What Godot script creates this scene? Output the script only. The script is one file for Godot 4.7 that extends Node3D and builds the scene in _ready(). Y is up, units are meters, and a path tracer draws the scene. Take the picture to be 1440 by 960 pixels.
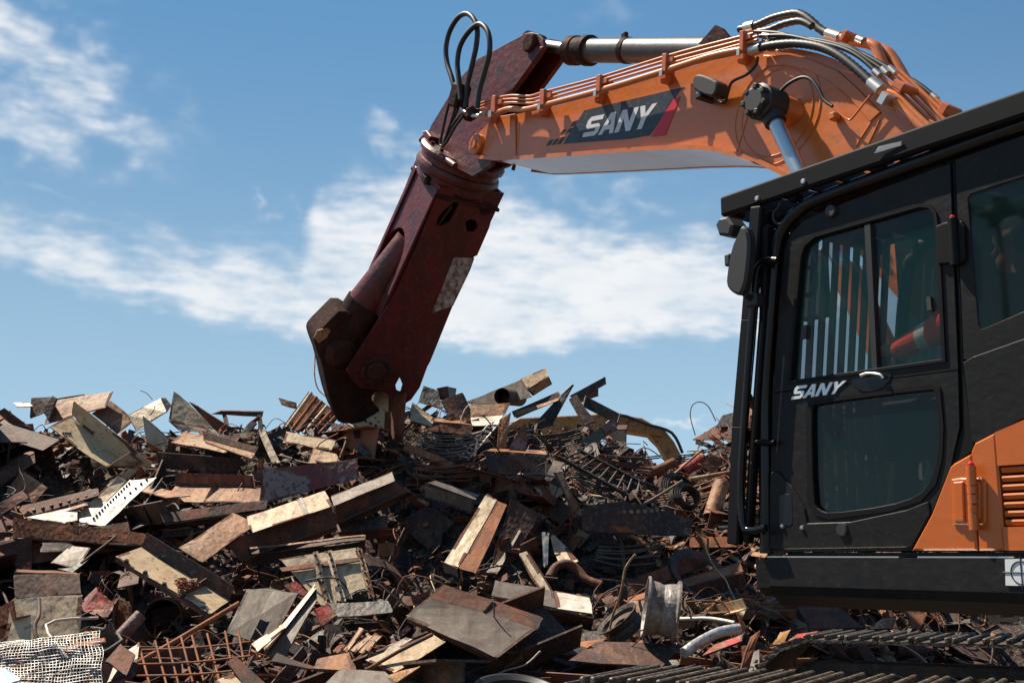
extends Node3D
# Scrap yard: an excavator with a red shear working on a heap of cut steel under a blue sky.
# Metres, y up. The eye stands at (0, 1.55, 0). The machine has its own frame: x forward along its boom, y up, z to its right.

const FOCAL := 1570.0          # lens in units of the surveyed picture, 1440 wide
const EYE := Vector3(0, 1.55, 0)
const SIDE := 4.07             # distance from the eye to the plane of the cab's door side
var pitch := atan(300.0 / FOCAL)
var turn := deg_to_rad(35.28)
var fwd: Vector3
var rgt: Vector3
var M := {}
var N := {}
var rng := RandomNumberGenerator.new()
var hills := FastNoiseLite.new()
var warp := FastNoiseLite.new()
var used := {}

# ---------------------------------------------------------------- survey helpers
func ray(x: float, y: float) -> Vector3:
	var u := (x - 720.0) / FOCAL
	var v := (480.0 - y) / FOCAL
	return Vector3(u, v * cos(pitch) + sin(pitch), -(cos(pitch) - v * sin(pitch)))
func spot(x: float, y: float, depth: float) -> Vector3:       # a world point at a depth
	var d := ray(x, y)
	return EYE + d * (depth / -d.z)
func on(x: float, y: float, l: float) -> Vector3:             # a point of the machine's frame, l metres right of the door side
	var d := ray(x, y)
	var p := EYE + d * ((SIDE + l) / d.dot(rgt))
	return Vector3(p.dot(fwd), p.y, l)
func flat(list: Array, l := 0.0) -> PackedVector2Array:       # pairs x, y -> outline in the plane l
	var r := PackedVector2Array()
	for i in range(0, list.size(), 2):
		var p := on(list[i], list[i + 1], l)
		r.append(Vector2(p.x, p.y))
	return r
func path(list: Array, l: float) -> PackedVector3Array:
	var r := PackedVector3Array()
	for i in range(0, list.size(), 2):
		r.append(on(list[i], list[i + 1], l))
	return r
func to_world(p: Vector3) -> Vector3:
	return fwd * p.x + Vector3.UP * p.y + rgt * (SIDE + p.z)

# ---------------------------------------------------------------- mesh building
class MB:
	var v := PackedVector3Array()
	var n := PackedVector3Array()
	var c := PackedColorArray()
	var ev := PackedVector3Array()      # faces of the cut edge, a second surface
	var en := PackedVector3Array()
	func equad(a: Vector3, b: Vector3, d: Vector3, e: Vector3):
		for t in [[a, b, d], [a, d, e]]:
			var m: Vector3 = (t[2] - t[0]).cross(t[1] - t[0]).normalized()
			for p in t: ev.append(p); en.append(m)
	func tri(a: Vector3, b: Vector3, d: Vector3):
		var m := (d - a).cross(b - a).normalized()
		v.append(a); v.append(b); v.append(d)
		n.append(m); n.append(m); n.append(m)
	func quad(a: Vector3, b: Vector3, d: Vector3, e: Vector3):
		tri(a, b, d); tri(a, d, e)
	func stri(a: Vector3, b: Vector3, d: Vector3, na: Vector3, nb: Vector3, nd: Vector3):
		if (d - a).cross(b - a).dot(na + nb + nd) < 0:
			v.append(a); v.append(d); v.append(b); n.append(na); n.append(nd); n.append(nb)
		else:
			v.append(a); v.append(b); v.append(d); n.append(na); n.append(nb); n.append(nd)
	func box(xf: Transform3D, s: Vector3, bev := 0.0):
		var h := s * 0.5
		if bev <= 0.0:
			var k := []
			for i in 8: k.append(xf * Vector3(h.x * (1 if i & 1 else -1), h.y * (1 if i & 2 else -1), h.z * (1 if i & 4 else -1)))
			for f in [[0, 1, 3, 2], [5, 4, 6, 7], [4, 0, 2, 6], [1, 5, 7, 3], [2, 3, 7, 6], [4, 5, 1, 0]]:
				quad(k[f[0]], k[f[1]], k[f[2]], k[f[3]])
			return
		var b: float = minf(bev, minf(h.x, minf(h.y, h.z)) * 0.6)
		var g := [Vector3(h.x - b, h.y - b, h.z), Vector3(h.x - b, h.y, h.z - b), Vector3(h.x, h.y - b, h.z - b)]
		var at := func(i: int, f: int) -> Vector3:
			return xf * (g[f] * Vector3(1 if i & 1 else -1, 1 if i & 2 else -1, 1 if i & 4 else -1))
		for f in [[0, [4, 5, 7, 6]], [0, [1, 0, 2, 3]], [1, [2, 6, 7, 3]], [1, [4, 0, 1, 5]], [2, [1, 3, 7, 5]], [2, [0, 4, 6, 2]]]:
			var q: Array = f[1]
			face(at.call(q[0], f[0]), at.call(q[1], f[0]), at.call(q[2], f[0]), at.call(q[3], f[0]), xf.origin)
		for i in 8:
			ftri(at.call(i, 0), at.call(i, 1), at.call(i, 2), xf.origin)
			for e in [[1, 0, 1], [2, 0, 2], [4, 1, 2]]:
				if not (i & e[0]):
					var j: int = i | e[0]
					face(at.call(i, e[1]), at.call(j, e[1]), at.call(j, e[2]), at.call(i, e[2]), xf.origin)
	func ftri(a, b, d, o):
		if (d - a).cross(b - a).dot(a - o) < 0: tri(a, d, b)
		else: tri(a, b, d)
	func face(a, b, d, e, o):
		if (d - a).cross(b - a).dot(a + d - o * 2) < 0: quad(a, e, d, b)
		else: quad(a, b, d, e)
	# outline in x, y pushed from z0 to z1; inset > 0 chamfers the rim
	func prism(o: PackedVector2Array, z0: float, z1: float, xf := Transform3D.IDENTITY, cham := 0.0):
		var t := Geometry2D.triangulate_polygon(o)
		var rim := o
		if cham > 0.0:
			var s := Geometry2D.offset_polygon(o, -cham, Geometry2D.JOIN_MITER)
			if s.size() == 1 and s[0].size() == o.size():
				var best := 0
				for i in s[0].size():
					if s[0][i].distance_to(o[0]) < s[0][best].distance_to(o[0]): best = i
				var q := PackedVector2Array()
				var dir := 1 if Geometry2D.is_polygon_clockwise(s[0]) == Geometry2D.is_polygon_clockwise(o) else -1
				for i in s[0].size(): q.append(s[0][posmod(best + dir * i, s[0].size())])
				rim = q
				t = Geometry2D.triangulate_polygon(rim)
			else: cham = 0.0
		var sg := signf(z1 - z0)
		for k in range(0, t.size(), 3):
			for z in [z0, z1]:
				tri(xf * v3(rim[t[k]], z), xf * v3(rim[t[k + 1]], z), xf * v3(rim[t[k + 2]], z))
		for i in o.size():
			var j := (i + 1) % o.size()
			var a0 := z0 + cham * sg
			var a1 := z1 - cham * sg
			quad(xf * v3(o[i], a0), xf * v3(o[j], a0), xf * v3(o[j], a1), xf * v3(o[i], a1))
			if cham > 0.0:
				quad(xf * v3(rim[i], z0), xf * v3(rim[j], z0), xf * v3(o[j], a0), xf * v3(o[i], a0))
				quad(xf * v3(o[i], a1), xf * v3(o[j], a1), xf * v3(rim[j], z1), xf * v3(rim[i], z1))
	func v3(p: Vector2, z: float) -> Vector3:
		return Vector3(p.x, p.y, z)
	# frame between an outer and an inner outline
	func ring(o: PackedVector2Array, h: PackedVector2Array, z0: float, z1: float, cham := 0.0, xf := Transform3D.IDENTITY):
		var mid := Vector2.ZERO
		for p in h: mid += p
		mid /= h.size()
		var an := []
		for p in o: an.append((p - mid).angle())
		for p in h: an.append((p - mid).angle())
		an.sort()
		var A := PackedVector2Array()
		var B := PackedVector2Array()
		var last := -9.0
		for a in an:
			if a - last < 0.004: continue
			last = a
			var d := Vector2.from_angle(a)
			A.append(hit(o, mid, d)); B.append(hit(h, mid, d))
		for i in A.size():
			var j := (i + 1) % A.size()
			var bi := B[i] + (A[i] - B[i]).normalized() * cham
			var bj := B[j] + (A[j] - B[j]).normalized() * cham
			quad(xf * v3(A[i], z0), xf * v3(A[j], z0), xf * v3(bj, z0), xf * v3(bi, z0))
			quad(xf * v3(A[i], z1), xf * v3(A[j], z1), xf * v3(B[j], z1), xf * v3(B[i], z1))
			quad(xf * v3(A[i], z0), xf * v3(A[j], z0), xf * v3(A[j], z1), xf * v3(A[i], z1))
			quad(xf * v3(B[i], z0 + cham), xf * v3(B[j], z0 + cham), xf * v3(B[j], z1), xf * v3(B[i], z1))
			if cham > 0: quad(xf * v3(bi, z0), xf * v3(bj, z0), xf * v3(B[j], z0 + cham), xf * v3(B[i], z0 + cham))
	func hit(o: PackedVector2Array, m: Vector2, d: Vector2) -> Vector2:
		var best := 0.0
		for i in o.size():
			var q = Geometry2D.segment_intersects_segment(m, m + d * 20.0, o[i], o[(i + 1) % o.size()])
			if q != null: best = maxf(best, (q - m).length())
		return m + d * best
	# round bar through points; ribs > 0 makes a corrugated sleeve
	func tube(pts: PackedVector3Array, r: float, sides := 8, smooth := 4, ribs := 0.0, r_end := -1.0):
		var p := pts
		if smooth > 1 and pts.size() > 2:
			p = PackedVector3Array()
			for i in pts.size() - 1:
				for k in smooth:
					p.append(pts[i].cubic_interpolate(pts[i + 1], pts[maxi(i - 1, 0)], pts[mini(i + 2, pts.size() - 1)], float(k) / smooth))
			p.append(pts[-1])
		if ribs > 0.0:
			var q := PackedVector3Array()
			for i in p.size() - 1:
				var m := maxi(1, int(p[i].distance_to(p[i + 1]) / ribs))
				for k in m: q.append(p[i].lerp(p[i + 1], float(k) / m))
			q.append(p[-1]); p = q
		var u := Vector3.UP
		var prev := []
		var prevn := []
		for i in p.size():
			var t := (p[mini(i + 1, p.size() - 1)] - p[maxi(i - 1, 0)]).normalized()
			if absf(t.dot(u)) > 0.98: u = Vector3(0.3, 0.1, 1).normalized()
			var s := t.cross(u).normalized()
			u = s.cross(t).normalized()
			var rr := r if r_end < 0 else lerpf(r, r_end, float(i) / (p.size() - 1))
			if ribs > 0.0: rr *= 1.0 if i % 2 else 0.86
			var cur := []
			var cn := []
			for k in sides:
				var a := TAU * k / sides
				var d := s * cos(a) + u * sin(a)
				cur.append(p[i] + d * rr); cn.append(d)
			if i > 0:
				for k in sides:
					var k2 := (k + 1) % sides
					stri(prev[k], prev[k2], cur[k2], prevn[k], prevn[k2], cn[k2])
					stri(prev[k], cur[k2], cur[k], prevn[k], cn[k2], cn[k])
			if i == 0 or i == p.size() - 1:
				for k in range(1, sides - 1): tri(cur[0], cur[k], cur[k + 1])
			prev = cur; prevn = cn
	# profile pairs (radius, height) turned about the y axis of xf
	func lathe(prof: Array, xf: Transform3D, sides := 24, arc := TAU):
		for i in prof.size() - 1:
			var a: Vector2 = prof[i]
			var b: Vector2 = prof[i + 1]
			var nn := Vector2(b.y - a.y, a.x - b.x).normalized()
			for k in sides:
				var q := []
				var qn := []
				for e in [[a, k], [a, k + 1], [b, k + 1], [b, k]]:
					var w: float = arc * e[1] / sides
					q.append(xf * Vector3(e[0].x * cos(w), e[0].y, e[0].x * sin(w)))
					qn.append(xf.basis * Vector3(nn.x * cos(w), nn.y, nn.x * sin(w)))
				stri(q[0], q[1], q[2], qn[0], qn[1], qn[2])
				stri(q[0], q[2], q[3], qn[0], qn[2], qn[3])
	# a plate spanned by four corners, a little bent, with cut edges that are not straight
	func sheet(a: Vector3, b: Vector3, d: Vector3, e: Vector3, th: float, nz: FastNoiseLite, bend := 0.012, rag := 0.006, nu := 0, nv := 0):
		var nrm := (b - a).cross(e - a).normalized()
		if nu == 0: nu = clampi(int((b - a).length() / 0.16), 2, 9)
		if nv == 0: nv = clampi(int((e - a).length() / 0.16), 1, 6)
		var ud := (b - a).normalized()
		var vd := (e - a).normalized()
		var top := []
		var low := []
		nu += 2
		nv += 2
		var rim := 0.022
		var lu := maxf((b - a).length(), 0.1)
		var lv := maxf((e - a).length(), 0.1)
		for j in nv + 1:
			for i in nu + 1:
				var jit := 1.0 + 0.9 * nz.get_noise_2d(i * 37.0 + a.x * 50.0, j * 53.0 + a.y * 50.0)
				var u := 0.0 if i == 0 else (1.0 if i == nu else (rim * jit / lu if i == 1 else (1.0 - rim * jit / lu if i == nu - 1 else float(i - 1) / (nu - 2))))
				var w := 0.0 if j == 0 else (1.0 if j == nv else (rim * jit / lv if j == 1 else (1.0 - rim * jit / lv if j == nv - 1 else float(j - 1) / (nv - 2))))
				var p := a.lerp(b, u).lerp(e.lerp(d, u), w)
				p += nrm * nz.get_noise_3dv(p * 1.2) * bend * 2.0
				if i == 0 or i == nu: p += ud * nz.get_noise_3dv(p * 9.0) * rag * 2.5
				if j == 0 or j == nv: p += vd * nz.get_noise_3dv(p * 7.0 + Vector3(9, 3, 1)) * rag
				top.append(p + nrm * th * 0.5); low.append(p - nrm * th * 0.5)
		var w1 := nu + 1
		for j in nv:
			for i in nu:
				var k := j * w1 + i
				if (i == 0 or j == 0 or i == nu - 1 or j == nv - 1) and nz.get_noise_2d(i * 91.0 + a.z * 70.0, j * 77.0 + a.x * 40.0) > 0.08:
					equad(top[k], top[k + w1], top[k + w1 + 1], top[k + 1])
					equad(low[k], low[k + 1], low[k + w1 + 1], low[k + w1])
				else:
					quad(top[k], top[k + w1], top[k + w1 + 1], top[k + 1])
					quad(low[k], low[k + 1], low[k + w1 + 1], low[k + w1])
		for i in nu:
			for k in [[i, i + 1], [nv * w1 + i + 1, nv * w1 + i]]: equad(top[k[0]], top[k[1]], low[k[1]], low[k[0]])
		for j in nv:
			for k in [[(j + 1) * w1, j * w1], [j * w1 + nu, (j + 1) * w1 + nu]]: equad(top[k[0]], top[k[1]], low[k[1]], low[k[0]])
	func soft(o: PackedVector2Array, times := 2) -> PackedVector2Array:      # rounds the corners of an outline
		for k in times:
			var r := PackedVector2Array()
			for i in o.size():
				var a := o[i]; var e := o[(i + 1) % o.size()]
				r.append(a.lerp(e, 0.25)); r.append(a.lerp(e, 0.75))
			o = r
		return o
	func mesh() -> ArrayMesh:
		var arr := []
		arr.resize(Mesh.ARRAY_MAX)
		arr[Mesh.ARRAY_VERTEX] = v
		arr[Mesh.ARRAY_NORMAL] = n
		if c.size() == v.size(): arr[Mesh.ARRAY_COLOR] = c
		var m := ArrayMesh.new()
		m.add_surface_from_arrays(Mesh.PRIMITIVE_TRIANGLES, arr)
		if ev.size() > 0:
			var er := []
			er.resize(Mesh.ARRAY_MAX)
			er[Mesh.ARRAY_VERTEX] = ev
			er[Mesh.ARRAY_NORMAL] = en
			m.add_surface_from_arrays(Mesh.PRIMITIVE_TRIANGLES, er)
		return m

const EDGE := {"cream": "edge_rust", "white": "edge_rust", "buff": "edge_rust", "primer": "dark_rust", "dull_zinc": "dark_rust", "grey": "dark_rust", "red_paint": "rust", "bright_red": "rust", "orange_rust": "edge_rust", "rust": "dark_rust", "nickel": "nickel"}
func part(called: String, b: MB, m: String, parent: Node, label := "") -> MeshInstance3D:
	var o := MeshInstance3D.new()
	o.name = called
	o.mesh = b.mesh()
	if o.mesh.get_surface_count() > 1:
		o.set_surface_override_material(0, M[m])
		o.set_surface_override_material(1, M[EDGE.get(m, m)])
	else: o.material_override = M[m]
	parent.add_child(o, true)
	if label: o.set_meta("label", label)
	return o
func numbered(called: String) -> String:
	used[called] = used.get(called, -1) + 1
	return called if used[called] == 0 else "%s_%03d" % [called, used[called]]
func thing(called: String, label: String, category: String, at: Vector3, group := "") -> Node3D:
	var o := Node3D.new()
	o.name = numbered(called)
	add_child(o)
	o.position = at
	tag(o, label, category, group)
	return o
func tag(o: Node, label: String, category: String, group := ""):
	o.set_meta("label", label)
	if category: o.set_meta("category", category)
	if group: o.set_meta("group", group)
func setting(called: String, b: MB, m: String, label: String) -> MeshInstance3D:
	var o := part(called, b, m, self, label)
	o.set_meta("kind", "structure")
	return o
func align(at: Vector3, y_to: Vector3) -> Transform3D:      # y axis along y_to
	var y := y_to.normalized()
	var x := y.cross(Vector3(0.13, 0.2, 1).normalized()).normalized()
	return Transform3D(Basis(x, y, x.cross(y)), at)

# ---------------------------------------------------------------- materials
func noise_bytes(type: int, freq: float, octaves: int, sd: int, ridged := false) -> PackedByteArray:
	var f := FastNoiseLite.new()
	f.noise_type = type
	f.frequency = freq
	f.seed = sd
	f.fractal_type = FastNoiseLite.FRACTAL_RIDGED if ridged else FastNoiseLite.FRACTAL_FBM
	f.fractal_octaves = octaves
	return f.get_seamless_image(TS, TS, false, false, 0.1, true).get_data()
const TS := 320
# layers: [colour (linear), noise name, from, to, shift]; noise values 0..1
func weathered(base: Color, grain: float, layers: Array) -> ImageTexture:
	var out := PackedByteArray()
	out.resize(TS * TS * 3)
	var fine: PackedByteArray = N.fine
	var rows := []
	for L in layers:
		var lut := PackedFloat32Array()
		for i in 256: lut.append(smoothstep(L[2], L[3], i / 255.0) * L[0].a)
		rows.append([L[0].r, L[0].g, L[0].b, N[L[1]], lut, L[4]])
	var gam := PackedByteArray()
	for i in 1024: gam.append(int(clampf(pow(i / 1023.0, 1.0 / 2.2) * 255.0, 0, 255)))
	var total := TS * TS
	for i in total:
		var k := 1.0 + grain * (fine[i] / 127.5 - 1.0)
		var r := base.r * k
		var g := base.g * k
		var bl := base.b * k
		for L in rows:
			var t: float = L[4][L[3][(i + L[5]) % total]]
			if t > 0.004:
				r += (L[0] * k - r) * t
				g += (L[1] * k - g) * t
				bl += (L[2] * k - bl) * t
		out[i * 3] = gam[mini(int(r * 1023.0), 1023)]
		out[i * 3 + 1] = gam[mini(int(g * 1023.0), 1023)]
		out[i * 3 + 2] = gam[mini(int(bl * 1023.0), 1023)]
	return ImageTexture.create_from_image(Image.create_from_data(TS, TS, false, Image.FORMAT_RGB8, out))
func plain(called: String, c: Color, rough: float, metal := 0.0, spec := 0.5) -> StandardMaterial3D:
	var m := StandardMaterial3D.new()
	m.albedo_color = c.linear_to_srgb()
	m.roughness = rough
	m.metallic = metal
	m.metallic_specular = spec
	M[called] = m
	return m
func steel(called: String, base: Color, rough: float, grain: float, layers: Array, metal := 0.0, per_m := 0.55, bump := 0.5) -> StandardMaterial3D:
	var m := plain(called, Color.WHITE, rough, metal)
	m.albedo_texture = weathered(base, grain, layers)
	m.uv1_triplanar = true
	m.uv1_world_triplanar = true
	m.uv1_scale = Vector3.ONE * per_m
	if bump > 0:
		m.normal_enabled = true
		m.normal_texture = N.bump
		m.normal_scale = bump
	return m

func make_materials():
	N.fine = noise_bytes(FastNoiseLite.TYPE_SIMPLEX, 0.16, 3, 1)
	N.blot = noise_bytes(FastNoiseLite.TYPE_SIMPLEX_SMOOTH, 0.018, 5, 2)
	N.speck = noise_bytes(FastNoiseLite.TYPE_SIMPLEX, 0.07, 4, 3)
	N.vein = noise_bytes(FastNoiseLite.TYPE_SIMPLEX, 0.02, 4, 4, true)
	N.wide = noise_bytes(FastNoiseLite.TYPE_SIMPLEX_SMOOTH, 0.009, 4, 5)
	var rim := FastNoiseLite.new(); rim.seed = 6; rim.frequency = 0.05; rim.fractal_octaves = 4
	var ri := rim.get_seamless_image(TS, 40, false, false, 0.1, true)
	ri.resize(TS, TS, Image.INTERPOLATE_CUBIC)
	N.run = ri.get_data()
	var im := Image.create_from_data(TS, TS, false, Image.FORMAT_L8, N.speck)
	im.convert(Image.FORMAT_RGBA8)
	im.bump_map_to_normal_map(3.0)
	N.bump = ImageTexture.create_from_image(im)
	var rust := Color(0.16, 0.055, 0.022, 0.95)
	var rust_light := Color(0.30, 0.12, 0.05, 0.8)
	var dark := Color(0.035, 0.022, 0.016, 0.9)
	var grime := Color(0.10, 0.075, 0.055, 0.7)
	# scrap
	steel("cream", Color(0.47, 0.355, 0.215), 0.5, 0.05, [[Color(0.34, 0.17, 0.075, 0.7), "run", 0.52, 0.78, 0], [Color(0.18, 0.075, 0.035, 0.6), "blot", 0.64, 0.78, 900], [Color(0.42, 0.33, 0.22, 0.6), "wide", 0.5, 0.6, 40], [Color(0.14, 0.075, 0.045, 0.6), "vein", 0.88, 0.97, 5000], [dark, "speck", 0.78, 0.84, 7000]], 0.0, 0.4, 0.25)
	steel("edge_rust", Color(0.12, 0.04, 0.018), 0.9, 0.25, [[Color(0.05, 0.025, 0.016, 0.9), "blot", 0.5, 0.66, 300], [Color(0.2, 0.085, 0.04, 0.7), "speck", 0.62, 0.76, 50]], 0.0, 0.8, 0.5)
	steel("white", Color(0.56, 0.52, 0.44), 0.45, 0.04, [[Color(0.45, 0.33, 0.22, 0.6), "run", 0.56, 0.8, 2000], [rust, "blot", 0.72, 0.8, 800], [rust, "vein", 0.9, 0.97, 800], [grime, "speck", 0.74, 0.84, 4000]], 0.0, 0.4, 0.2)
	steel("buff", Color(0.27, 0.112, 0.038), 0.68, 0.1, [[Color(0.13, 0.045, 0.02, 0.85), "run", 0.46, 0.66, 3000], [Color(0.42, 0.29, 0.17, 0.75), "wide", 0.58, 0.72, 100], [dark, "vein", 0.86, 0.95, 300], [dark, "speck", 0.72, 0.82, 0]], 0.0, 0.45, 0.4)
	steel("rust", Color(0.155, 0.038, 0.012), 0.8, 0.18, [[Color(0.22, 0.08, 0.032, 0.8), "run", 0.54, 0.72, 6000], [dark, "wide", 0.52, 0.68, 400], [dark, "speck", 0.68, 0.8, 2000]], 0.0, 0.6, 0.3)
	steel("orange_rust", Color(0.25, 0.074, 0.022), 0.82, 0.18, [[Color(0.32, 0.14, 0.06, 0.8), "run", 0.58, 0.74, 100], [rust, "blot", 0.5, 0.66, 9000], [dark, "vein", 0.84, 0.94, 0]], 0.0, 0.6, 0.3)
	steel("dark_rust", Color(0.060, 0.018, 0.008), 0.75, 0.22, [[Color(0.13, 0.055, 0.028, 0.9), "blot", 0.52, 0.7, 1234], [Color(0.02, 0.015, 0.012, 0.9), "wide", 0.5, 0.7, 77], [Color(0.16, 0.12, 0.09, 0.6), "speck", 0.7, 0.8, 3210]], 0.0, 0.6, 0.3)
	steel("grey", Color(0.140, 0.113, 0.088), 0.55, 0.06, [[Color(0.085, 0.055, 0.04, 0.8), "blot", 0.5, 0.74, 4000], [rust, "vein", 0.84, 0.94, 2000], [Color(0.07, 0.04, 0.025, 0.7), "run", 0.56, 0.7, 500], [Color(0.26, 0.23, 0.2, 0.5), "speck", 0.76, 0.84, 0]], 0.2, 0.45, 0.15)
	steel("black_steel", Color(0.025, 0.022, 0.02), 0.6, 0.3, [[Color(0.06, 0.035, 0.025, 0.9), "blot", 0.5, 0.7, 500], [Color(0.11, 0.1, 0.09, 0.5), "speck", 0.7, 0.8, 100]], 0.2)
	steel("red_paint", Color(0.15, 0.018, 0.014), 0.65, 0.2, [[rust, "blot", 0.5, 0.64, 700], [Color(0.22, 0.19, 0.17, 0.9), "wide", 0.6, 0.68, 9999], [dark, "speck", 0.64, 0.76, 40]])
	steel("bright_red", Color(0.36, 0.03, 0.022), 0.6, 0.15, [[rust, "blot", 0.5, 0.66, 4100], [Color(0.3, 0.2, 0.15, 0.8), "run", 0.62, 0.74, 0], [dark, "speck", 0.7, 0.8, 40]])
	steel("primer", Color(0.13, 0.042, 0.03), 0.7, 0.1, [[rust, "run", 0.5, 0.7, 70], [dark, "blot", 0.6, 0.7, 0]], 0.0, 0.5, 0.25)
	steel("dull_zinc", Color(0.19, 0.185, 0.175), 0.5, 0.1, [[rust, "run", 0.58, 0.72, 700], [Color(0.1, 0.085, 0.07, 0.8), "blot", 0.5, 0.7, 0]], 0.4, 0.5, 0.25)
	steel("galvanised", Color(0.50, 0.50, 0.49), 0.45, 0.15, [[Color(0.25, 0.22, 0.19, 0.8), "speck", 0.58, 0.74, 60]], 0.6)
	steel("yellow_paint", Color(0.32, 0.145, 0.032), 0.6, 0.1, [[dark, "speck", 0.74, 0.84, 500], [rust, "blot", 0.6, 0.75, 50]])
	steel("blue_paint", Color(0.10, 0.28, 0.36), 0.5, 0.1, [[Color(0.3, 0.4, 0.42, 0.8), "speck", 0.66, 0.76, 500]])
	steel("green_paint", Color(0.055, 0.075, 0.045), 0.6, 0.2, [[rust, "blot", 0.55, 0.7, 50]])
	steel("rubble", Color(0.044, 0.020, 0.012), 0.95, 0.4, [[Color(0.10, 0.05, 0.03, 0.9), "blot", 0.5, 0.66, 0], [Color(0.015, 0.012, 0.01, 1), "wide", 0.5, 0.62, 100], [Color(0.22, 0.16, 0.11, 0.8), "speck", 0.68, 0.76, 800]], 0.0, 0.8, 1.5)
	steel("earth", Color(0.11, 0.078, 0.052), 0.95, 0.3, [[Color(0.06, 0.042, 0.03, 0.9), "blot", 0.5, 0.66, 0], [Color(0.2, 0.16, 0.12, 0.7), "speck", 0.66, 0.76, 800]], 0.0, 0.3, 1.2)
	# machine
	var o := steel("orange", Color(0.48, 0.10, 0.013), 0.42, 0.05, [[Color(0.46, 0.12, 0.025, 0.55), "wide", 0.5, 0.72, 0], [Color(0.28, 0.12, 0.05, 0.55), "vein", 0.82, 0.95, 1000], [Color(0.2, 0.11, 0.06, 0.6), "speck", 0.72, 0.8, 300]], 0.0, 0.35, 0.08)
	o.clearcoat_enabled = true; o.clearcoat = 0.5; o.clearcoat_roughness = 0.2
	o = steel("hood_orange", Color(0.47, 0.10, 0.004), 0.36, 0.02, [[Color(0.44, 0.13, 0.03, 0.4), "run", 0.58, 0.8, 60], [Color(0.25, 0.12, 0.05, 0.5), "speck", 0.8, 0.88, 0]], 0.0, 0.5, 0.05)
	o.clearcoat_enabled = true; o.clearcoat = 0.2; o.clearcoat_roughness = 0.15
	steel("boom_orange", Color(0.56, 0.145, 0.017), 0.36, 0.03, [[Color(0.44, 0.115, 0.027, 0.5), "wide", 0.5, 0.8, 700], [Color(0.35, 0.14, 0.06, 0.35), "vein", 0.9, 0.98, 1000], [Color(0.42, 0.17, 0.06, 0.2), "run", 0.62, 0.8, 60], [Color(0.2, 0.11, 0.06, 0.5), "speck", 0.78, 0.86, 300]], 0.0, 0.35, 0.08)
	o = M.boom_orange
	o.clearcoat_enabled = true; o.clearcoat = 0.5; o.clearcoat_roughness = 0.12
	steel("shear_red", Color(0.125, 0.0095, 0.0125), 0.45, 0.08, [[Color(0.06, 0.008, 0.009, 0.8), "wide", 0.5, 0.72, 50], [Color(0.022, 0.012, 0.011, 0.85), "blot", 0.66, 0.78, 900], [Color(0.17, 0.03, 0.03, 0.5), "vein", 0.9, 0.97, 20], [Color(0.035, 0.009, 0.009, 0.8), "run", 0.5, 0.7, 0], [Color(0.16, 0.1, 0.09, 0.6), "speck", 0.78, 0.84, 90]], 0.0, 0.5, 0.25)
	steel("worn_steel", Color(0.022, 0.014, 0.012), 0.62, 0.15, [[Color(0.075, 0.03, 0.024, 0.8), "wide", 0.5, 0.66, 90], [Color(0.10, 0.07, 0.055, 0.5), "vein", 0.9, 0.97, 0], [Color(0.14, 0.11, 0.09, 0.5), "speck", 0.78, 0.85, 500], [Color(0.05, 0.018, 0.014, 0.8), "run", 0.55, 0.7, 0]], 0.0, 0.6, 0.3).metallic_specular = 0.15
	steel("worn_label", Color(0.46, 0.43, 0.40), 0.6, 0.06, [[Color(0.10, 0.014, 0.014, 1), "blot", 0.50, 0.54, 0], [Color(0.03, 0.02, 0.02, 1), "vein", 0.7, 0.8, 4000], [Color(0.2, 0.15, 0.13, 0.7), "run", 0.55, 0.7, 0]], 0.0, 1.8, 0.1)
	steel("cab_black", Color(0.0085, 0.0085, 0.009), 0.45, 0.2, [[Color(0.014, 0.012, 0.011, 0.6), "wide", 0.5, 0.75, 0], [Color(0.017, 0.015, 0.013, 0.45), "run", 0.58, 0.8, 400], [Color(0.035, 0.03, 0.026, 0.5), "speck", 0.78, 0.88, 100]], 0.0, 0.6, 0.12).metallic_specular = 0.28
	plain("satin_black", Color(0.008, 0.008, 0.009), 0.5, 0.0, 0.25)
	steel("rim_silver", Color(0.24, 0.215, 0.19), 0.5, 0.12, [[Color(0.16, 0.09, 0.055, 0.85), "blot", 0.52, 0.68, 200], [Color(0.1, 0.07, 0.05, 0.8), "vein", 0.86, 0.95, 0], [Color(0.4, 0.38, 0.35, 0.7), "speck", 0.64, 0.78, 60]], 0.3, 0.8, 0.4)
	plain("gloss_black", Color(0.006, 0.006, 0.007), 0.2, 0.0, 0.4)
	plain("rubber", Color(0.012, 0.012, 0.013), 0.5)
	plain("hose", Color(0.011, 0.0115, 0.012), 0.5)
	plain("plastic", Color(0.02, 0.02, 0.02), 0.55)
	plain("chrome", Color(0.56, 0.54, 0.52), 0.32, 1.0)
	plain("nickel", Color(0.6, 0.57, 0.52), 0.35, 0.9)
	steel("barrel", Color(0.035, 0.036, 0.036), 0.45, 0.08, [[Color(0.05, 0.05, 0.05, 0.8), "blot", 0.5, 0.7, 0], [Color(0.14, 0.1, 0.07, 0.6), "speck", 0.72, 0.8, 0]], 0.0, 0.6, 0.08)
	steel("track_steel", Color(0.07, 0.055, 0.042), 0.6, 0.25, [[Color(0.03, 0.022, 0.017, 0.9), "blot", 0.5, 0.68, 0], [Color(0.20, 0.16, 0.125, 0.8), "speck", 0.6, 0.74, 200]], 0.3, 0.8, 0.8)
	steel("decal_navy", Color(0.013, 0.02, 0.03), 0.4, 0.1, [[Color(0.05, 0.05, 0.05, 0.6), "run", 0.6, 0.8, 0], [Color(0.3, 0.12, 0.04, 0.8), "speck", 0.8, 0.86, 0]], 0.0, 0.6, 0.0)
	plain("decal_red", Color(0.5, 0.012, 0.02), 0.4)
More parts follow.
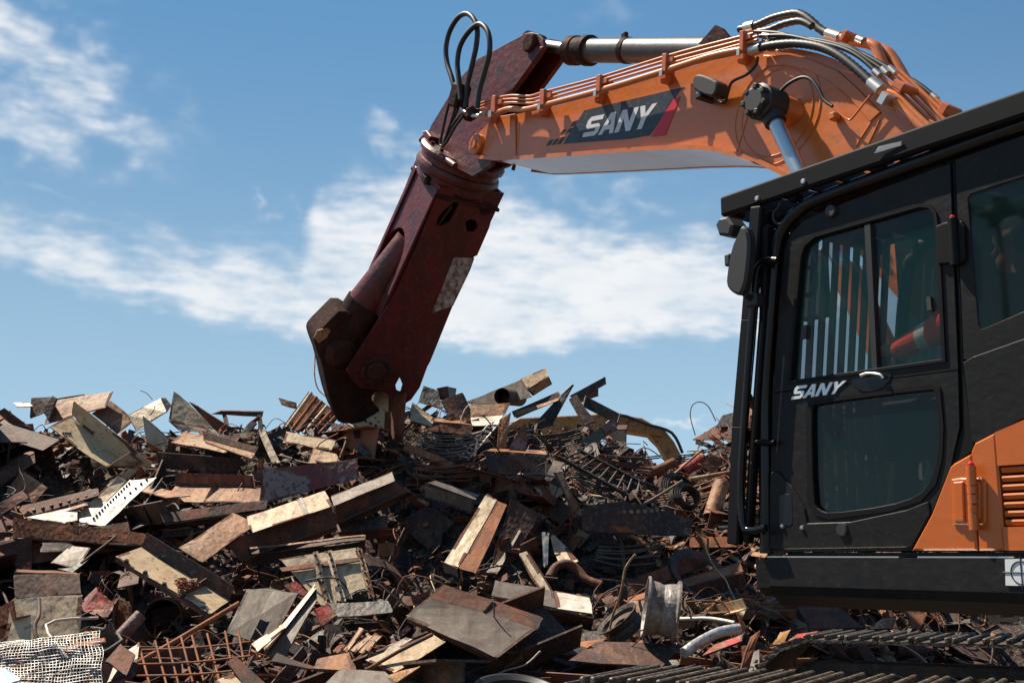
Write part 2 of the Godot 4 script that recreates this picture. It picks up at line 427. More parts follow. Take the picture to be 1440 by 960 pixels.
	steel("decal_grey", Color(0.60, 0.61, 0.63), 0.45, 0.04, [[Color(0.35, 0.3, 0.26, 0.5), "speck", 0.72, 0.82, 0]], 0.0, 0.8, 0.0)
	plain("silver_letter", Color(0.66, 0.68, 0.71), 0.3, 0.3)
	plain("sticker_white", Color(0.62, 0.64, 0.66), 0.5)
	plain("sticker_yellow", Color(0.55, 0.42, 0.05), 0.5)
	plain("print_black", Color(0.01, 0.01, 0.01), 0.5)
	plain("seat_cloth", Color(0.02, 0.02, 0.022), 0.9)
	plain("red_plastic", Color(0.4, 0.02, 0.02), 0.5)
	var g := plain("glass", Color(0.004, 0.034, 0.03), 0.03)
	g.transparency = BaseMaterial3D.TRANSPARENCY_ALPHA
	g.albedo_color.a = 0.3
	g.metallic_specular = 0.3
	g.cull_mode = BaseMaterial3D.CULL_DISABLED
	g = plain("dark_glass", Color(0.004, 0.013, 0.012), 0.03)
	g.transparency = BaseMaterial3D.TRANSPARENCY_ALPHA
	g.albedo_color.a = 0.66
	g.metallic_specular = 0.36
	g = plain("far_glass", Color(0.006, 0.014, 0.014), 0.05)
	g.transparency = BaseMaterial3D.TRANSPARENCY_ALPHA
	g.albedo_color.a = 0.84
	g = plain("clothes", Color.WHITE, 0.85)
	g.vertex_color_use_as_albedo = true

# ---------------------------------------------------------------- sky
func sky_colour(az: float, el: float) -> Color:
	var e := clampf(el / deg_to_rad(30.0), 0.0, 3.0)
	var low := Color(0.47, 0.68, 0.83)
	var mid := Color(0.125, 0.300, 0.545)
	var top := Color(0.048, 0.125, 0.32)
	var c := low.lerp(mid, smoothstep(0.0, 1.0, pow(minf(e, 1.0), 0.8))) if e < 1.0 else mid.lerp(top, smoothstep(1.0, 3.0, e))
	var side := cos(az + deg_to_rad(80.0)) * 0.5 + 0.5          # the sun stands to the left
	var k := lerpf(0.66, 1.06, smoothstep(0.1, 0.62, side)) if e > 0.0 else 1.0
	k = lerpf(1.0, k, smoothstep(0.15, 0.9, e))
	return Color(c.r * k, c.g * lerpf(1.0, k, 0.95), c.b * lerpf(1.0, k, 0.8))
func make_sky() -> Sky:
	var w := 4096
	var h := 2048
	var n1 := FastNoiseLite.new(); n1.seed = 11; n1.frequency = 1.0; n1.fractal_octaves = 6; n1.fractal_gain = 0.58
	var n2 := FastNoiseLite.new(); n2.seed = 23; n2.frequency = 1.0; n2.fractal_octaves = 4
	var n3 := FastNoiseLite.new(); n3.seed = 37; n3.frequency = 1.0; n3.fractal_octaves = 5; n3.fractal_gain = 0.6
	# thin clouds: a long band and some wisps, in survey units
	var wisps := [[40, 140, 120, 60, 18, 0.95], [100, 195, 130, 46, 14, 0.85], [20, 215, 90, 34, 8, 0.6], [180, 240, 60, 16, 10, 0.3], [545, 198, 56, 24, 24, 0.55], [860, 14, 60, 40, 40, 0.28], [965, 600, 62, 8, -8, 0.6], [50, 292, 46, 10, 8, 0.35], [362, 303, 30, 10, 8, 0.35], [20, 20, 90, 26, 14, 0.35], [880, 285, 110, 26, 4, 0.5]]
	var bx := [-260.0, -100.0, 0.0, 200.0, 330.0, 405.0, 440.0, 520.0, 620.0, 760.0, 850.0, 950.0, 1040.0, 1200.0, 1400.0]
	var bt := [330.0, 322.0, 324.0, 342.0, 346.0, 340.0, 255.0, 238.0, 240.0, 280.0, 300.0, 318.0, 335.0, 372.0, 420.0]
	var bb := [380.0, 392.0, 408.0, 445.0, 472.0, 484.0, 488.0, 490.0, 492.0, 490.0, 482.0, 478.0, 480.0, 470.0, 440.0]
	var shade := func(az: float, el: float) -> Color:
		var c := sky_colour(az, el)
		if el < 0.0: return Color(0.11, 0.085, 0.06).lerp(c, smoothstep(-0.03, 0.0, el))
		var p := Vector2(720.0 + FOCAL * 1.018 * az, 780.0 - FOCAL * 1.02 * el)
		var q := p.rotated(deg_to_rad(-9.0))
		var streak := n1.get_noise_2d(q.x * 0.0035, q.y * 0.012) * 0.5 + 0.5
		var fine := n3.get_noise_2d(q.x * 0.014 + q.y * 0.02, q.y * 0.045) * 0.5 + 0.5
		var soft := n2.get_noise_2d(p.x * 0.004 + 3.0, p.y * 0.006)
		var dens := 0.0
		if absf(az) < 0.62 and el < 0.62:
			var wob := n2.get_noise_2d(p.x * 0.008, p.y * 0.010 + 40.0) * 34.0 + (fine - 0.5) * 34.0
			var k := 0
			while k < bx.size() - 2 and p.x > bx[k + 1]: k += 1
			var t := smoothstep(0.0, 1.0, clampf((p.x - bx[k]) / (bx[k + 1] - bx[k]), 0.0, 1.0))
			var up := lerpf(bt[k], bt[k + 1], t)
			var dn := lerpf(bb[k], bb[k + 1], t)
			var m := smoothstep(-40.0, 80.0, p.y - up + wob) * smoothstep(-16.0, 34.0, dn - p.y + wob * 0.6)
			m *= smoothstep(-500.0, -60.0, p.x) * (1.0 - smoothstep(1060.0, 1420.0, p.x))
			m *= lerpf(0.8, 1.0, smoothstep(300.0, 620.0, p.x))
			dens = m * clampf(0.34 + 0.85 * streak + 0.6 * (fine - 0.4), 0.0, 1.05)
			var pj := p + Vector2(n2.get_noise_2d(p.x * 0.009, p.y * 0.011 + 40.0), n2.get_noise_2d(p.x * 0.009 + 70.0, p.y * 0.012)) * 60.0
			for f in wisps:
				var d: Vector2 = (pj - Vector2(f[0], f[1])).rotated(-deg_to_rad(f[4])) / Vector2(f[2], f[3])
				dens = maxf(dens, f[5] * exp(-d.length_squared()) * clampf(0.25 + 0.9 * streak + 0.8 * (fine - 0.45), 0.0, 1.1))
			dens = smoothstep(0.03, 0.95, dens)
		else:
			dens = smoothstep(0.62, 1.0, streak + soft * 0.4) * 0.7
		dens = clampf(dens, 0.0, 1.0) * smoothstep(0.0, 0.05, el)
		var cl := Color(0.93, 0.945, 0.96).lerp(Color(0.76, 0.82, 0.88), clampf(0.5 + soft - fine * 0.6, 0.0, 1.0))
		return c.lerp(cl, dens * 0.93)
	var small := Image.create(512, 256, false, Image.FORMAT_RGB8)
	for j in 256:
		for i in 512:
			small.set_pixel((i + 256) % 512, j, shade.call((i + 0.5) / 512.0 * TAU - PI, PI * 0.5 - (j + 0.5) / 256.0 * PI).linear_to_srgb())
	small.resize(w, h, Image.INTERPOLATE_CUBIC)
	for j in range(int(h * 0.5 - h / PI * 0.6), h / 2 + 6):
		for i in range(int(w * 0.5 - w / TAU * 0.56), int(w * 0.5 + w / TAU * 0.56)):
			small.set_pixel((i + w / 2) % w, j, shade.call((i + 0.5) / w * TAU - PI, PI * 0.5 - (j + 0.5) / h * PI).linear_to_srgb())
	var pm := PanoramaSkyMaterial.new()
	pm.panorama = ImageTexture.create_from_image(small)
	var s := Sky.new()
	s.sky_material = pm
	return s

# ---------------------------------------------------------------- the heap
func heap(x: float, dep: float) -> float:
	var pr := [[3.6, 0.0], [5.0, 0.16], [7.2, 0.72], [9.6, 1.5], [11.0, 2.3], [12.3, 2.92], [13.2, 3.0], [15.0, 2.4], [19.0, 0.8], [23.0, 0.0]]
	var h := 0.0
	for i in pr.size() - 1:
		if dep >= pr[i][0] and dep < pr[i + 1][0]:
			h = lerpf(pr[i][1], pr[i + 1][1], smoothstep(-0.15, 1.15, (dep - pr[i][0]) / (pr[i + 1][0] - pr[i][0])))
	var k := 1.0 - 0.14 * exp(-pow((x - 1.75) / 0.55, 2.0)) + 0.03 * exp(-pow((x - 2.6) / 0.4, 2.0))
	k *= 1.0 + 0.16 * smoothstep(2.4, 3.3, x) - 0.5 * smoothstep(5.0, 8.0, x)
	h *= lerpf(1.0, k, smoothstep(9.5, 12.0, dep))
	var near_tracks := smoothstep(0.2, 1.2, x) * (1.0 - smoothstep(6.6, 8.6, dep))
	h *= 1.0 - 0.62 * near_tracks
	for q in [[-0.75, 12.5, 0.75, -0.28], [-4.5, 11.2, 0.5, 0.5], [1.0, 9.7, 0.55, 0.4], [-0.75, 9.8, 0.45, 0.4], [-2.9, 8.6, 0.4, 0.3], [0.35, 7.9, 0.4, 0.3]]:
		h -= q[3] * exp(-((x - q[0]) * (x - q[0]) + (dep - q[1]) * (dep - q[1])) / (q[2] * q[2]))
	h = maxf(h, 0.0) * (1.0 - smoothstep(9.0, 13.0, absf(x + 1.0)))
	return h + hills.get_noise_2d(x * 1.0, dep) * 0.2 * smoothstep(0.0, 0.6, h)
func heap_depth(x: float, y: float) -> float:          # depth at which the line of sight meets the heap
	var d := ray(x, y)
	var t := 5.0
	while t < 13.4:
		var p := EYE + d * (t / -d.z)
		if p.y < heap(p.x, t): return t
		t += 0.08
	return 12.9

# ---------------------------------------------------------------- all
func _ready():
	rng.seed = 7
	hills.seed = 5; hills.frequency = 0.45; hills.fractal_octaves = 3
	warp.seed = 9; warp.frequency = 0.8; warp.fractal_octaves = 3
	fwd = Vector3(-sin(turn), 0, -cos(turn))
	rgt = Vector3(cos(turn), 0, -sin(turn))
	var cam := Camera3D.new()
	cam.name = "camera"
	add_child(cam)
	cam.position = EYE
	cam.rotation.x = pitch
	cam.fov = rad_to_deg(2.0 * atan(480.0 / FOCAL))
	cam.far = 1500.0
	cam.current = true
	var env := Environment.new()
	env.background_mode = Environment.BG_SKY
	env.sky = make_sky()
	env.tonemap_mode = Environment.TONE_MAPPER_LINEAR
	env.tonemap_exposure = 1.85
	env.background_energy_multiplier = 0.54
	env.sdfgi_enabled = true
	env.ssao_enabled = true
	env.ssil_enabled = true
	var we := WorldEnvironment.new()
	we.name = "world_environment"
	we.environment = env
	add_child(we)
	var sun := DirectionalLight3D.new()
	sun.name = "sun"
	sun.light_energy = 1.6
	sun.light_color = Color(1.0, 0.95, 0.87)
	sun.light_angular_distance = 0.5
	sun.shadow_enabled = true
	add_child(sun)
	sun.look_at_from_position(Vector3.ZERO, -Vector3(-0.45, 0.865, -0.24), Vector3.FORWARD)
	make_materials()
	print("materials ", Time.get_ticks_msec())
	build_ground()
	build_excavator()
	print("excavator ", Time.get_ticks_msec())
	build_operator()
	print("operator ", Time.get_ticks_msec())
	build_background()
	build_scrap()
	print("scrap ", Time.get_ticks_msec())
	build_filler()
	print("filler ", Time.get_ticks_msec())

func build_ground():
	var b := MB.new()
	b.quad(Vector3(-600, 0, 600), Vector3(600, 0, 600), Vector3(600, 0, -600), Vector3(-600, 0, -600))
	setting("ground", b, "earth", "bare brown earth under the scrap heap and the tracks")
	b = MB.new()
	var nx := 150
	var nd := 130
	var g := []
	for j in nd + 1:
		for i in nx + 1:
			var x := -13.0 + 24.0 * i / nx
			var dep := 3.4 + 20.0 * j / nd
			g.append(Vector3(x, maxf(heap(x, dep) - 0.24 + warp.get_noise_2d(x * 3.5, dep * 3.5) * 0.22, -0.05), -dep))
	for j in nd:
		for i in nx:
			var k := j * (nx + 1) + i
			b.quad(g[k], g[k + nx + 1], g[k + nx + 2], g[k + 1])
	setting("terrain", b, "rubble", "dark mass of fine rusty debris that fills the scrap heap")

# ---------------------------------------------------------------- lettering
func letters() -> Array:
	var P := func(l: Array) -> PackedVector2Array:
		var r := PackedVector2Array()
		for i in range(0, l.size(), 2): r.append(Vector2(l[i], l[i + 1]))
		return r
	return [
		[P.call([0, 0, 0.82, 0, 1, 0.16, 1, 0.44, 0.84, 0.6, 0.28, 0.6, 0.28, 0.77, 1, 0.77, 1, 1, 0.16, 1, 0, 0.84, 0, 0.54, 0.16, 0.39, 0.72, 0.39, 0.72, 0.23, 0, 0.23])],
		[P.call([0, 0, 0.34, 1, 0.5, 1, 0.5, 0.72, 0.4, 0.42, 0.5, 0.42, 0.5, 0.2, 0.33, 0.2, 0.27, 0]), P.call([1, 0, 0.66, 1, 0.5, 1, 0.5, 0.72, 0.6, 0.42, 0.5, 0.42, 0.5, 0.2, 0.67, 0.2, 0.73, 0])],
		[P.call([0, 0, 0, 1, 0.28, 1, 0.72, 0.4, 0.72, 1, 1, 1, 1, 0, 0.72, 0, 0.28, 0.6, 0.28, 0])],
		[P.call([0, 1, 0.3, 1, 0.5, 0.64, 0.7, 1, 1, 1, 0.64, 0.42, 0.64, 0, 0.36, 0, 0.36, 0.42])],
	]
# four letters inside the quadrilateral bl, br, tr, tl (survey points) on the plane l
func write_letters(parent: Node, q: Array, l: float, th: float, m: String):
	var bl := on(q[0], q[1], l); var br := on(q[2], q[3], l); var tr := on(q[4], q[5], l); var tl := on(q[6], q[7], l)
	var k := 0
	for L in letters():
		var b := MB.new()
		for poly in L:
			var o := PackedVector2Array()
			for p in poly:
				var u: float = (k * 1.07 + p.x) / 4.21
				var w := bl.lerp(br, u).lerp(tl.lerp(tr, u), p.y)
				o.append(Vector2(w.x, w.y))
			b.prism(o, l - th, l)
		part("letter", b, m, parent)
		k += 1

func seg_frame(a: Vector3, b: Vector3) -> Transform3D:
	return align(a, b - a)

# ---------------------------------------------------------------- the excavator
func build_excavator():
	var ex := thing("excavator", "black and orange excavator with a dark red shear, standing on tracks beside the scrap heap", "excavator", rgt * SIDE)
	ex.basis = Basis(fwd, Vector3.UP, rgt)
	build_cab(ex)
	build_boom(ex)
	build_shear(ex)
	build_tracks(ex)

func build_cab(ex: Node3D):
	var b: MB
	# shell: floor, roof, rear wall, pillars of the far side
	var cab := Node3D.new(); cab.name = "cab"; ex.add_child(cab)
	b = MB.new()
	b.box(Transform3D(Basis.IDENTITY, Vector3(2.68, 1.6, 0.51)), Vector3(1.96, 0.07, 1.0), 0.01)
	part("cab_floor", b, "cab_black", cab)
	b = MB.new()      # roof with a hatch opening
	for q in [[3.36, 3.1, 0.02, 1.0], [2.62, 1.72, 0.02, 1.0]]:
		b.box(Transform3D(Basis.IDENTITY, Vector3((q[0] + q[1]) / 2, 3.185, 0.51)), Vector3(absf(q[0] - q[1]), 0.05, 0.98), 0.01)
	for z in [0.12, 0.9]: b.box(Transform3D(Basis.IDENTITY, Vector3(2.86, 3.185, z)), Vector3(0.478, 0.05, 0.2), 0.005)
	part("roof", b, "cab_black", cab)
	b = MB.new()
	b.box(Transform3D(Basis.IDENTITY, Vector3(2.86, 3.19, 0.51)), Vector3(0.5, 0.008, 0.6))
	part("roof_hatch_pane", b, "glass", cab)
	b = MB.new()
	b.box(Transform3D(Basis.IDENTITY, Vector3(1.74, 2.02, 0.51)), Vector3(0.05, 0.8, 1.0), 0.01)
	b.box(Transform3D(Basis.IDENTITY, Vector3(1.74, 2.8, 0.06)), Vector3(0.05, 0.75, 0.08), 0.01)
	b.box(Transform3D(Basis.IDENTITY, Vector3(1.74, 2.8, 0.96)), Vector3(0.05, 0.75, 0.08), 0.01)
	part("rear_wall", b, "cab_black", cab)
	# far side: low wall, posts, pane
	b = MB.new()
	b.box(Transform3D(Basis.IDENTITY, Vector3(2.68, 1.86, 1.0)), Vector3(1.9, 0.5, 0.04), 0.01)
	for a in [1.78, 2.52]: b.box(Transform3D(Basis.IDENTITY, Vector3(a, 2.63, 1.0)), Vector3(0.09, 1.06, 0.04), 0.01)
	part("far_wall", b, "cab_black", cab)
	b = MB.new()
	b.tube(PackedVector3Array([Vector3(3.66, 1.6, 0.98), Vector3(3.61, 2.31, 0.98), Vector3(3.5, 3.0, 0.98), Vector3(3.43, 3.1, 0.98), Vector3(3.24, 3.17, 0.98), Vector3(1.75, 3.19, 0.98)]), 0.035, 8, 3)
	part("far_pillar", b, "satin_black", cab)
	b = MB.new()
	b.box(Transform3D(Basis.IDENTITY, Vector3(3.07, 2.665, 1.0)), Vector3(1.0, 1.11, 0.006))
	part("far_window_pane", b, "far_glass", cab)
	# near pillar and roof rail: one bent tube
	b = MB.new()
	var rail := path([1079, 778, 1077, 640, 1077, 555, 1084, 450, 1092, 352, 1104, 319, 1124, 297, 1151, 281, 1247, 245, 1340, 211, 1440, 175], 0.0)
	rail.append(Vector3(1.72, 3.22, 0.0))
	b.tube(rail, 0.034, 12, 3)
	part("pillar_rail", b, "gloss_black", cab)
	b = MB.new()
	b.box(Transform3D(Basis.IDENTITY.rotated(Vector3(0, 0, 1), 0.09), Vector3(3.56, 2.38, 0.05)), Vector3(0.1, 1.4, 0.06), 0.01)
	b.box(Transform3D(Basis.IDENTITY, Vector3(3.58, 1.66, 0.51)), Vector3(0.14, 0.12, 0.96), 0.02)
	part("front_sill", b, "cab_black", cab)
	b = MB.new()     # windscreen
	var fr := [[3.6, 1.7], [3.58, 2.3], [3.48, 3.0]]
	for i in 2: b.quad(Vector3(fr[i][0], fr[i][1], 0.04), Vector3(fr[i][0], fr[i][1], 0.98), Vector3(fr[i + 1][0], fr[i + 1][1], 0.98), Vector3(fr[i + 1][0], fr[i + 1][1], 0.04))
	part("windscreen", b, "glass", cab)
	# ---- door
	var door := MeshInstance3D.new()
	b = MB.new()
	var win_up := flat([1116, 535, 1121, 470, 1131, 362, 1136, 347, 1150, 335, 1217, 316, 1296, 293, 1309, 294, 1316, 303, 1319, 330, 1328, 505])
	var up_out := flat([1090, 552, 1099, 420, 1107, 352, 1114, 331, 1132, 312, 1160, 298, 1250, 263, 1339, 231, 1342, 330, 1350, 520])
	b.ring(up_out, win_up, -0.012, 0.035, 0.012)
	var low_out := flat([1090, 553.5, 1350, 521.5, 1352, 600, 1340, 655, 1313, 723, 1287, 774, 1083, 776])
	var win_low := b.soft(flat([1145, 575, 1149, 569, 1312, 548, 1319, 551, 1323, 600, 1322, 640, 1314, 674, 1296, 697, 1252, 711, 1171, 722, 1155, 717, 1148, 705]), 1)
	b.ring(low_out, win_low, -0.012, 0.035, 0.012)
	door = part("door", b, "cab_black", ex)
	b = MB.new()   # rubber seal frames
	b.ring(flat([1111, 540, 1117, 470, 1126, 358, 1132, 342, 1148, 329, 1217, 310, 1297, 287, 1313, 289, 1321, 300, 1325, 330, 1334, 509]), win_up, -0.02, 0.02, 0.004)
	b.ring(flat([1137, 572, 1146, 563, 1313, 541, 1326, 545, 1331, 600, 1329, 645, 1320, 681, 1299, 705, 1254, 719, 1170, 730, 1149, 724, 1139, 706]), win_low, -0.018, 0.02, 0.004)
	part("window_seal", b, "satin_black", door)
	b = MB.new()
	b.prism(win_up, 0.004, 0.010)
	part("window_pane", b, "glass", door)
	b = MB.new()
	b.prism(win_low, 0.004, 0.010)
	part("window_pane", b, "dark_glass", door)
	b = MB.new()
	b.prism(flat([1219, 317, 1227, 315, 1237, 519, 1230, 520]), -0.016, 0.016)
	part("window_divider", b, "rubber", door)
	b = MB.new()     # sliding window catches
	for q in [[1130, 458, 1137, 457, 1136, 476, 1129, 477], [1305, 418, 1311, 417, 1313, 436, 1307, 437]]:
		b = MB.new()
		b.prism(flat(q), -0.012, 0.004)
		part("window_catch", b, "plastic", door)
	b = MB.new()     # opening handle: half moon recess and a lever
	var hm := [1201, 537]
	for i in 9: hm += [1229 + 28 * cos(PI - PI * i / 8.0), 529.5 + 21 * sin(PI * i / 8.0) - (1229 + 28 * cos(PI - PI * i / 8.0) - 1229) * 0.13]
	hm += [1257, 525]
	b.prism(flat(hm.slice(2, 20)), -0.016, -0.008)
	part("handle_recess", b, "gloss_black", door)
	b = MB.new()
	b.tube(path([1211, 528, 1222, 525, 1238, 527, 1243, 532], -0.03), 0.008, 8, 4)
	part("handle", b, "chrome", door)
	b = MB.new()     # lower pull
	b.prism(flat([1100, 697, 1104, 694, 1115, 694, 1119, 698, 1120, 737, 1116, 741, 1104, 742, 1100, 738]), -0.022, -0.008, Transform3D.IDENTITY, 0.005)
	part("pull_handle", b, "gloss_black", door)
	b = MB.new()     # raised skin to the lower left of the window
	b.prism(flat([1088, 664, 1098, 662, 1118, 684, 1136, 715, 1140, 735, 1200, 733, 1280, 716, 1310, 704, 1313, 723, 1287, 770, 1085, 773]), -0.020, -0.010, Transform3D.IDENTITY, 0.006)
	part("lower_skin", b, "cab_black", door)
	b = MB.new()
	for q in [[1171, 297, 8], [1187, 744, 7]]:
		b = MB.new()
		b.lathe([Vector2(0.0, 0.02), Vector2(0.026, 0.02), Vector2(0.03, 0.012), Vector2(0.03, 0.0)], align(on(q[0], q[1], -0.012), Vector3(0, 0, -1)), 16)
		part("bump_stop", b, "plastic", door)
	b = MB.new()
	for q in [[1129, 742], [1101, 740]]:
		b = MB.new()
		b.lathe([Vector2(0.0, 0.012), Vector2(0.009, 0.01), Vector2(0.012, 0.0)], align(on(q[0], q[1], -0.02), Vector3(0, 0, -1)), 10)
		part("screw", b, "chrome", door)
	write_letters(door, [1114, 562, 1181, 553, 1192, 535, 1120, 543], -0.012, 0.006, "silver_letter")
	# ---- hinge pillar and upper hinge
	b = MB.new()
	b.prism(flat([1340, 229, 1344, 228, 1352, 400, 1357, 520, 1372, 632, 1339, 655, 1354, 600, 1351, 500]), -0.004, 0.04, Transform3D.IDENTITY, 0.004)
	part("door_pillar", b, "satin_black", cab)
	b = MB.new()
	b.prism(flat([1322, 319, 1334, 314, 1358, 312, 1362, 318, 1363, 366, 1359, 371, 1325, 373]), -0.03, -0.006, Transform3D.IDENTITY, 0.006)
	b.tube(PackedVector3Array([on(1340, 308, -0.03), on(1344, 373, -0.03)]), 0.022, 10, 1)
	part("hinge", b, "satin_black", cab)
	b = MB.new()
	b.lathe([Vector2(0.0, 0.016), Vector2(0.012, 0.008), Vector2(0.012, -0.002)], align(on(1340, 307, -0.03), Vector3.UP), 8)
	part("hinge_cap", b, "decal_red", cab)
	# ---- rear quarter with its window
	b = MB.new()
	var rear_win := flat([1364, 280, 1368, 274, 1440, 251, 1500, 232, 1560, 213, 1576, 380, 1440, 438, 1392, 459, 1383, 462, 1379, 456])
	b.ring(flat([1346, 226, 1440, 192, 1600, 136, 1640, 420, 1440, 480, 1368, 506, 1358, 505]), rear_win, -0.010, 0.03, 0.006)
	part("rear_quarter", b, "cab_black", cab)
	b = MB.new()
	b.prism(rear_win, -0.006, 0.002)
	part("rear_side_pane", b, "dark_glass", cab)
	b = MB.new()
	b.prism(flat([1358, 510, 1372, 502, 1440, 478, 1640, 418, 1650, 520, 1440, 590, 1376, 624, 1371, 622]), -0.018, 0.02, Transform3D.IDENTITY, 0.004)
	part("lower_quarter", b, "cab_black", cab)
	# ---- roof guard
	var rg := Node3D.new(); rg.name = "roof_guard"; ex.add_child(rg)
	b = MB.new()
	for z in [-0.045, 1.07]: b.box(Transform3D(Basis.IDENTITY, Vector3(2.65, 3.285, z)), Vector3(2.36, 0.105, 0.05), 0.012)
	for a in [3.805, 1.5]: b.box(Transform3D(Basis.IDENTITY, Vector3(a, 3.285, 0.5125)), Vector3(0.05, 0.10, 1.06), 0.01)
	part("guard_frame", b, "satin_black", rg)
	for i in 13:
		b = MB.new()
		b.box(Transform3D(Basis.IDENTITY, Vector3(3.65 - i * 0.165, 3.29, 0.5125)), Vector3(0.02, 0.07, 1.06))
		part("bar", b, "satin_black", rg)
	b = MB.new()
	for q in [[1066, 279], [1131, 255]]: b.lathe([Vector2(0.0, 0.012), Vector2(0.012, 0.01), Vector2(0.014, 0.0)], align(on(q[0], q[1], -0.07), Vector3(0, 0, -1)), 8)
	part("bolt", b, "nickel", rg)
	b = MB.new()
	b.sheet(on(1229, 217, -0.073), on(1269, 205, -0.073), on(1270, 199, -0.075), on(1240, 206, -0.075), 0.006, warp, 0.02, 0.01, 6, 1)
	part("torn_tape", b, "nickel", rg)
	b = MB.new()
	for a in [3.4, 2.9, 2.35, 1.85]:
		for z in [0.0, 1.0]: b.box(Transform3D(Basis.IDENTITY, Vector3(a, 3.228, z)), Vector3(0.05, 0.03, 0.05))
	part("bracket", b, "satin_black", rg)
	b = MB.new()
	b.tube(path([1052, 300, 1051, 305, 1046, 310], -0.03), 0.006, 6, 3)
	b.tube(path([1095, 283, 1096, 290, 1088, 300, 1089, 311, 1097, 315, 1108, 309], -0.03), 0.007, 6, 4)
	part("lamp_cable", b, "rubber", rg)
	# ---- windscreen guard
	var fg := Node3D.new(); fg.name = "front_guard"; ex.add_child(fg)
	b = MB.new()
	var posts := [[[1067, 292, 1054, 450, 1041, 600, 1034, 764], 0.075, -0.05], [[1080, 318, 1075, 450, 1060, 650, 1053, 762], 0.036, -0.03]]
	for q in posts:
		var p := path(q[0], q[2])
		for i in p.size() - 1:
			var d := p[i + 1] - p[i]
			b.box(Transform3D(Basis(Vector3(0, 0, 1).cross(d.normalized()) * -1, d.normalized(), Vector3(0, 0, 1)), (p[i] + p[i + 1]) / 2), Vector3(q[1], d.length() + 0.01, 0.05), 0.008)
	b.tube(path([1056, 622, 1090, 622], -0.04), 0.014, 8, 1)
	part("post", b, "satin_black", fg)
	for i in 12:
		var z := 0.06 + i * 0.083
		b = MB.new()
		for q in [[Vector3(3.735, 1.62, z), Vector3(3.72, 2.3, z)], [Vector3(3.72, 2.3, z), Vector3(3.60, 3.22, z)]]:
			var d: Vector3 = q[1] - q[0]
			b.box(Transform3D(Basis(Vector3(0, 0, 1).cross(d.normalized()) * -1, d.normalized(), Vector3(0, 0, 1)), (q[0] + q[1]) / 2), Vector3(0.04, d.length() + 0.004, 0.01))
		part("bar", b, "satin_black", fg)
	b = MB.new()
	for y in [1.66, 2.12]: b.box(Transform3D(Basis.IDENTITY, Vector3(3.77, y, 0.5)), Vector3(0.03, 0.06, 1.1), 0.005)
	b.box(Transform3D(Basis.IDENTITY, Vector3(3.66, 3.2, 0.5)), Vector3(0.04, 0.06, 1.1), 0.005)
	part("cross_bar", b, "satin_black", fg)
	# ---- grab rail and mirrors
	b = MB.new()
	b.tube(path([1094, 366, 1080, 366, 1070, 371, 1064, 384, 1060, 425, 1052, 520, 1044, 640, 1042, 700, 1046, 738, 1056, 746, 1078, 742], -0.09), 0.018, 10, 4)
	part("grab_rail", b, "gloss_black", ex)
	b = MB.new()
	b.prism(b.soft(flat([1043, 328, 1047, 319, 1053, 319, 1058, 330, 1060, 345, 1056, 390, 1050, 411, 1044, 417, 1032, 410, 1026, 401, 1027, 385, 1033, 350], -0.16), 1), -0.19, -0.13, Transform3D.IDENTITY, 0.012)
	var mir := part("mirror", b, "plastic", ex)
	b = MB.new()
	b.tube(PackedVector3Array([on(1048, 414, -0.16), on(1058, 422, -0.1), on(1062, 420, -0.09)]), 0.014, 8, 3)
	b.box(Transform3D(Basis.IDENTITY, on(1061, 422, -0.09)), Vector3(0.07, 0.07, 0.06), 0.01)
	part("mirror_arm", b, "plastic", mir)
	b = MB.new()
	b.box(Transform3D(Basis.IDENTITY, on(1027, 366, -0.16)), Vector3(0.04, 0.06, 0.05), 0.008)
	part("mirror_motor", b, "plastic", mir)
	b = MB.new()
	b.prism(flat([1017, 318, 1023, 309, 1034, 307, 1042, 318, 1038, 334, 1022, 333], -0.1), -0.16, -0.04, Transform3D.IDENTITY, 0.012)
	part("work_lamp", b, "plastic", ex)
	# ---- inside: far mirror, handle, seat, console, levers, notices
	b = MB.new()
	var fm := on(1146, 400, 1.1)
	b.box(Transform3D(Basis.IDENTITY, fm), Vector3(0.2, 0.42, 0.06), 0.03)
	part("mirror", b, "plastic", ex)
	b = MB.new()
	b.tube(path([1128, 380, 1140, 376, 1147, 384, 1147, 404, 1141, 414, 1129, 415], 0.12), 0.012, 8, 3)
	part("grab_handle", b, "rubber", cab)
	var seat := Node3D.new(); seat.name = "seat"; ex.add_child(seat)
	b = MB.new(); b.box(Transform3D(Basis.IDENTITY, Vector3(2.68, 2.0, 0.5)), Vector3(0.5, 0.14, 0.5), 0.05); part("cushion", b, "seat_cloth", seat)
	b = MB.new(); b.box(Transform3D(Basis.IDENTITY.rotated(Vector3(0, 0, 1), 0.16), Vector3(2.40, 2.42, 0.5)), Vector3(0.13, 0.78, 0.5), 0.05); part("backrest", b, "seat_cloth", seat)
	b = MB.new(); b.box(Transform3D(Basis.IDENTITY, Vector3(2.66, 1.78, 0.5)), Vector3(0.4, 0.3, 0.4), 0.02); part("seat_base", b, "plastic", seat)
	for z in [0.14, 0.86]:
		b = MB.new(); b.box(Transform3D(Basis.IDENTITY, Vector3(2.82, 2.08, z)), Vector3(0.5, 0.26, 0.16), 0.03); var cn := part("console", b, "plastic", cab)
		b = MB.new(); b.tube(PackedVector3Array([Vector3(3.01, 2.2, z), Vector3(3.05, 2.3, z), Vector3(3.07, 2.42, z)]), 0.022, 8, 3); part("joystick", b, "rubber", cn)
	b = MB.new()
	for z in [0.42, 0.58]:
		b = MB.new()
		b.tube(PackedVector3Array([Vector3(3.2, 1.64, z), Vector3(3.19, 1.8, z), Vector3(3.05, 2.14, z), Vector3(2.98, 2.28, z)]), 0.016, 8, 3)
		part("travel_lever", b, "rubber", cab)
	b = MB.new()
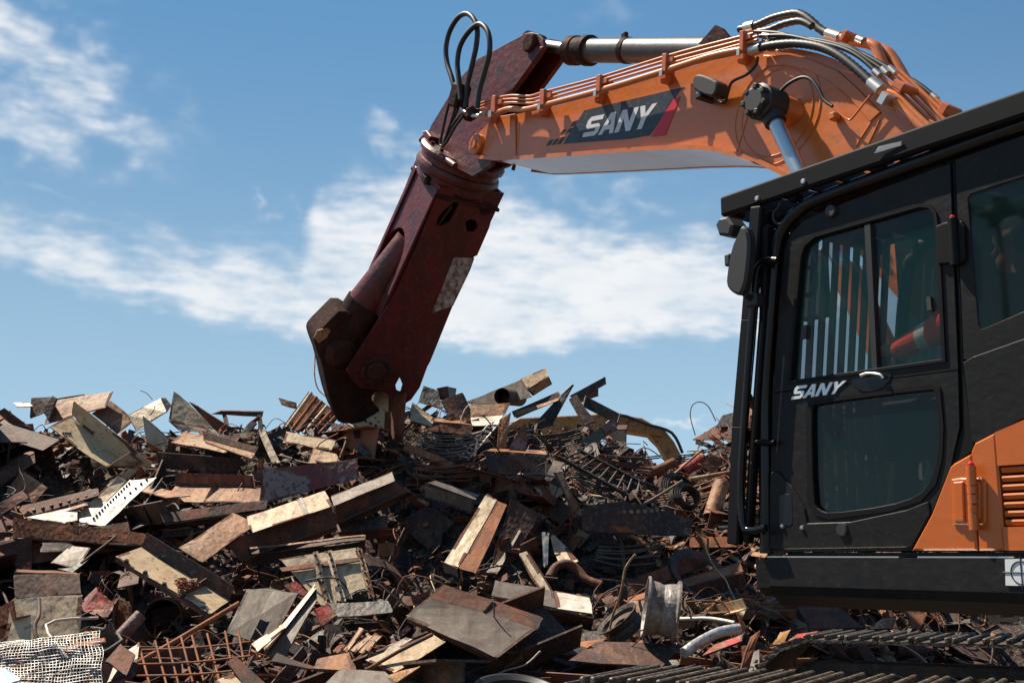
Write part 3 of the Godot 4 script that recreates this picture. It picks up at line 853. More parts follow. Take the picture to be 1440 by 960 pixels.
	b.box(Transform3D(Basis.IDENTITY, on(1230, 628, 0.22)), Vector3(0.16, 0.012, 0.03))
	b.box(Transform3D(Basis.IDENTITY.rotated(Vector3(0, 0, 1), -0.7), on(1270, 614, 0.25)), Vector3(0.07, 0.04, 0.04), 0.01)
	part("safety_lever", b, "red_plastic", cab)
	b = MB.new(); b.prism(flat([1295, 648, 1317, 646, 1317, 673, 1297, 673], 0.9), 0.955, 0.96); var nt := part("notice", b, "sticker_white", cab)
	b = MB.new(); b.prism(flat([1295, 649, 1317, 647, 1317, 658, 1296, 659], 0.9), 0.951, 0.955); part("print", b, "sticker_yellow", nt)
	b = MB.new(); b.prism(flat([1282, 650, 1287, 650, 1289, 674, 1284, 674], 0.9), 0.955, 0.96); part("notice", b, "sticker_white", cab)
	# ---- lower body: orange corner, hood with louvres, skirt, deck
	b = MB.new()
	b.prism(flat([1287, 774, 1315, 723, 1341, 657, 1346, 652, 1371, 638, 1373, 660, 1379, 774]), -0.024, 0.02, Transform3D.IDENTITY, 0.008)
	part("corner_panel", b, "hood_orange", ex)
	var hood := Node3D.new(); hood.name = "hood"; ex.add_child(hood)
	var hz := -0.024
	var L0 := on(1412, 700, 0.0).x
	var yT := on(1412, 655, 0.0).y
	var yB := on(1412, 741, 0.0).y
	var xa := on(1375.5, 700, 0.0).x
	b = MB.new()    # skin left as strips around the louvre opening
	var top_y := func(a: float) -> float: return 1.985 + (2.57 - a) * 0.30
	var bot := on(1400, 774, 0.0).y
	b.prism(PackedVector2Array([Vector2(xa, bot), Vector2(xa, top_y.call(xa) - 0.035), Vector2(xa - 0.02, top_y.call(xa)), Vector2(L0, top_y.call(L0)), Vector2(L0, bot)]), hz, 0.02, Transform3D.IDENTITY, 0.008)
	b.prism(PackedVector2Array([Vector2(L0, yT), Vector2(L0, top_y.call(L0)), Vector2(1.8, top_y.call(1.8)), Vector2(1.8, yT)]), hz, 0.02, Transform3D.IDENTITY, 0.0)
	b.prism(PackedVector2Array([Vector2(L0, bot), Vector2(L0, yB), Vector2(1.8, yB), Vector2(1.8, bot)]), hz, 0.02, Transform3D.IDENTITY, 0.0)
	b.prism(PackedVector2Array([Vector2(1.8, bot), Vector2(1.8, top_y.call(1.8)), Vector2(-2.4, 2.3), Vector2(-2.4, bot)]), hz, 0.02, Transform3D.IDENTITY, 0.0)
	part("hood_side", b, "hood_orange", hood)
	for i in 7:
		b = MB.new()
		var y0: float = lerpf(yB, yT, (i + 0.5) / 7.0)
		b.box(Transform3D(Basis.IDENTITY.rotated(Vector3(1, 0, 0), -0.35), Vector3((L0 + 1.8) / 2 - 0.002, y0, -0.006)), Vector3(L0 - 1.806, 0.024, 0.02), 0.005)
		part("louvre", b, "hood_orange", hood)
	b = MB.new(); b.box(Transform3D(Basis.IDENTITY, Vector3(0.0, 1.9, 0.45)), Vector3(4.8, 0.66, 0.8)); part("engine_bay", b, "print_black", hood)
	b = MB.new(); b.box(Transform3D(Basis.IDENTITY, Vector3(-0.4, 2.29, 0.46)), Vector3(3.9, 0.1, 0.94), 0.02); part("hood_top", b, "hood_orange", hood)
	b = MB.new()
	b.prism(flat([1345, 674, 1358, 672, 1389, 672, 1394, 677, 1394, 734, 1390, 738, 1347, 738]), hz - 0.012, hz + 0.003, Transform3D.IDENTITY, 0.006)
	b.prism(flat([1350, 678, 1364, 677, 1366, 733, 1352, 734]), hz - 0.022, hz - 0.010, Transform3D.IDENTITY, 0.005)
	b.prism(flat([1369, 677, 1385, 677, 1388, 682, 1388, 730, 1384, 733, 1371, 733]), hz - 0.022, hz - 0.010, Transform3D.IDENTITY, 0.005)
	var hg := part("hinge", b, "hood_orange", ex)
	var hp := path([1366, 655, 1367, 682, 1367, 684, 1368, 694, 1368, 696, 1369, 708, 1369, 710, 1369, 720, 1369, 722, 1371, 745], hz - 0.035)
	for i in range(0, hp.size(), 2):
		b = MB.new()
		b.tube(PackedVector3Array([hp[i], hp[i + 1]]), 0.02, 12, 1)
		part("knuckle", b, "hood_orange", hg)
	b = MB.new(); b.lathe([Vector2(0.0, 0.018), Vector2(0.013, 0.008), Vector2(0.013, -0.002)], align(on(1366, 654, hz - 0.035), Vector3.UP), 8); part("hinge_cap", b, "decal_red", hg)
	b = MB.new()
	var sk := PackedVector2Array([Vector2(-0.045, 1.535), Vector2(0.06, 1.54), Vector2(0.06, 1.32), Vector2(0.03, 1.32), Vector2(-0.035, 1.37), Vector2(-0.05, 1.41)])
	var sx := Transform3D(Basis(Vector3(0, 0, 1), Vector3(0, 1, 0), Vector3(1, 0, 0)), Vector3.ZERO)
	b.prism(sk, -2.5, 3.62, sx)
	b.prism(PackedVector2Array([Vector2(-0.04, 1.53), Vector2(1.05, 1.53), Vector2(1.05, 1.38), Vector2(0.02, 1.36), Vector2(-0.035, 1.40)]), 3.62, 3.71, sx)
	var skirt := part("skirt", b, "cab_black", ex)
	b = MB.new(); b.box(Transform3D(Basis.IDENTITY, Vector3(3.28, 1.541, -0.015)), Vector3(0.72, 0.006, 0.05)); b.box(Transform3D(Basis.IDENTITY, Vector3(2.62, 1.541, -0.015)), Vector3(0.42, 0.006, 0.05)); part("edge_strip", b, "nickel", skirt)
	b = MB.new(); b.box(Transform3D(Basis.IDENTITY, Vector3(0.55, 1.465, 1.5)), Vector3(6.1, 0.19, 2.86)); part("deck", b, "print_black", ex)
	b = MB.new(); b.prism(flat([1415, 786, 1460, 785, 1460, 824, 1416, 823], -0.05), -0.056, -0.048); var st := part("sticker", b, "sticker_white", skirt)
	b = MB.new()     # crosshair print
	var cc := on(1437, 805, -0.057)
	var rr := []
	for i in 25: rr.append(cc + Vector3(cos(TAU * i / 24) * 0.042, sin(TAU * i / 24) * 0.042, 0))
	b.tube(PackedVector3Array(rr), 0.0025, 5, 1)
	for d in [Vector3(0.075, 0, 0), Vector3(0, 0.062, 0)]: b.tube(PackedVector3Array([cc - d, cc + d]), 0.0025, 5, 1)
	part("print", b, "print_black", st)
	b = MB.new(); b.lathe([Vector2(0.75, 0.0), Vector2(0.75, 0.32), Vector2(0.0, 0.32)], Transform3D(Basis.IDENTITY, Vector3(1.6, 0.98, 1.5)), 32); part("slew_ring", b, "black_steel", ex)
	b = MB.new(); b.box(Transform3D(Basis.IDENTITY, Vector3(-2.2, 1.95, 1.5)), Vector3(0.9, 1.1, 2.9), 0.15); part("counterweight", b, "cab_black", ex)

func build_boom(ex: Node3D):
	var b: MB
	var boom := Node3D.new(); boom.name = "boom"; ex.add_child(boom)
	var top := flat([690, 170, 697, 166, 733, 159, 769, 152, 845, 132, 937, 104, 1000, 85, 1044, 76, 1087, 67, 1110, 67, 1129, 70, 1152, 75, 1172, 82, 1188, 91, 1203, 101, 1218, 114, 1233, 131, 1262, 158, 1291, 183], 1.25)
	top.append_array(PackedVector2Array([Vector2(3.0, 3.05), Vector2(2.6, 2.35), Vector2(2.42, 1.95), Vector2(2.5, 1.75)]))
	var low := PackedVector2Array([Vector2(2.75, 1.72), Vector2(2.95, 1.95), Vector2(3.5, 2.7), Vector2(4.1, 3.47)])
	low.append_array(flat([1117, 251, 1092, 238, 1068, 226, 1050, 221, 1035, 217, 1015, 212, 995, 209, 975, 208, 952, 208, 909, 210, 814, 217, 724, 223, 700, 224, 672, 221, 665, 212, 664, 200, 670, 190], 1.25))
	var all := top.duplicate(); all.append_array(low)
	b = MB.new()
	b.prism(all, 1.25, 1.85)
	part("boom_box", b, "boom_orange", boom)
	b = MB.new()    # projecting lower edge
	for i in low.size() - 4:
		var p := low[i]; var q := low[i + 1]
		var d := (q - p).normalized(); var nn := Vector2(-d.y, d.x) * 0.016
		for z in [1.215, 1.85]: b.prism(PackedVector2Array([p - nn, q - nn, q + nn, p + nn]), z, z + 0.035)
	part("lower_flange", b, "boom_orange", boom)
	b = MB.new()
	for i in low.size() - 5:
		var p := low[i]; var q := low[i + 1]
		var d := (q - p).normalized(); var nn := Vector2(-d.y, d.x) * 0.012
		if nn.y > 0: nn = -nn
		b.prism(PackedVector2Array([p, q, q + nn, p + nn]), 1.252, 1.848)
	part("underside_plate", b, "boom_orange", boom)
	b = MB.new()    # weld beads and boss rings on the side
	for q in [[1036, 214, 1066, 118], [727, 222, 731, 172], [1216, 218, 1238, 168], [1204, 206, 1232, 162]]:
		b.tube(path(q, 1.25), 0.007, 6, 1)
	var bc := on(1092, 158, 1.25)
	for r in [0.30, 0.36]:
		var cr := PackedVector3Array()
		for i in 33: cr.append(bc + Vector3(cos(TAU * i / 32) * r, sin(TAU * i / 32) * r * 0.95, 0))
		b.tube(cr, 0.006, 6, 1)
	part("weld_bead", b, "boom_orange", boom)
	b = MB.new()    # reinforcing band along the knee
	var kn := flat([1075, 78, 1110, 77, 1145, 85, 1180, 100, 1205, 122, 1240, 158, 1225, 172, 1198, 140, 1170, 116, 1140, 100, 1105, 92, 1078, 94], 1.25)
	b.prism(kn, 1.238, 1.251, Transform3D.IDENTITY, 0.004)
	part("knee_plate", b, "boom_orange", boom)
	b = MB.new()    # nose boss
	var nb := on(673, 204, 1.25)
	b.lathe([Vector2(0.0, 0.05), Vector2(0.09, 0.05), Vector2(0.1, 0.04), Vector2(0.1, -0.1)], Transform3D(Basis(Vector3(1, 0, 0), Vector3(0, 0, -1), Vector3(0, 1, 0)), nb), 20)
	b.lathe([Vector2(0.0, 0.065), Vector2(0.04, 0.065), Vector2(0.045, 0.05)], Transform3D(Basis(Vector3(1, 0, 0), Vector3(0, 0, -1), Vector3(0, 1, 0)), nb), 12)
	part("pin_boss", b, "boom_orange", boom)
	b = MB.new()
	b.prism(flat([690, 166, 726, 160, 727, 222, 700, 224, 680, 218], 1.25), 1.235, 1.251, Transform3D.IDENTITY, 0.005)
	part("nose_plate", b, "boom_orange", boom)
	# decal
	b = MB.new()
	b.prism(flat([792, 202, 822, 155, 963, 122, 955, 128, 914, 190, 885, 195], 1.247), 1.2455, 1.2485)
	var dc := part("decal", b, "decal_navy", boom)
	b = MB.new(); b.prism(flat([916, 192.5, 944, 140, 957, 135.5, 936, 190], 1.247), 1.2455, 1.2485); part("slash", b, "decal_red", dc)
	for q in [[768, 205, 773, 197], [775.5, 204, 781, 196], [783, 203, 790, 193], [786.5, 188.5, 792, 182.5], [795.5, 187, 800.5, 181], [801.5, 177.5, 808, 170]]:
		b = MB.new()
		var w: float = 5.0
		b.prism(flat([q[0], q[1], q[2], q[3], q[2] + w, q[3] - 1.2, q[0] + w, q[1] - 1.2], 1.247), 1.2455, 1.2485)
		part("checker", b, "decal_navy", dc)
	write_letters(dc, [819, 193, 911, 180, 925, 144.5, 829, 165], 1.2455, 0.002, "decal_grey")
	# ---- pipes along the top edge
	var pl := 1.13
	for q in [[0.026, [684, 160, 700, 158, 716, 153, 738, 154, 769, 147, 845, 127, 937, 99, 1000, 79, 1048, 69]], [0.011, [676, 153, 697, 147, 720, 144, 745, 145, 769, 139.5, 845, 118, 937, 91, 1000, 74, 1066, 56]],
		[0.011, [676, 149, 697, 142, 720, 139, 745, 140, 769, 134, 845, 113, 937, 85, 1000, 68, 1066, 51]], [0.011, [676, 145, 697, 138, 720, 134, 745, 135, 769, 128, 845, 108, 937, 79, 1000, 62, 1060, 47]]]:
		b = MB.new()
		b.tube(path(q[1], pl), q[0], 8, 3)
		part("hydraulic_pipe", b, "boom_orange", boom)
	for q in [[697, 160, 136], [766, 150, 127], [845, 131, 107], [938, 103, 77], [1047, 74, 45]]:
		b = MB.new()
		b.prism(flat([q[0] - 3, q[1], q[0] + 3, q[1] - 2, q[0] + 4, q[2] - 1, q[0] - 2, q[2]], pl), pl - 0.035, pl + 0.06, Transform3D.IDENTITY, 0.004)
		b.prism(flat([q[0] + 3, q[2] + 5, q[0] + 11, q[2] + 3, q[0] + 11, q[2] + 9, q[0] + 4, q[2] + 12], pl), pl - 0.02, pl + 0.05)
		b.box(Transform3D(Basis.IDENTITY, on(q[0], q[1] + 5, 1.22)), Vector3(0.05, 0.1, 0.08))
		var cl := part("pipe_clamp", b, "orange", boom)
		b = MB.new()
		b.prism(flat([q[0] - 5.5, q[1] + 6, q[0] - 1.5, q[1] + 5, q[0] - 1, q[1] - 4, q[0] - 5, q[1] - 3], pl), pl - 0.04, pl - 0.03)
		part("clamp_plate", b, "nickel", cl)
	# ---- hoses and pipes over the knee (survey of the knee at 4.5 x)
	var K := func(list: Array) -> Array:
		var r := []
		for i in range(0, list.size(), 2): r += [1040.0 + list[i] / 4.5, list[i + 1] / 4.5]
		return r
	for q in [[0.03, 1.45, [0, 186, 100, 163, 220, 112, 345, 84, 400, 95, 450, 128, 520, 190, 600, 228]], [0.026, 1.32, [120, 200, 190, 188, 280, 152, 370, 132, 420, 142, 460, 165]], [0.03, 1.16, [80, 316, 200, 287, 350, 274, 500, 293, 620, 343, 740, 432, 850, 534]]]:
		b = MB.new()
		b.tube(path(K.call(q[2]), q[1]), q[0], 10, 5, 0.016)
		part("corrugated_hose", b, "hose", boom)
	for q in [[0.014, 1.22, [100, 200, 250, 210, 400, 248, 650, 282, 760, 330, 850, 375, 960, 440]], [0.014, 1.18, [130, 228, 300, 225, 480, 262, 640, 300, 760, 360, 880, 464]], [0.012, 1.2, [140, 262, 330, 240, 520, 255, 700, 306, 820, 380, 930, 455]], [0.014, 1.5, [1060, 490, 1110, 515, 1170, 556, 1240, 615]]]:
		b = MB.new(); b.tube(path(K.call(q[2]), q[1]), q[0], 8, 4); part("hose", b, "hose", boom)
	for q in [[0.034, 1.45, [630, 235, 740, 262, 850, 285, 885, 340, 925, 440]], [0.034, 1.5, [800, 268, 900, 312, 960, 350, 1060, 515]], [0.030, 1.16, [860, 545, 930, 605, 1010, 668, 1170, 815, 1240, 880]],
		[0.013, 1.2, [885, 470, 1010, 580, 1240, 790, 1300, 850]], [0.013, 1.24, [935, 465, 1050, 560, 1270, 780, 1340, 840]], [0.013, 1.28, [985, 460, 1090, 550, 1310, 770, 1380, 830]], [0.013, 1.34, [1000, 430, 1120, 545, 1340, 755, 1400, 810]], [0.016, 1.16, [860, 555, 1000, 600, 1100, 700, 1260, 850]], [0.012, 1.4, [1240, 620, 1310, 690, 1390, 745]]]:
		b = MB.new(); b.tube(path(K.call(q[2]), q[1]), q[0], 9, 4); part("hydraulic_pipe", b, "boom_orange", boom)
	for q in [[700, 240, 40, 60, 1.44, "orange"], [1050, 555, 90, 40, 1.2, "orange"], [1330, 705, 60, 60, 1.36, "orange"], [950, 640, 60, 60, 1.14, "nickel"]]:
		b = MB.new()
		b.box(Transform3D(Basis.IDENTITY.rotated(Vector3(0, 0, 1), 0.75), on(1040 + q[0] / 4.5, q[1] / 4.5, q[4])), Vector3(q[2] / 4.5 * 0.0045, q[3] / 4.5 * 0.0055, 0.14), 0.008)
		part("pipe_clamp", b, q[5], boom)
	for q in [[40, 176, 95, 164, 0.04, 1.45], [560, 213, 640, 238, 0.042, 1.45], [70, 318, 140, 300, 0.04, 1.16], [835, 520, 900, 572, 0.044, 1.16], [855, 445, 890, 478, 0.02, 1.18], [905, 430, 940, 465, 0.02, 1.2], [950, 425, 990, 465, 0.02, 1.22], [1220, 598, 1255, 628, 0.018, 1.5], [750, 245, 790, 262, 0.03, 1.43], [150, 222, 190, 226, 0.018, 1.18], [150, 258, 200, 252, 0.018, 1.2]]:
		b = MB.new(); b.tube(path(K.call(q.slice(0, 4)), q[5]), q[4], 6, 1); part("hose_fitting", b, "nickel", boom)
	b = MB.new(); b.tube(path(K.call([255, 585, 310, 530, 390, 490, 450, 500, 500, 560, 535, 630, 590, 672]), 1.1), 0.011, 8, 4); part("grease_hose", b, "rubber", boom)
	b = MB.new(); b.tube(path(K.call([585, 668, 640, 720, 690, 757, 720, 740, 800, 640, 860, 570]), 1.2), 0.007, 6, 3); b.box(Transform3D(Basis.IDENTITY, on(1174, 164, 1.22)), Vector3(0.05, 0.05, 0.06), 0.01); part("grease_pipe", b, "boom_orange", boom)
	# ---- work lamp on the side
	b = MB.new()
	b.prism(b.soft(flat([975, 116, 979, 107, 986, 104, 1009, 113, 1012, 120, 1008, 134, 1001, 137, 979, 128], 1.1), 1), 1.08, 1.2, Transform3D.IDENTITY, 0.012)
	var wl := part("work_lamp", b, "plastic", boom)
	b = MB.new(); b.tube(path([1001, 137, 1010, 144, 1020, 143, 1024, 130, 1030, 115, 1050, 105, 1063, 92, 1066, 80], 1.2), 0.01, 8, 4); b.box(Transform3D(Basis.IDENTITY, on(993, 137, 1.17)), Vector3(0.06, 0.05, 0.16), 0.01); part("lamp_cable", b, "rubber", wl)
	# ---- arm cylinder above the boom
	var cy := Node3D.new(); cy.name = "arm_cylinder"; ex.add_child(cy)
	var e0 := on(750, 62, 1.41); var e1 := on(803, 71, 1.45); var e2 := on(1010, 71, 1.5)
	var cd := (e2 - e1).normalized()
	b = MB.new(); b.tube(PackedVector3Array([e0, e1 + cd * 0.1]), 0.055, 16, 1); part("rod", b, "chrome", cy)
	b = MB.new(); b.lathe([Vector2(0.0, 0), Vector2(0.1, 0), Vector2(0.1, 0.5), Vector2(0.1, 3.0)], seg_frame(e1 + cd * 0.05, e2), 28); b.v.clear(); b.n.clear()
	var bl := (e2 - e1).length()
	b.lathe([Vector2(0.06, 0.0), Vector2(0.1, 0.0), Vector2(0.1, bl), Vector2(0.0, bl)], seg_frame(e1, e2), 28); part("barrel", b, "barrel", cy)
	b = MB.new(); b.lathe([Vector2(0.056, -0.02), Vector2(0.11, -0.02), Vector2(0.125, 0.0), Vector2(0.125, 0.09), Vector2(0.115, 0.1), Vector2(0.115, 0.2), Vector2(0.128, 0.21), Vector2(0.128, 0.27), Vector2(0.1, 0.28)], seg_frame(e1, e2), 28); part("gland", b, "worn_steel", cy)
	b = MB.new(); b.lathe([Vector2(0.1, 0.0), Vector2(0.106, 0.0), Vector2(0.106, 0.05), Vector2(0.1, 0.05)], seg_frame(e1 + cd * 0.72, e2), 28); b.box(Transform3D(Basis.IDENTITY, e1 + cd * 0.75 + Vector3(0, 0.11, -0.03)), Vector3(0.06, 0.07, 0.04), 0.01); part("band", b, "worn_steel", cy)
	b = MB.new(); b.lathe([Vector2(0.0, 0.085), Vector2(0.1, 0.085), Vector2(0.1, -0.085), Vector2(0.0, -0.085)], Transform3D(Basis(Vector3(1, 0, 0), Vector3(0, 0, 1), Vector3(0, -1, 0)), e0), 20); part("rod_eye", b, "worn_steel", cy)
	b = MB.new()
	var bk := flat([996, 66, 1008, 54, 1020, 40, 1028, 44, 1046, 66, 1030, 80, 1000, 84], 1.5)
	b.prism(bk, 1.40, 1.44); b.prism(bk, 1.66, 1.70); part("cylinder_bracket", b, "worn_steel", boom)
	# ---- lifting cylinder
	var lc := Node3D.new(); lc.name = "lift_cylinder"; ex.add_child(lc)
	var r0 := on(1079, 146, 1.07); var r1 := on(1126, 246, 1.07)
	var rd := (r1 - r0).normalized()
	b = MB.new(); b.tube(PackedVector3Array([r0, r0 + rd * 1.3]), 0.05, 18, 1); part("rod", b, "chrome", lc)
	b = MB.new(); b.tube(PackedVector3Array([r0 + rd * 1.3, r0 + rd * 3.1]), 0.085, 18, 1); part("barrel", b, "boom_orange", lc)
	b = MB.new()
	b.lathe([Vector2(0.0, 0.13), Vector2(0.07, 0.13), Vector2(0.09, 0.115), Vector2(0.095, 0.09), Vector2(0.115, 0.08), Vector2(0.115, -0.08), Vector2(0.1, -0.1), Vector2(0.0, -0.1)], Transform3D(Basis(Vector3(1, 0, 0), Vector3(0, 0, -1), Vector3(0, 1, 0)), r0), 16)
	for i in 7: b.box(Transform3D(Basis.IDENTITY.rotated(Vector3(0, 0, 1), i), r0 + Vector3(cos(i * 0.9) * 0.085, sin(i * 0.9) * 0.085, -0.11)), Vector3(0.035, 0.035, 0.05), 0.006)
	b.box(Transform3D(Basis.IDENTITY.rotated(Vector3(0, 0, 1), 0.4), on(1064, 158, 1.0)), Vector3(0.06, 0.09, 0.05), 0.01)
	b.tube(PackedVector3Array([r0, r0 + rd * 0.16]), 0.07, 12, 1)
	part("rod_head", b, "plastic", lc)
	b = MB.new(); b.tube(PackedVector3Array([on(1079, 146, 1.08), on(1079, 146, 1.0) + Vector3(0, 0, 0.3)]), 0.09, 16, 1); part("pin", b, "boom_orange", lc)

func build_shear(ex: Node3D):
	var b: MB
	var O := on(645, 243, 1.55)
	var E := on(533, 540, 1.55)
	var d := (E - O).normalized()
	var eye := Vector3(0, 1.55, -SIDE)
	var n0 := (eye - (O + E) / 2)
	n0 = (n0 - d * n0.dot(d)).normalized()
	var nb := n0.rotated(d, deg_to_rad(29.0))
	var w := nb.cross(d).normalized()
	if w.dot(fwd_left()) < 0: w = -w
	if nb.dot(w_right(n0, d)) < 0: nb = n0.rotated(d, deg_to_rad(-29.0)); w = nb.cross(d).normalized()
	if w.dot(fwd_left()) < 0: w = -w
	# outlines are laid in x = along the head, y = towards its mouth side, z = across
	var X := Transform3D(Basis(d, w, d.cross(w)), O)
	var zs := signf(d.cross(w).dot(nb))
	var S := func(list: Array, off: float) -> PackedVector2Array:
		var r := PackedVector2Array()
		for i in range(0, list.size(), 2):
			var q := ray(list[i], list[i + 1])
			var q2 := Vector3(q.dot(fwd), q.y, q.dot(rgt))
			var t := (O + nb * off - eye).dot(nb) / q2.dot(nb)
			var p := eye + q2 * t - O
			r.append(Vector2(p.dot(d), p.dot(w)))
		return r
	var sh := Node3D.new(); sh.name = "shear"; ex.add_child(sh)
	sh.set_meta("label", "dark red hydraulic shear with black worn jaws biting a beam")
	var T := 0.34     # half thickness
	# body: two cheek plates and the box between
	var outl: PackedVector2Array = S.call([619, 263, 709, 272, 690, 312, 688, 320, 671, 359, 664, 362, 622, 466, 605, 508, 601, 515, 590, 545, 578, 562, 570, 567, 564, 552, 567, 542, 562, 530, 556, 541, 558, 552, 552, 562, 543, 553, 530, 548, 505, 545, 492, 530, 487, 522, 520, 470, 550, 424, 588, 340], T)
	var holes := [S.call([616, 306, 623, 297, 632, 290, 640, 283, 645, 287, 640, 298, 633, 311, 621, 318, 614, 315], T), S.call([654, 312, 661, 308, 669, 310, 672, 318, 667, 326, 657, 326], T)]
	b = MB.new()
	b.prism(holed(outl, holes), zs * (T - 0.03), zs * T, X)
	part("cheek_plate", b, "shear_red", sh)
	b = MB.new()
	b.prism(outl, -zs * (T - 0.03), -zs * T, X)
	part("cheek_plate", b, "shear_red", sh)
	b = MB.new()     # back plate
	var bk: PackedVector2Array = S.call([708, 272, 670, 359, 604, 508, 590, 543], T)
	for i in 3:
		var nn := (bk[i + 1] - bk[i]).orthogonal().normalized() * 0.03
		b.prism(PackedVector2Array([bk[i], bk[i + 1], bk[i + 1] - nn, bk[i] - nn]), -(T - 0.03), T - 0.03, X)
	part("back_plate", b, "shear_red", sh)
	# front face details: raised edge strip, oval opening, cylinder
	var f0: Vector2 = S.call([619, 263], T)[0]; var f1: Vector2 = S.call([534, 449], T)[0]
	var fl := (f1 - f0).length()
	var fd := (f1 - f0) / fl
	var fn := Vector2(-fd.y, fd.x)
	if fn.y < 0: fn = -fn
	var FX := X * Transform3D(Basis(Vector3(fd.x, fd.y, 0), Vector3(0, 0, zs), Vector3(fn.x, fn.y, 0)), Vector3(f0.x, f0.y, 0))
	var oc: float = (S.call([541, 362], 0.0)[0] - f0).dot(fd)
	var oval := PackedVector2Array()
	for i in 24: oval.append(Vector2(oc + cos(TAU * i / 24) * 0.34, sin(TAU * i / 24) * 0.235))
	b = MB.new()
	b.ring(PackedVector2Array([Vector2(0, -T + 0.03), Vector2(fl, -T + 0.03), Vector2(fl, T - 0.03), Vector2(0, T - 0.03)]), oval, -0.035, 0.0, 0.0, FX)
	part("front_plate", b, "shear_red", sh)
	for z in [T - 0.02, -T + 0.10]:
		b = MB.new()
		b.box(FX * Transform3D(Basis.IDENTITY, Vector3(fl * 0.42, z, 0.012)), Vector3(fl * 0.8, 0.05, 0.024), 0.008)
		part("edge_strip", b, "shear_red", sh)
	var c1: Vector2 = S.call([472, 484], 0.0)[0]
	var c0: Vector2 = f0 + fd * (oc - 0.05) - fn * 0.10
	b = MB.new()
	var cd := (c1 - c0).normalized()
	var cx0 := X * Vector3(c0.x - cd.x * 0.2, c0.y - cd.y * 0.2, 0); var cx1 := X * Vector3(c1.x, c1.y, 0)
	b.tube(PackedVector3Array([cx0, cx0.lerp(cx1, 0.62)]), 0.16, 24, 1, 0.0, 0.19)
	part("jaw_cylinder", b, "shear_red", sh)
	b = MB.new()
	b.tube(PackedVector3Array([cx0.lerp(cx1, 0.6), cx0.lerp(cx1, 0.8), cx1]), 0.205, 20, 1, 0.0, 0.17)
	b.lathe([Vector2(0.0, 0.24), Vector2(0.1, 0.24), Vector2(0.17, 0.2), Vector2(0.17, -0.2), Vector2(0.0, -0.2)], X * Transform3D(Basis(Vector3(1, 0, 0), Vector3(0, 0, 1) * zs, Vector3(0, -1, 0) * zs), Vector3(c1.x, c1.y, 0)), 20)
	part("cylinder_eye", b, "worn_steel", sh)
	# lower jaw, hung between the cheeks
	var jaw: PackedVector2Array = S.call([474, 424, 458, 440, 440, 458, 435, 466, 437, 476, 447, 502, 455, 543, 464, 572, 471, 585, 495, 585, 526, 577, 530, 569, 524, 562, 517, 556, 516, 546, 524, 540, 545, 536, 552, 515, 540, 495, 512, 478, 500, 440], 0.0)
	b = MB.new(); b.prism(b.soft(jaw, 1), -0.15, 0.15, X, 0.008); var jw := part("lower_jaw", b, "worn_steel", sh)
	b = MB.new(); b.prism(S.call([441, 474, 446, 464, 459, 461, 465, 464, 459, 474, 447, 482], 0.155), zs * 0.15, zs * 0.162, X); part("wear_plate", b, "buff", jw)
	b = MB.new()
	for q in [[528, 521, 0.17, T], [528, 521, 0.1, T + 0.03]]:
		var p: Vector2 = S.call([q[0], q[1]], q[3])[0]
		b.lathe([Vector2(0.0, 0.03), Vector2(q[2] * 0.85, 0.03), Vector2(q[2], 0.015), Vector2(q[2], -0.01)], X * Transform3D(Basis(Vector3(1, 0, 0), Vector3(0, 0, 1) * zs, Vector3(0, -1, 0) * zs), Vector3(p.x, p.y, zs * q[3])), 24)
	for i in 12:
		var p: Vector2 = S.call([528, 521], T)[0]
		b.lathe([Vector2(0.0, 0.05), Vector2(0.016, 0.05), Vector2(0.018, 0.02)], X * Transform3D(Basis(Vector3(1, 0, 0), Vector3(0, 0, 1) * zs, Vector3(0, -1, 0) * zs), Vector3(p.x + cos(TAU * i / 12) * 0.135, p.y + sin(TAU * i / 12) * 0.135, zs * T)), 6)
	part("pivot_boss", b, "worn_steel", sh)
	# cheek details: slots, lugs, worn label, cutting plates
	b = MB.new()
	for q in [[684, 293, 0.07], [684, 293, 0.04]]:
		var p: Vector2 = S.call([q[0], q[1]], T)[0]
		b.lathe([Vector2(0.0, 0.02), Vector2(q[2] * 0.8, 0.02), Vector2(q[2], 0.008), Vector2(q[2], 0.0)], X * Transform3D(Basis(Vector3(1, 0, 0), Vector3(0, 0, 1) * zs, Vector3(0, -1, 0) * zs), Vector3(p.x, p.y, zs * T)), 20)
	var sl: PackedVector2Array = S.call([616, 318, 636, 290], T + 0.02)
	b.tube(PackedVector3Array([X * Vector3(sl[0].x, sl[0].y, zs * (T + 0.01)), X * Vector3(sl[1].x, sl[1].y, zs * (T + 0.015))]), 0.012, 8, 1)
	part("lug", b, "worn_steel", sh)
	b = MB.new(); b.prism(S.call([638, 362, 667, 363, 661, 380, 637, 430, 607, 440, 622, 404], T + 0.004), zs * (T + 0.0015), zs * (T + 0.005), X); part("worn_label", b, "worn_label", sh)
	# top plate, slew ring
	b = MB.new()
	b.box(X * Transform3D(Basis.IDENTITY, Vector3(0.17, (S.call([619, 263], T)[0].y + S.call([709, 272], T)[0].y) / 2, 0)), Vector3(0.035, 0.70, 0.74), 0.006)
	part("top_plate", b, "worn_steel", sh)
	b = MB.new()
	b.lathe([Vector2(0.0, 0.16), Vector2(0.36, 0.16), Vector2(0.38, 0.13), Vector2(0.38, 0.06), Vector2(0.42, 0.04), Vector2(0.43, 0.0), Vector2(0.42, -0.04), Vector2(0.40, -0.05), Vector2(0.40, -0.1), Vector2(0.43, -0.12), Vector2(0.435, -0.16), Vector2(0.41, -0.19), Vector2(0.3, -0.2)], X * Transform3D(Basis(Vector3(0, 0, 1), Vector3(1, 0, 0), Vector3(0, 1, 0)), Vector3(-0.02, 0.02, 0)), 48)
	part("slew_ring", b, "shear_red", sh)
	b = MB.new()
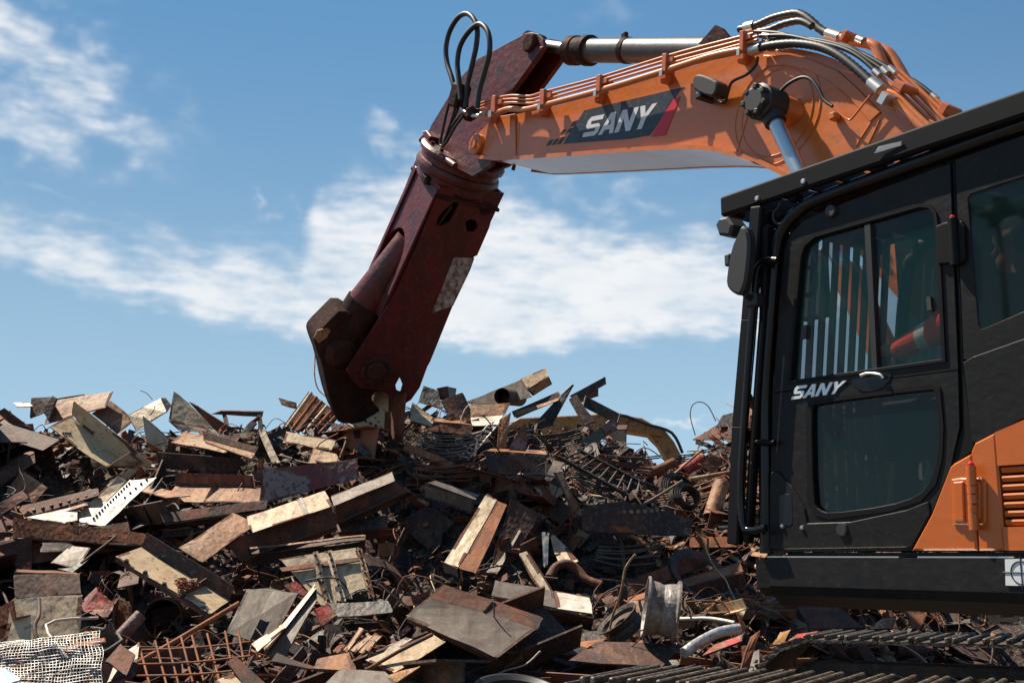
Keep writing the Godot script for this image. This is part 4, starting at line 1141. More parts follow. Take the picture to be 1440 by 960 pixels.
	for i in 14: b.lathe([Vector2(0.0, 0.03), Vector2(0.02, 0.03), Vector2(0.02, 0.0)], X * Transform3D(Basis(Vector3(0, 0, 1), Vector3(-1, 0, 0), Vector3(0, 1, 0)), Vector3(-0.21, 0.02 + cos(TAU * i / 14) * 0.36, sin(TAU * i / 14) * 0.36)), 6)
	b.box(X * Transform3D(Basis.IDENTITY, Vector3(0.1, 0.36, 0.12 * zs)), Vector3(0.09, 0.1, 0.12), 0.02)
	part("ring_bolts", b, "worn_steel", sh)
	# upper bracket between boom and ring
	var br := Node3D.new(); br.name = "shear_bracket"; ex.add_child(br)
	var bo := [600, 190, 606, 176, 645, 112, 652, 104, 672, 82, 690, 73, 738, 47, 746, 45, 756, 47, 763, 55, 765, 66, 756, 80, 720, 130, 706, 160, 698, 200, 690, 232, 664, 248, 622, 226]
	for l in [1.275, 1.50]:
		b = MB.new()
		var pb := flat(bo, 1.275)
		if l > 1.4: pb = flat(bo.slice(0, 32) + [694, 215, 684, 226, 660, 236, 622, 222], 1.275)
		b.prism(pb, l, l + 0.04, Transform3D.IDENTITY, 0.004)
		part("side_plate", b, "shear_red", br)
	b = MB.new()     # web at the front and folded lip at the rear
	var fw := flat([600, 190, 606, 176, 645, 112, 672, 82, 738, 47, 742, 52, 676, 87, 650, 116, 612, 180], 1.275)
	b.prism(fw, 1.315, 1.50)
	part("front_web", b, "worn_steel", br)
	b = MB.new()
	b.prism(flat([765, 66, 756, 80, 720, 130, 706, 160, 690, 158, 706, 128, 744, 78, 752, 66], 1.275), 1.26, 1.278, Transform3D.IDENTITY, 0.004)
	part("edge_strip", b, "shear_red", br)
	b = MB.new()
	b.lathe([Vector2(0.0, 0.05), Vector2(0.07, 0.05), Vector2(0.085, 0.035), Vector2(0.085, 0.0)], Transform3D(Basis(Vector3(1, 0, 0), Vector3(0, 0, -1), Vector3(0, 1, 0)), on(748, 61, 1.275)), 20)
	b.tube(PackedVector3Array([on(748, 61, 1.275), on(748, 61, 1.275) + Vector3(0, 0, 0.29)]), 0.05, 14, 1)
	part("pin", b, "worn_steel", br)
	b = MB.new()
	b.tube(path([592, 198, 600, 190, 606, 196, 618, 216, 640, 233], 1.22), 0.03, 8, 3)
	b.prism(flat([597, 185, 603, 184, 609, 192, 606, 198, 599, 194], 1.2), 1.17, 1.28, Transform3D.IDENTITY, 0.008)
	part("step", b, "shear_red", br)
	# hoses looping over the bracket
	for q in [[0.024, 1.02, [642, 140, 636, 112, 629, 90, 627, 68, 632, 45, 643, 26, 655, 19, 665, 25, 671, 40, 670, 62, 664, 90, 657, 120, 655, 150]], [0.024, 0.98, [648, 140, 645, 110, 643, 88, 647, 65, 658, 46, 672, 34, 682, 38, 688, 52, 688, 75, 681, 102, 674, 128, 671, 152]],
		[0.014, 1.08, [640, 118, 630, 150, 622, 185, 619, 203, 624, 203, 632, 186, 642, 168, 656, 158, 672, 162]], [0.014, 1.02, [646, 130, 636, 165, 626, 195, 622, 206, 630, 196, 640, 178, 652, 162]], [0.012, 1.08, [650, 128, 645, 150, 634, 176, 628, 192]]]:
		b = MB.new(); b.tube(path(q[2], q[1]), q[0], 10, 5); part("hose", b, "hose", br)
	b = MB.new()
	b.box(Transform3D(Basis.IDENTITY.rotated(Vector3(0, 0, 1), 0.5), on(646, 135, 1.06)), Vector3(0.16, 0.22, 0.14), 0.02)
	b.box(Transform3D(Basis.IDENTITY, on(663, 160, 1.08)), Vector3(0.16, 0.1, 0.1), 0.02)
	part("hose_manifold", b, "worn_steel", br)
	b = MB.new()
	for q in [[664, 162, 674, 163, 0.02, 1.06], [672, 161, 684, 160, 0.024, 1.12], [648, 152, 655, 158, 0.016, 1.04]]: b.tube(path(q.slice(0, 4), q[5]), q[4], 8, 1)
	part("hose_fitting", b, "nickel", br)
func holed(outer: PackedVector2Array, holes: Array) -> PackedVector2Array:     # cut holes by a hairline slit
	var r := outer.duplicate()
	for h in holes:
		var q: PackedVector2Array = h.duplicate()
		if Geometry2D.is_polygon_clockwise(q) == Geometry2D.is_polygon_clockwise(r): q.reverse()
		var bi := 0; var bj := 0
		var best := 1e9
		for i in r.size():
			for j in q.size():
				if r[i].distance_to(q[j]) < best: best = r[i].distance_to(q[j]); bi = i; bj = j
		var n := PackedVector2Array()
		for i in bi + 1: n.append(r[i])
		for j in q.size(): n.append(q[(bj + j) % q.size()])
		n.append(q[bj] + (q[posmod(bj - 1, q.size())] - q[bj]) * 0.004)
		n.append(r[bi] + (r[(bi + 1) % r.size()] - r[bi]) * 0.004)
		for i in range(bi + 1, r.size()): n.append(r[i])
		r = n
	return r
func fwd_left() -> Vector3:        # picture left in the machine's frame
	return Vector3(Vector3.LEFT.dot(fwd), 0, Vector3.LEFT.dot(rgt))
func w_right(_n0: Vector3, _d: Vector3) -> Vector3:
	return -fwd_left()

func build_tracks(ex: Node3D):
	var c := Vector3(3.62, 0, -4.52)
	var td := Vector3(-sin(deg_to_rad(57.7)), 0, -cos(deg_to_rad(57.7)))
	var pd := Vector3(sin(deg_to_rad(32.3)), 0, -cos(deg_to_rad(32.3)))
	var inv := ex.transform.affine_inverse()
	var pad := MB.new()
	pad.box(Transform3D(Basis.IDENTITY, Vector3(0, -0.012, 0)), Vector3(0.196, 0.02, 0.62))
	for q in [-0.082, -0.002, 0.08]: pad.box(Transform3D(Basis.IDENTITY, Vector3(q, 0.011, 0)), Vector3(0.022, 0.03, 0.62), 0.005)
	var pm := pad.mesh()
	for s in [-1.0, 1.0]:
		var tr := Node3D.new(); tr.name = "track"; ex.add_child(tr, true)
		tr.transform = inv * Transform3D(Basis(td, Vector3.UP, pd), c + pd * 1.4 * s + td * 0.72)
		tr.transform = tr.transform * Transform3D(Basis.IDENTITY.rotated(Vector3(0, 0, 1), -0.014), Vector3(0, 0.03, 0))
		var half := 2.05
		var r := 0.505
		var per := 4.0 * half + TAU * r
		var cnt := int(per / 0.2)
		for i in cnt:
			var t := per * i / cnt
			var p: Vector3
			var a := 0.0
			if t < 2 * half: p = Vector3(-half + t, 2 * r, 0)
			elif t < 2 * half + PI * r:
				a = (t - 2 * half) / r; p = Vector3(half + sin(a) * r, r + cos(a) * r, 0)
			elif t < 4 * half + PI * r: a = PI; p = Vector3(half - (t - 2 * half - PI * r), 0, 0)
			else:
				a = PI + (t - 4 * half - PI * r) / r; p = Vector3(-half + sin(a) * r, r + cos(a) * r, 0)
			var o := MeshInstance3D.new(); o.name = "track_pad"; o.mesh = pm; o.material_override = M.track_steel
			tr.add_child(o, true)
			o.transform = Transform3D(Basis.IDENTITY.rotated(Vector3(0, 0, 1), -a), p + Vector3(0, 0.04, 0))
		var b := MB.new()
		b.box(Transform3D(Basis.IDENTITY, Vector3(0, 0.5, 0)), Vector3(3.9, 0.4, 0.4), 0.04)
		part("track_frame", b, "black_steel", tr)
		b = MB.new()
		for q in [-half, half]:
			b = MB.new()
			b.lathe([Vector2(0.0, 0.12), Vector2(0.3, 0.12), Vector2(0.42, 0.08), Vector2(0.42, -0.08), Vector2(0.3, -0.12), Vector2(0.0, -0.12)], Transform3D(Basis(Vector3(1, 0, 0), Vector3(0, 0, 1), Vector3(0, -1, 0)), Vector3(q, 0.5, 0)), 24)
			part("idler", b, "black_steel", tr)
		b = MB.new()
		b.box(Transform3D(Basis.IDENTITY, Vector3(0, 0.87, -0.09)), Vector3(4.0, 0.06, 0.04)); b.box(Transform3D(Basis.IDENTITY, Vector3(0, 0.87, 0.09)), Vector3(4.0, 0.06, 0.04))
		part("chain", b, "black_steel", tr)
	var x := MB.new()
	x.box(inv * Transform3D(Basis(td, Vector3.UP, pd), c + Vector3(0, 0.66, 0)), Vector3(1.5, 0.3, 2.6), 0.05)
	part("car_body", x, "black_steel", ex)

# ---------------------------------------------------------------- the person in the cab
# bones: [a, b, ra, rb, colour]; meshed as surface nets on cells of the size s
func flesh(b: MB, bones: Array, s: float, k: float, tint: Callable):
	var lo := Vector3.ONE * 1e9
	var hi := -lo
	for q in bones:
		var r := Vector3.ONE * (maxf(q[2], q[3]) + 2.5 * s)
		lo = lo.min(q[0] - r).min(q[1] - r); hi = hi.max(q[0] + r).max(q[1] + r)
	var n := Vector3i(((hi - lo) / s).ceil()) + Vector3i.ONE
	var f := PackedFloat32Array(); f.resize(n.x * n.y * n.z); f.fill(1.0)
	for q in bones:
		var a: Vector3 = q[0]; var e: Vector3 = q[1]
		var reach := maxf(q[2], q[3]) + k + 2.0 * s
		var i0 := Vector3i(((a.min(e) - Vector3.ONE * reach - lo) / s).floor()).clamp(Vector3i.ZERO, n - Vector3i.ONE)
		var i1 := Vector3i(((a.max(e) + Vector3.ONE * reach - lo) / s).ceil()).clamp(Vector3i.ZERO, n - Vector3i.ONE)
		var ab := e - a
		var den := maxf(ab.length_squared(), 1e-9)
		for z in range(i0.z, i1.z + 1):
			for y in range(i0.y, i1.y + 1):
				for x in range(i0.x, i1.x + 1):
					var p := lo + Vector3(x, y, z) * s
					var t := clampf((p - a).dot(ab) / den, 0.0, 1.0)
					var d: float = p.distance_to(a + ab * t) - lerpf(q[2], q[3], t)
					var at := (z * n.y + y) * n.x + x
					var h := maxf(k - absf(f[at] - d), 0.0) / k
					f[at] = minf(f[at], d) - h * h * k * 0.25
	var cell := {}
	var st := [1, n.x, n.x * n.y]
	for z in n.z - 1:
		for y in n.y - 1:
			for x in n.x - 1:
				var at := (z * n.y + y) * n.x + x
				var m := 0
				for c in 8:
					if f[at + (c & 1) * st[0] + (c >> 1 & 1) * st[1] + (c >> 2) * st[2]] < 0.0: m |= 1 << c
				if m == 0 or m == 255: continue
				var sum := Vector3.ZERO
				var cnt := 0
				for c in 8:
					for ax in 3:
						if c >> ax & 1: continue
						var c2: int = c | (1 << ax)
						if (m >> c & 1) == (m >> c2 & 1): continue
						var f0 := f[at + (c & 1) * st[0] + (c >> 1 & 1) * st[1] + (c >> 2) * st[2]]
						var f1 := f[at + (c2 & 1) * st[0] + (c2 >> 1 & 1) * st[1] + (c2 >> 2) * st[2]]
						var p0 := Vector3(c & 1, c >> 1 & 1, c >> 2)
						var p1 := Vector3(c2 & 1, c2 >> 1 & 1, c2 >> 2)
						sum += p0.lerp(p1, f0 / (f0 - f1)); cnt += 1
				cell[at] = lo + (Vector3(x, y, z) + sum / cnt) * s
	for at in cell:
		for ax in 3:
			var u: int = st[(ax + 1) % 3]
			var w: int = st[(ax + 2) % 3]
			if (f[at] < 0.0) == (f[at + st[ax]] < 0.0): continue
			if not (cell.has(at - u) and cell.has(at - w) and cell.has(at - u - w)): continue
			var q := [cell[at], cell[at - u], cell[at - u - w], cell[at - w]]
			if f[at] >= 0.0: q.reverse()
			b.quad(q[0], q[1], q[2], q[3])
			var col: Color = tint.call((q[0] + q[2]) / 2)
			for i in 6: b.c.append(col)
func build_operator():
	# in the machine's frame, seated, both forearms reaching to the joysticks
	var hip := Vector3(2.62, 2.14, 0.5)
	var chest := Vector3(2.54, 2.52, 0.5)
	var neck := Vector3(2.55, 2.74, 0.5)
	var head := Vector3(2.60, 2.90, 0.5)
	var bones := [[hip + Vector3(0, 0, -0.07), hip + Vector3(0, 0, 0.07), 0.14, 0.14], [hip, chest, 0.15, 0.17], [chest + Vector3(0, 0.08, -0.11), chest + Vector3(0, 0.08, 0.11), 0.12, 0.12], [chest, neck, 0.12, 0.06], [neck, head - Vector3(0.02, 0.06, 0), 0.058, 0.06]]
	var hands := []
	for s in [-1.0, 1.0]:
		var sho := chest + Vector3(0.0, 0.12, 0.19 * s)
		var elb := Vector3(2.72, 2.40, 0.5 + 0.31 * s)
		var wri := Vector3(2.97, 2.42, 0.5 + 0.34 * s)
		if s < 0:
			elb = Vector3(2.72, 2.53, 0.17); wri = Vector3(2.98, 2.45, 0.16)
		bones += [[sho, elb, 0.085, 0.068], [elb, wri, 0.068, 0.05]]
		hands.append([wri, s])
		var knee := Vector3(3.08, 2.16, 0.5 + 0.14 * s)
		var ank := Vector3(3.22, 1.74, 0.5 + 0.12 * s)
		bones += [[hip + Vector3(0, 0, 0.09 * s), knee, 0.1, 0.072], [knee, ank, 0.066, 0.05], [ank - Vector3(0.06, 0.05, 0), ank + Vector3(0.15, -0.06, 0), 0.05, 0.042]]
	var o := Node3D.new(); o.name = numbered("person"); add_child(o)
	o.transform = Transform3D(Basis(fwd, Vector3.UP, rgt), rgt * SIDE + fwd * 2.62 + Vector3.UP * 2.0)
	tag(o, "seated person in an orange safety jacket, arm reaching forward behind the cab window", "person")
	var off := Vector3(2.62, 2.0, 0)
	for q in bones: q[0] -= off; q[1] -= off
	var b := MB.new()
	var orange := Color(0.75, 0.06, 0.025)
	var band := Color(0.62, 0.63, 0.58)
	flesh(b, bones, 0.017, 0.05, func(p: Vector3) -> Color:
		if p.y < 0.06 or (p.y < 0.24 and p.x > 0.12 and absf(p.z - 0.5) < 0.27): return Color(0.015, 0.016, 0.02)
		var q := p + off
		if p.y > 0.73: return Color(0.36, 0.2, 0.14)
		if absf(q.x - 2.86) < 0.025 and q.z < 0.3 or absf(q.x - 2.86) < 0.025 and q.z > 0.7: return band
		if absf(q.y - 2.36) < 0.025 and absf(q.z - 0.5) < 0.24: return band
		return orange)
	# head with a face
	var h := head - off
	var hb := [[h + Vector3(-0.01, 0.02, 0), h + Vector3(0.0, 0.03, 0), 0.098, 0.092], [h + Vector3(0.02, -0.06, 0), h + Vector3(0.045, -0.075, 0), 0.062, 0.05], [h + Vector3(0.09, 0.0, 0), h + Vector3(0.108, -0.025, 0), 0.008, 0.014], [h + Vector3(0.085, -0.066, -0.018), h + Vector3(0.085, -0.066, 0.018), 0.008, 0.008]]
	for s in [-1, 1]: hb += [[h + Vector3(-0.005, 0.015, 0.094 * s), h + Vector3(-0.01, -0.025, 0.09 * s), 0.016, 0.011], [h + Vector3(0.07, 0.02, 0.034 * s), h + Vector3(0.074, 0.02, 0.034 * s), 0.017, 0.014]]
	flesh(b, hb, 0.008, 0.012, func(p: Vector3) -> Color:
		if p.y > h.y + 0.05 or p.x < h.x - 0.035: return Color(0.03, 0.022, 0.016)
		return Color(0.36, 0.2, 0.14))
	for hd in hands:
		var w: Vector3 = hd[0] - off
		var s: float = hd[1]
		var fb := [[w, w + Vector3(0.07, 0.0, 0.0), 0.03, 0.034]]
		for k in 4:
			var root := w + Vector3(0.085, 0.028 - 0.019 * k, -0.008 * s)
			var ln: float = [0.036, 0.042, 0.038, 0.03][k]
			fb += [[root, root + Vector3(ln, -0.006, -0.006 * s), 0.0095, 0.009], [root + Vector3(ln, -0.006, -0.006 * s), root + Vector3(ln * 0.9, -0.012, -0.034 * s), 0.009, 0.0085], [root + Vector3(ln * 0.9, -0.012, -0.034 * s), root + Vector3(ln * 0.3, -0.014, -0.042 * s), 0.0085, 0.008]]
		fb += [[w + Vector3(0.03, 0.02, -0.02 * s), w + Vector3(0.065, 0.04, -0.035 * s), 0.013, 0.011], [w + Vector3(0.065, 0.04, -0.035 * s), w + Vector3(0.09, 0.036, -0.045 * s), 0.011, 0.009]]
		flesh(b, fb, 0.006, 0.006, func(_p: Vector3) -> Color: return Color(0.3, 0.17, 0.12))
	part("body", b, "clothes", o)

# ---------------------------------------------------------------- far things
func build_background():
	# lamp mast behind the eye's left shoulder: seen only as a reflection in the cab's rear pane
	var v := ray(1404, 300)
	var lp := EYE + v * (52.0 / v.dot(rgt))
	var al := lp.dot(fwd)
	var foot := fwd * al + rgt * (2.0 * SIDE - lp.dot(rgt))
	var top := lp.y
	var mast := thing("lamp_mast", "tall dark floodlight mast mirrored in the rear pane of the cab", "lamp mast", foot)
	var b := MB.new()
	b.tube(PackedVector3Array([Vector3.ZERO, Vector3(0, top + 0.8, 0)]), 0.26, 12, 1, 0.0, 0.12)
	part("pole", b, "black_steel", mast)
	b = MB.new()
	b.lathe([Vector2(0.0, 0.25), Vector2(0.8, 0.25), Vector2(1.0, 0.0), Vector2(0.0, -0.1)], Transform3D(Basis.IDENTITY, Vector3(0, top, 0)), 12)
	part("head_frame", b, "black_steel", mast)
	for i in 6:
		b = MB.new()
		var d := Vector3(cos(TAU * i / 6), 0, sin(TAU * i / 6))
		b.tube(PackedVector3Array([Vector3(0, top + 0.1, 0), Vector3(0, top + 0.3, 0) + d * 1.5]), 0.07, 6, 1)
		b.box(Transform3D(Basis.looking_at(d, Vector3.UP).rotated(Vector3.UP, 0), Vector3(0, top + 0.05, 0) + d * 1.7), Vector3(0.7, 0.6, 0.35), 0.05)
		part("floodlight", b, "black_steel", mast)
	# a second excavator far behind the heap, only its yellow boom shows
	var dep := 21.0
	var far := thing("excavator", "distant yellow excavator boom showing over the crest of the heap", "excavator", Vector3(spot(760, 700, dep).x, 0, -dep))
	var F := func(list: Array) -> PackedVector2Array:
		var r := PackedVector2Array()
		for i in range(0, list.size(), 2):
			var p := spot(list[i], list[i + 1], dep) - far.position
			r.append(Vector2(p.x, p.y))
		return r
	b = MB.new()
	b.prism(F.call([700, 608, 730, 590, 850, 584, 900, 590, 912, 600, 928, 612, 926, 606, 906, 614, 880, 609, 850, 607, 800, 606, 740, 625, 690, 660, 660, 700, 640, 700]).slice(0, 4) + F.call([912, 597, 930, 606, 928, 616, 905, 612, 880, 608, 800, 607, 740, 628, 690, 668, 660, 720, 630, 720, 650, 660]), -0.3, 0.3, Transform3D.IDENTITY, 0.02)
	part("boom", b, "yellow_paint", far)
	b = MB.new()
	b.prism(F.call([905, 606, 930, 602, 946, 622, 962, 652, 975, 690, 960, 692, 944, 660, 925, 628, 915, 618]), -0.2, 0.2, Transform3D.IDENTITY, 0.02)
	part("stick", b, "yellow_paint", far)
	b = MB.new()
	var hs: PackedVector2Array = F.call([850, 600, 870, 588, 905, 600, 940, 612, 955, 640])
	var hp := PackedVector3Array()
	for p in hs: hp.append(Vector3(p.x, p.y, 0.45))
	b.tube(hp, 0.03, 6, 4)
	part("hose", b, "rubber", far)
	b = MB.new()
	b.box(Transform3D(Basis.IDENTITY, Vector3(-2.2, 1.3, 0)), Vector3(3.6, 1.0, 2.6), 0.1)
	part("house", b, "yellow_paint", far)
	b = MB.new()
	for z in [-1.2, 1.2]: b.box(Transform3D(Basis.IDENTITY, Vector3(-1.8, 0.4, z)), Vector3(4.0, 0.78, 0.6), 0.3)
	part("undercarriage", b, "black_steel", far)

# ---------------------------------------------------------------- the scrap one can tell apart
# faces: [part name, material, thickness, x, y, depth step (metres, + is farther) for four corners]
func piece(called: String, category: String, label: String, lift: float, faces: Array, studs := []) -> Node3D:
	var mx := 0.0
	var my := 0.0
	var n := 0
	for f in faces:
		for i in 4: mx += f[3 + i * 3]; my += f[4 + i * 3]; n += 1
	var dep := heap_depth(mx / n, my / n) - lift
	var corners := []
	var lo := Vector3.ZERO
	var low_y := 1e9
	for f in faces:
		var q := []
		for i in 4:
			var p := spot(f[3 + i * 3], f[4 + i * 3], dep + f[5 + i * 3])
			q.append(p); lo += p / n; low_y = minf(low_y, p.y)
		corners.append(q)
	lo.y = low_y
	for f in faces:
		outlines.append(PackedVector2Array([Vector2(f[3], f[4]), Vector2(f[6], f[7]), Vector2(f[9], f[10]), Vector2(f[12], f[13])]))
	var o := thing(called, label, category, lo)
	var k := 0
	for f in faces:
		var b := MB.new()
		var q: Array = corners[k]
		b.sheet(q[0] - lo, q[1] - lo, q[2] - lo, q[3] - lo, f[2], warp, 0.014, 0.012)
		part(f[0], b, f[1], o)
		k += 1
	# rows of bolt heads: [face, u0, v0, u1, v1, count, radius, material]
	for s in studs:
		var b := MB.new()
		var q: Array = corners[s[0]]
		var nn: Vector3 = (q[1] - q[0]).cross(q[3] - q[0]).normalized()
		if nn.dot(EYE - q[0]) < 0: nn = -nn
		for i in s[5]:
			var t: float = float(i) / maxi(s[5] - 1, 1)
			var u: float = lerpf(s[1], s[3], t); var v: float = lerpf(s[2], s[4], t)
			var p: Vector3 = q[0].lerp(q[1], u).lerp(q[3].lerp(q[2], u), v)
			b.lathe([Vector2(0.0, 0.022), Vector2(s[6] * 0.7, 0.02), Vector2(s[6], 0.01), Vector2(s[6], -0.01)], align(p - lo + nn * (faces[s[0]][2] * 0.5 - 0.002), nn), 6)
		var r := part("bolt_heads", b, s[7], o)
		r.set_meta("kind", "stuff")
	return o
# a plain plate or bar face with a returned edge, when two long edges are given
func rod(called: String, category: String, label: String, lift: float, r: float, m: String, list: Array, smooth := 4, hollow := false) -> Node3D:
	var mx := 0.0
	var my := 0.0
	var n := list.size() / 3
	for i in n: mx += list[i * 3] / n; my += list[i * 3 + 1] / n
	var dep := heap_depth(mx, my) - lift
	var pts := PackedVector3Array()
	for i in n: pts.append(spot(list[i * 3], list[i * 3 + 1], dep + list[i * 3 + 2]))
	var at := pts[0]
	for p in pts:
		if p.y < at.y: at = p
	for i in n: pts[i] -= at
	var o := thing(called, label, category, at)
	for i in n - 1: outlines.append(PackedVector2Array([Vector2(list[i * 3] - 5, list[i * 3 + 1] - 5), Vector2(list[i * 3 + 3] - 5, list[i * 3 + 4] - 5), Vector2(list[i * 3 + 3] + 5, list[i * 3 + 4] + 5), Vector2(list[i * 3] + 5, list[i * 3 + 1] + 5)]))
	var b := MB.new()
	if hollow:
		var L := pts[0].distance_to(pts[-1])
		b.lathe([Vector2(r * 0.9, 0.0), Vector2(r, 0.0), Vector2(r, L), Vector2(r * 0.9, L), Vector2(r * 0.9, 0.0)], seg_frame(pts[0], pts[-1]), 24)
	else: b.tube(pts, r, 8, smooth)
	part("pipe_wall" if hollow else "bar", b, m, o)
	return o
var outlines := []
# parallel bars between two rails: a ladder or a grating
func ladder(called: String, category: String, label: String, lift: float, m: String, A: Array, B: Array, rungs: int, rr: float, rail: float, sag := 0.0, jitter := 0.0) -> Node3D:
	var dep := heap_depth((A[0] + A[3] + B[0] + B[3]) / 4.0, (A[1] + A[4] + B[1] + B[4]) / 4.0) - lift
	outlines.append(PackedVector2Array([Vector2(A[0], A[1]), Vector2(A[3], A[4]), Vector2(B[3], B[4]), Vector2(B[0], B[1])]))
	var a0 := spot(A[0], A[1], dep + A[2]); var a1 := spot(A[3], A[4], dep + A[5])
	var b0 := spot(B[0], B[1], dep + B[2]); var b1 := spot(B[3], B[4], dep + B[5])
	var at := (a0 + a1 + b0 + b1) / 4.0
	at.y = minf(minf(a0.y, a1.y), minf(b0.y, b1.y))
	var o := thing(called, label, category, at)
	for q in [[a0, a1], [b0, b1]]:
		if rail <= 0: continue
		var b := MB.new()
		var d: Vector3 = q[1] - q[0]
		var x := (d.normalized()).cross((b0 - a0).normalized()).normalized()
		b.box(Transform3D(Basis(x, d.normalized(), x.cross(d.normalized())), (q[0] + q[1]) / 2 - at), Vector3(rail * 1.6, d.length(), rail), 0.003)
		part("rail", b, m, o)
	for i in rungs:
		var t := (i + 0.5) / rungs
		var b := MB.new()
		var p := a0.lerp(a1, t + rng.randf_range(-jitter, jitter) / rungs); var q := b0.lerp(b1, t + rng.randf_range(-jitter, jitter) / rungs)
		if sag > 0: b.tube(PackedVector3Array([p - at, p.lerp(q, 0.35) - at - Vector3(0, sag * (0.7 + 0.6 * t), 0), p.lerp(q, 0.7) - at - Vector3(0, sag * 0.8, 0), q - at]), rr, 6, 4)
		else: b.tube(PackedVector3Array([p - at, q - at]), rr, 6, 1)
		part("rung", b, m, o)
	return o

func build_scrap():
	# hollows that nothing loose lies in
	for q in [[44, 612, 72, 606, 142, 662, 138, 684, 62, 690, 40, 652], [800, 756, 900, 758, 960, 776, 850, 824, 812, 800], [560, 740, 640, 735, 620, 790, 570, 800]]:
		var hp := PackedVector2Array()
		for i in range(0, q.size(), 2): hp.append(Vector2(q[i], q[i + 1]))
		outlines.append(hp)
	# ---- upper left
	piece("angle_beam", "steel beam", "long cream L-shaped beam sloping down to the right, high on the left of the heap", 0.35, [["web", "cream", 0.011, 69, 600, 0, 99, 584, 0.3, 176, 652, 0.25, 148, 658, -0.05], ["flange", "cream", 0.011, 101, 582, 0.28, 104, 565, 0.2, 213, 650, 0.15, 190, 674, 0.25], ["stiffener", "buff", 0.011, 150, 656, -0.04, 181, 636, 0.12, 200, 650, 0.16, 176, 660, 0.16], ["end_plate", "cream", 0.011, 166, 668, -0.08, 178, 658, 0.02, 194, 662, 0.1, 176, 680, 0.0]], [[0, 0.1, 0.2, 0.3, 0.25, 4, 0.012, "dark_rust"]])
	piece("bolted_channel", "steel beam", "bright white bolted channel lying below the cream L-shaped beam", 0.5, [["web", "white", 0.011, 121, 736, -0.25, 181, 676, 0.25, 221, 670, 0.3, 146, 740, -0.25], ["flange", "cream", 0.011, 99, 733, -0.2, 166, 667, 0.25, 180, 677, 0.28, 121, 736, -0.25]], [[0, 0.1, 0.15, 0.9, 0.15, 14, 0.011, "rust"], [0, 0.55, 0.6, 0.95, 0.7, 5, 0.012, "dark_rust"]])
	piece("plate", "steel plate", "white plate offcut tucked behind the bright white bolted channel", 0.35, [["sheet", "white", 0.011, 38, 728, -0.1, 112, 712, 0.2, 108, 732, -0.05, 92, 736, -0.15]])
	piece("bolted_beam", "steel beam", "rust brown beam with a row of bolt holes behind the white plates", 0.3, [["web", "rust", 0.011, 20, 713, 0, 137, 688, 0.1, 140, 698, 0.02, 36, 727, -0.1], ["flange", "buff", 0.011, 36, 728, -0.12, 122, 708, 0.0, 124, 712, -0.1, 40, 732, -0.2]], [[0, 0.15, 0.7, 0.95, 0.7, 8, 0.016, "black_steel"]])
	piece("long_beam", "steel beam", "long orange rust beam face running across under the white channel", 0.55, [["web", "orange_rust", 0.011, 16, 728, 0.05, 206, 751, 0.15, 205, 766, 0.1, 18, 756, 0], ["flange", "dark_rust", 0.011, 17, 757, -0.02, 205, 767, 0.08, 196, 776, 0.3, 30, 762, 0.3], ["stiffener", "buff", 0.011, 103, 734, -0.06, 112, 735, -0.06, 111, 752, -0.06, 104, 751, -0.06]], [[0, 0.03, 0.2, 0.12, 0.5, 3, 0.012, "rust"]])
	piece("plate", "steel plate", "dark rust plate sticking up at the far left edge of the skyline", 0.25, [["sheet", "dark_rust", 0.011, -6, 578, 0, 6, 573, 0, 46, 602, 0.1, 40, 616, 0.1], ["flange", "cream", 0.011, -6, 584, -0.1, 40, 612, 0, 44, 617, -0.1, -6, 594, -0.2]])
	piece("plate", "steel plate", "brown cream plate with a raised corner on the left skyline", 0.1, [["sheet", "buff", 0.011, 62, 596, -0.1, 76, 562, 0.15, 159, 550, 0.25, 148, 574, 0], ["flange", "cream", 0.011, 76, 562, 0.15, 118, 555, 0.2, 120, 556, 0.5, 78, 563, 0.5]])
	piece("plate", "steel plate", "grey cream plate poking out leftmost of the skyline row", 0.0, [["sheet", "cream", 0.011, 17, 566, 0, 42, 566, 0, 44, 572, -0.1, 24, 572, -0.1], ["flange", "dark_rust", 0.011, 43, 560, 0, 72, 559, 0, 72, 576, -0.1, 42, 588, -0.1]])
	piece("post_end", "steel post", "dark square post end with a red streak on the left skyline", 0.25, [["side", "dark_rust", 0.011, 60, 577, 0, 73, 557, 0.1, 80, 560, 0.1, 66, 592, -0.05], ["side", "red_paint", 0.011, 66, 592, -0.05, 80, 560, 0.1, 74, 578, 0.3, 70, 594, 0.1]])
	piece("plate", "steel plate", "rust stained plate leaning behind the cream L-shaped beam", 0.05, [["sheet", "buff", 0.011, 130, 580, 0, 155, 564, 0.2, 188, 592, 0.15, 164, 610, -0.1]])
	piece("plate", "steel plate", "grey green plate slanting up between the skyline plates", 0.05, [["sheet", "cream", 0.011, 178, 584, 0, 225, 560, 0.1, 234, 580, -0.05, 190, 606, -0.1], ["flange", "dark_rust", 0.011, 225, 560, 0.1, 233, 580, -0.05, 240, 570, 0.3, 232, 560, 0.4]])
	piece("plate", "steel plate", "small upright cream plate with a burnt edge beside the dark gap", 0.35, [["sheet", "cream", 0.011, 200, 583, 0.05, 238, 618, 0.12, 231, 635, 0.0, 206, 622, -0.05], ["flange", "buff", 0.011, 195, 608, 0.1, 206, 622, -0.05, 231, 635, 0.0, 214, 634, 0.15]])
	piece("gusset", "steel plate", "tall pointed cream gusset plate with a rust flange on the skyline", 0.2, [["sheet", "cream", 0.011, 237, 592, -0.05, 244, 549, 0.15, 266, 568, 0.15, 304, 606, 0.1], ["sheet", "cream", 0.011, 237, 592, -0.05, 304, 606, 0.1, 300, 610, 0.05, 250, 604, -0.05], ["flange", "rust", 0.011, 265, 565, 0.1, 275, 570, 0.05, 342, 610, 0.0, 306, 607, 0.08]])
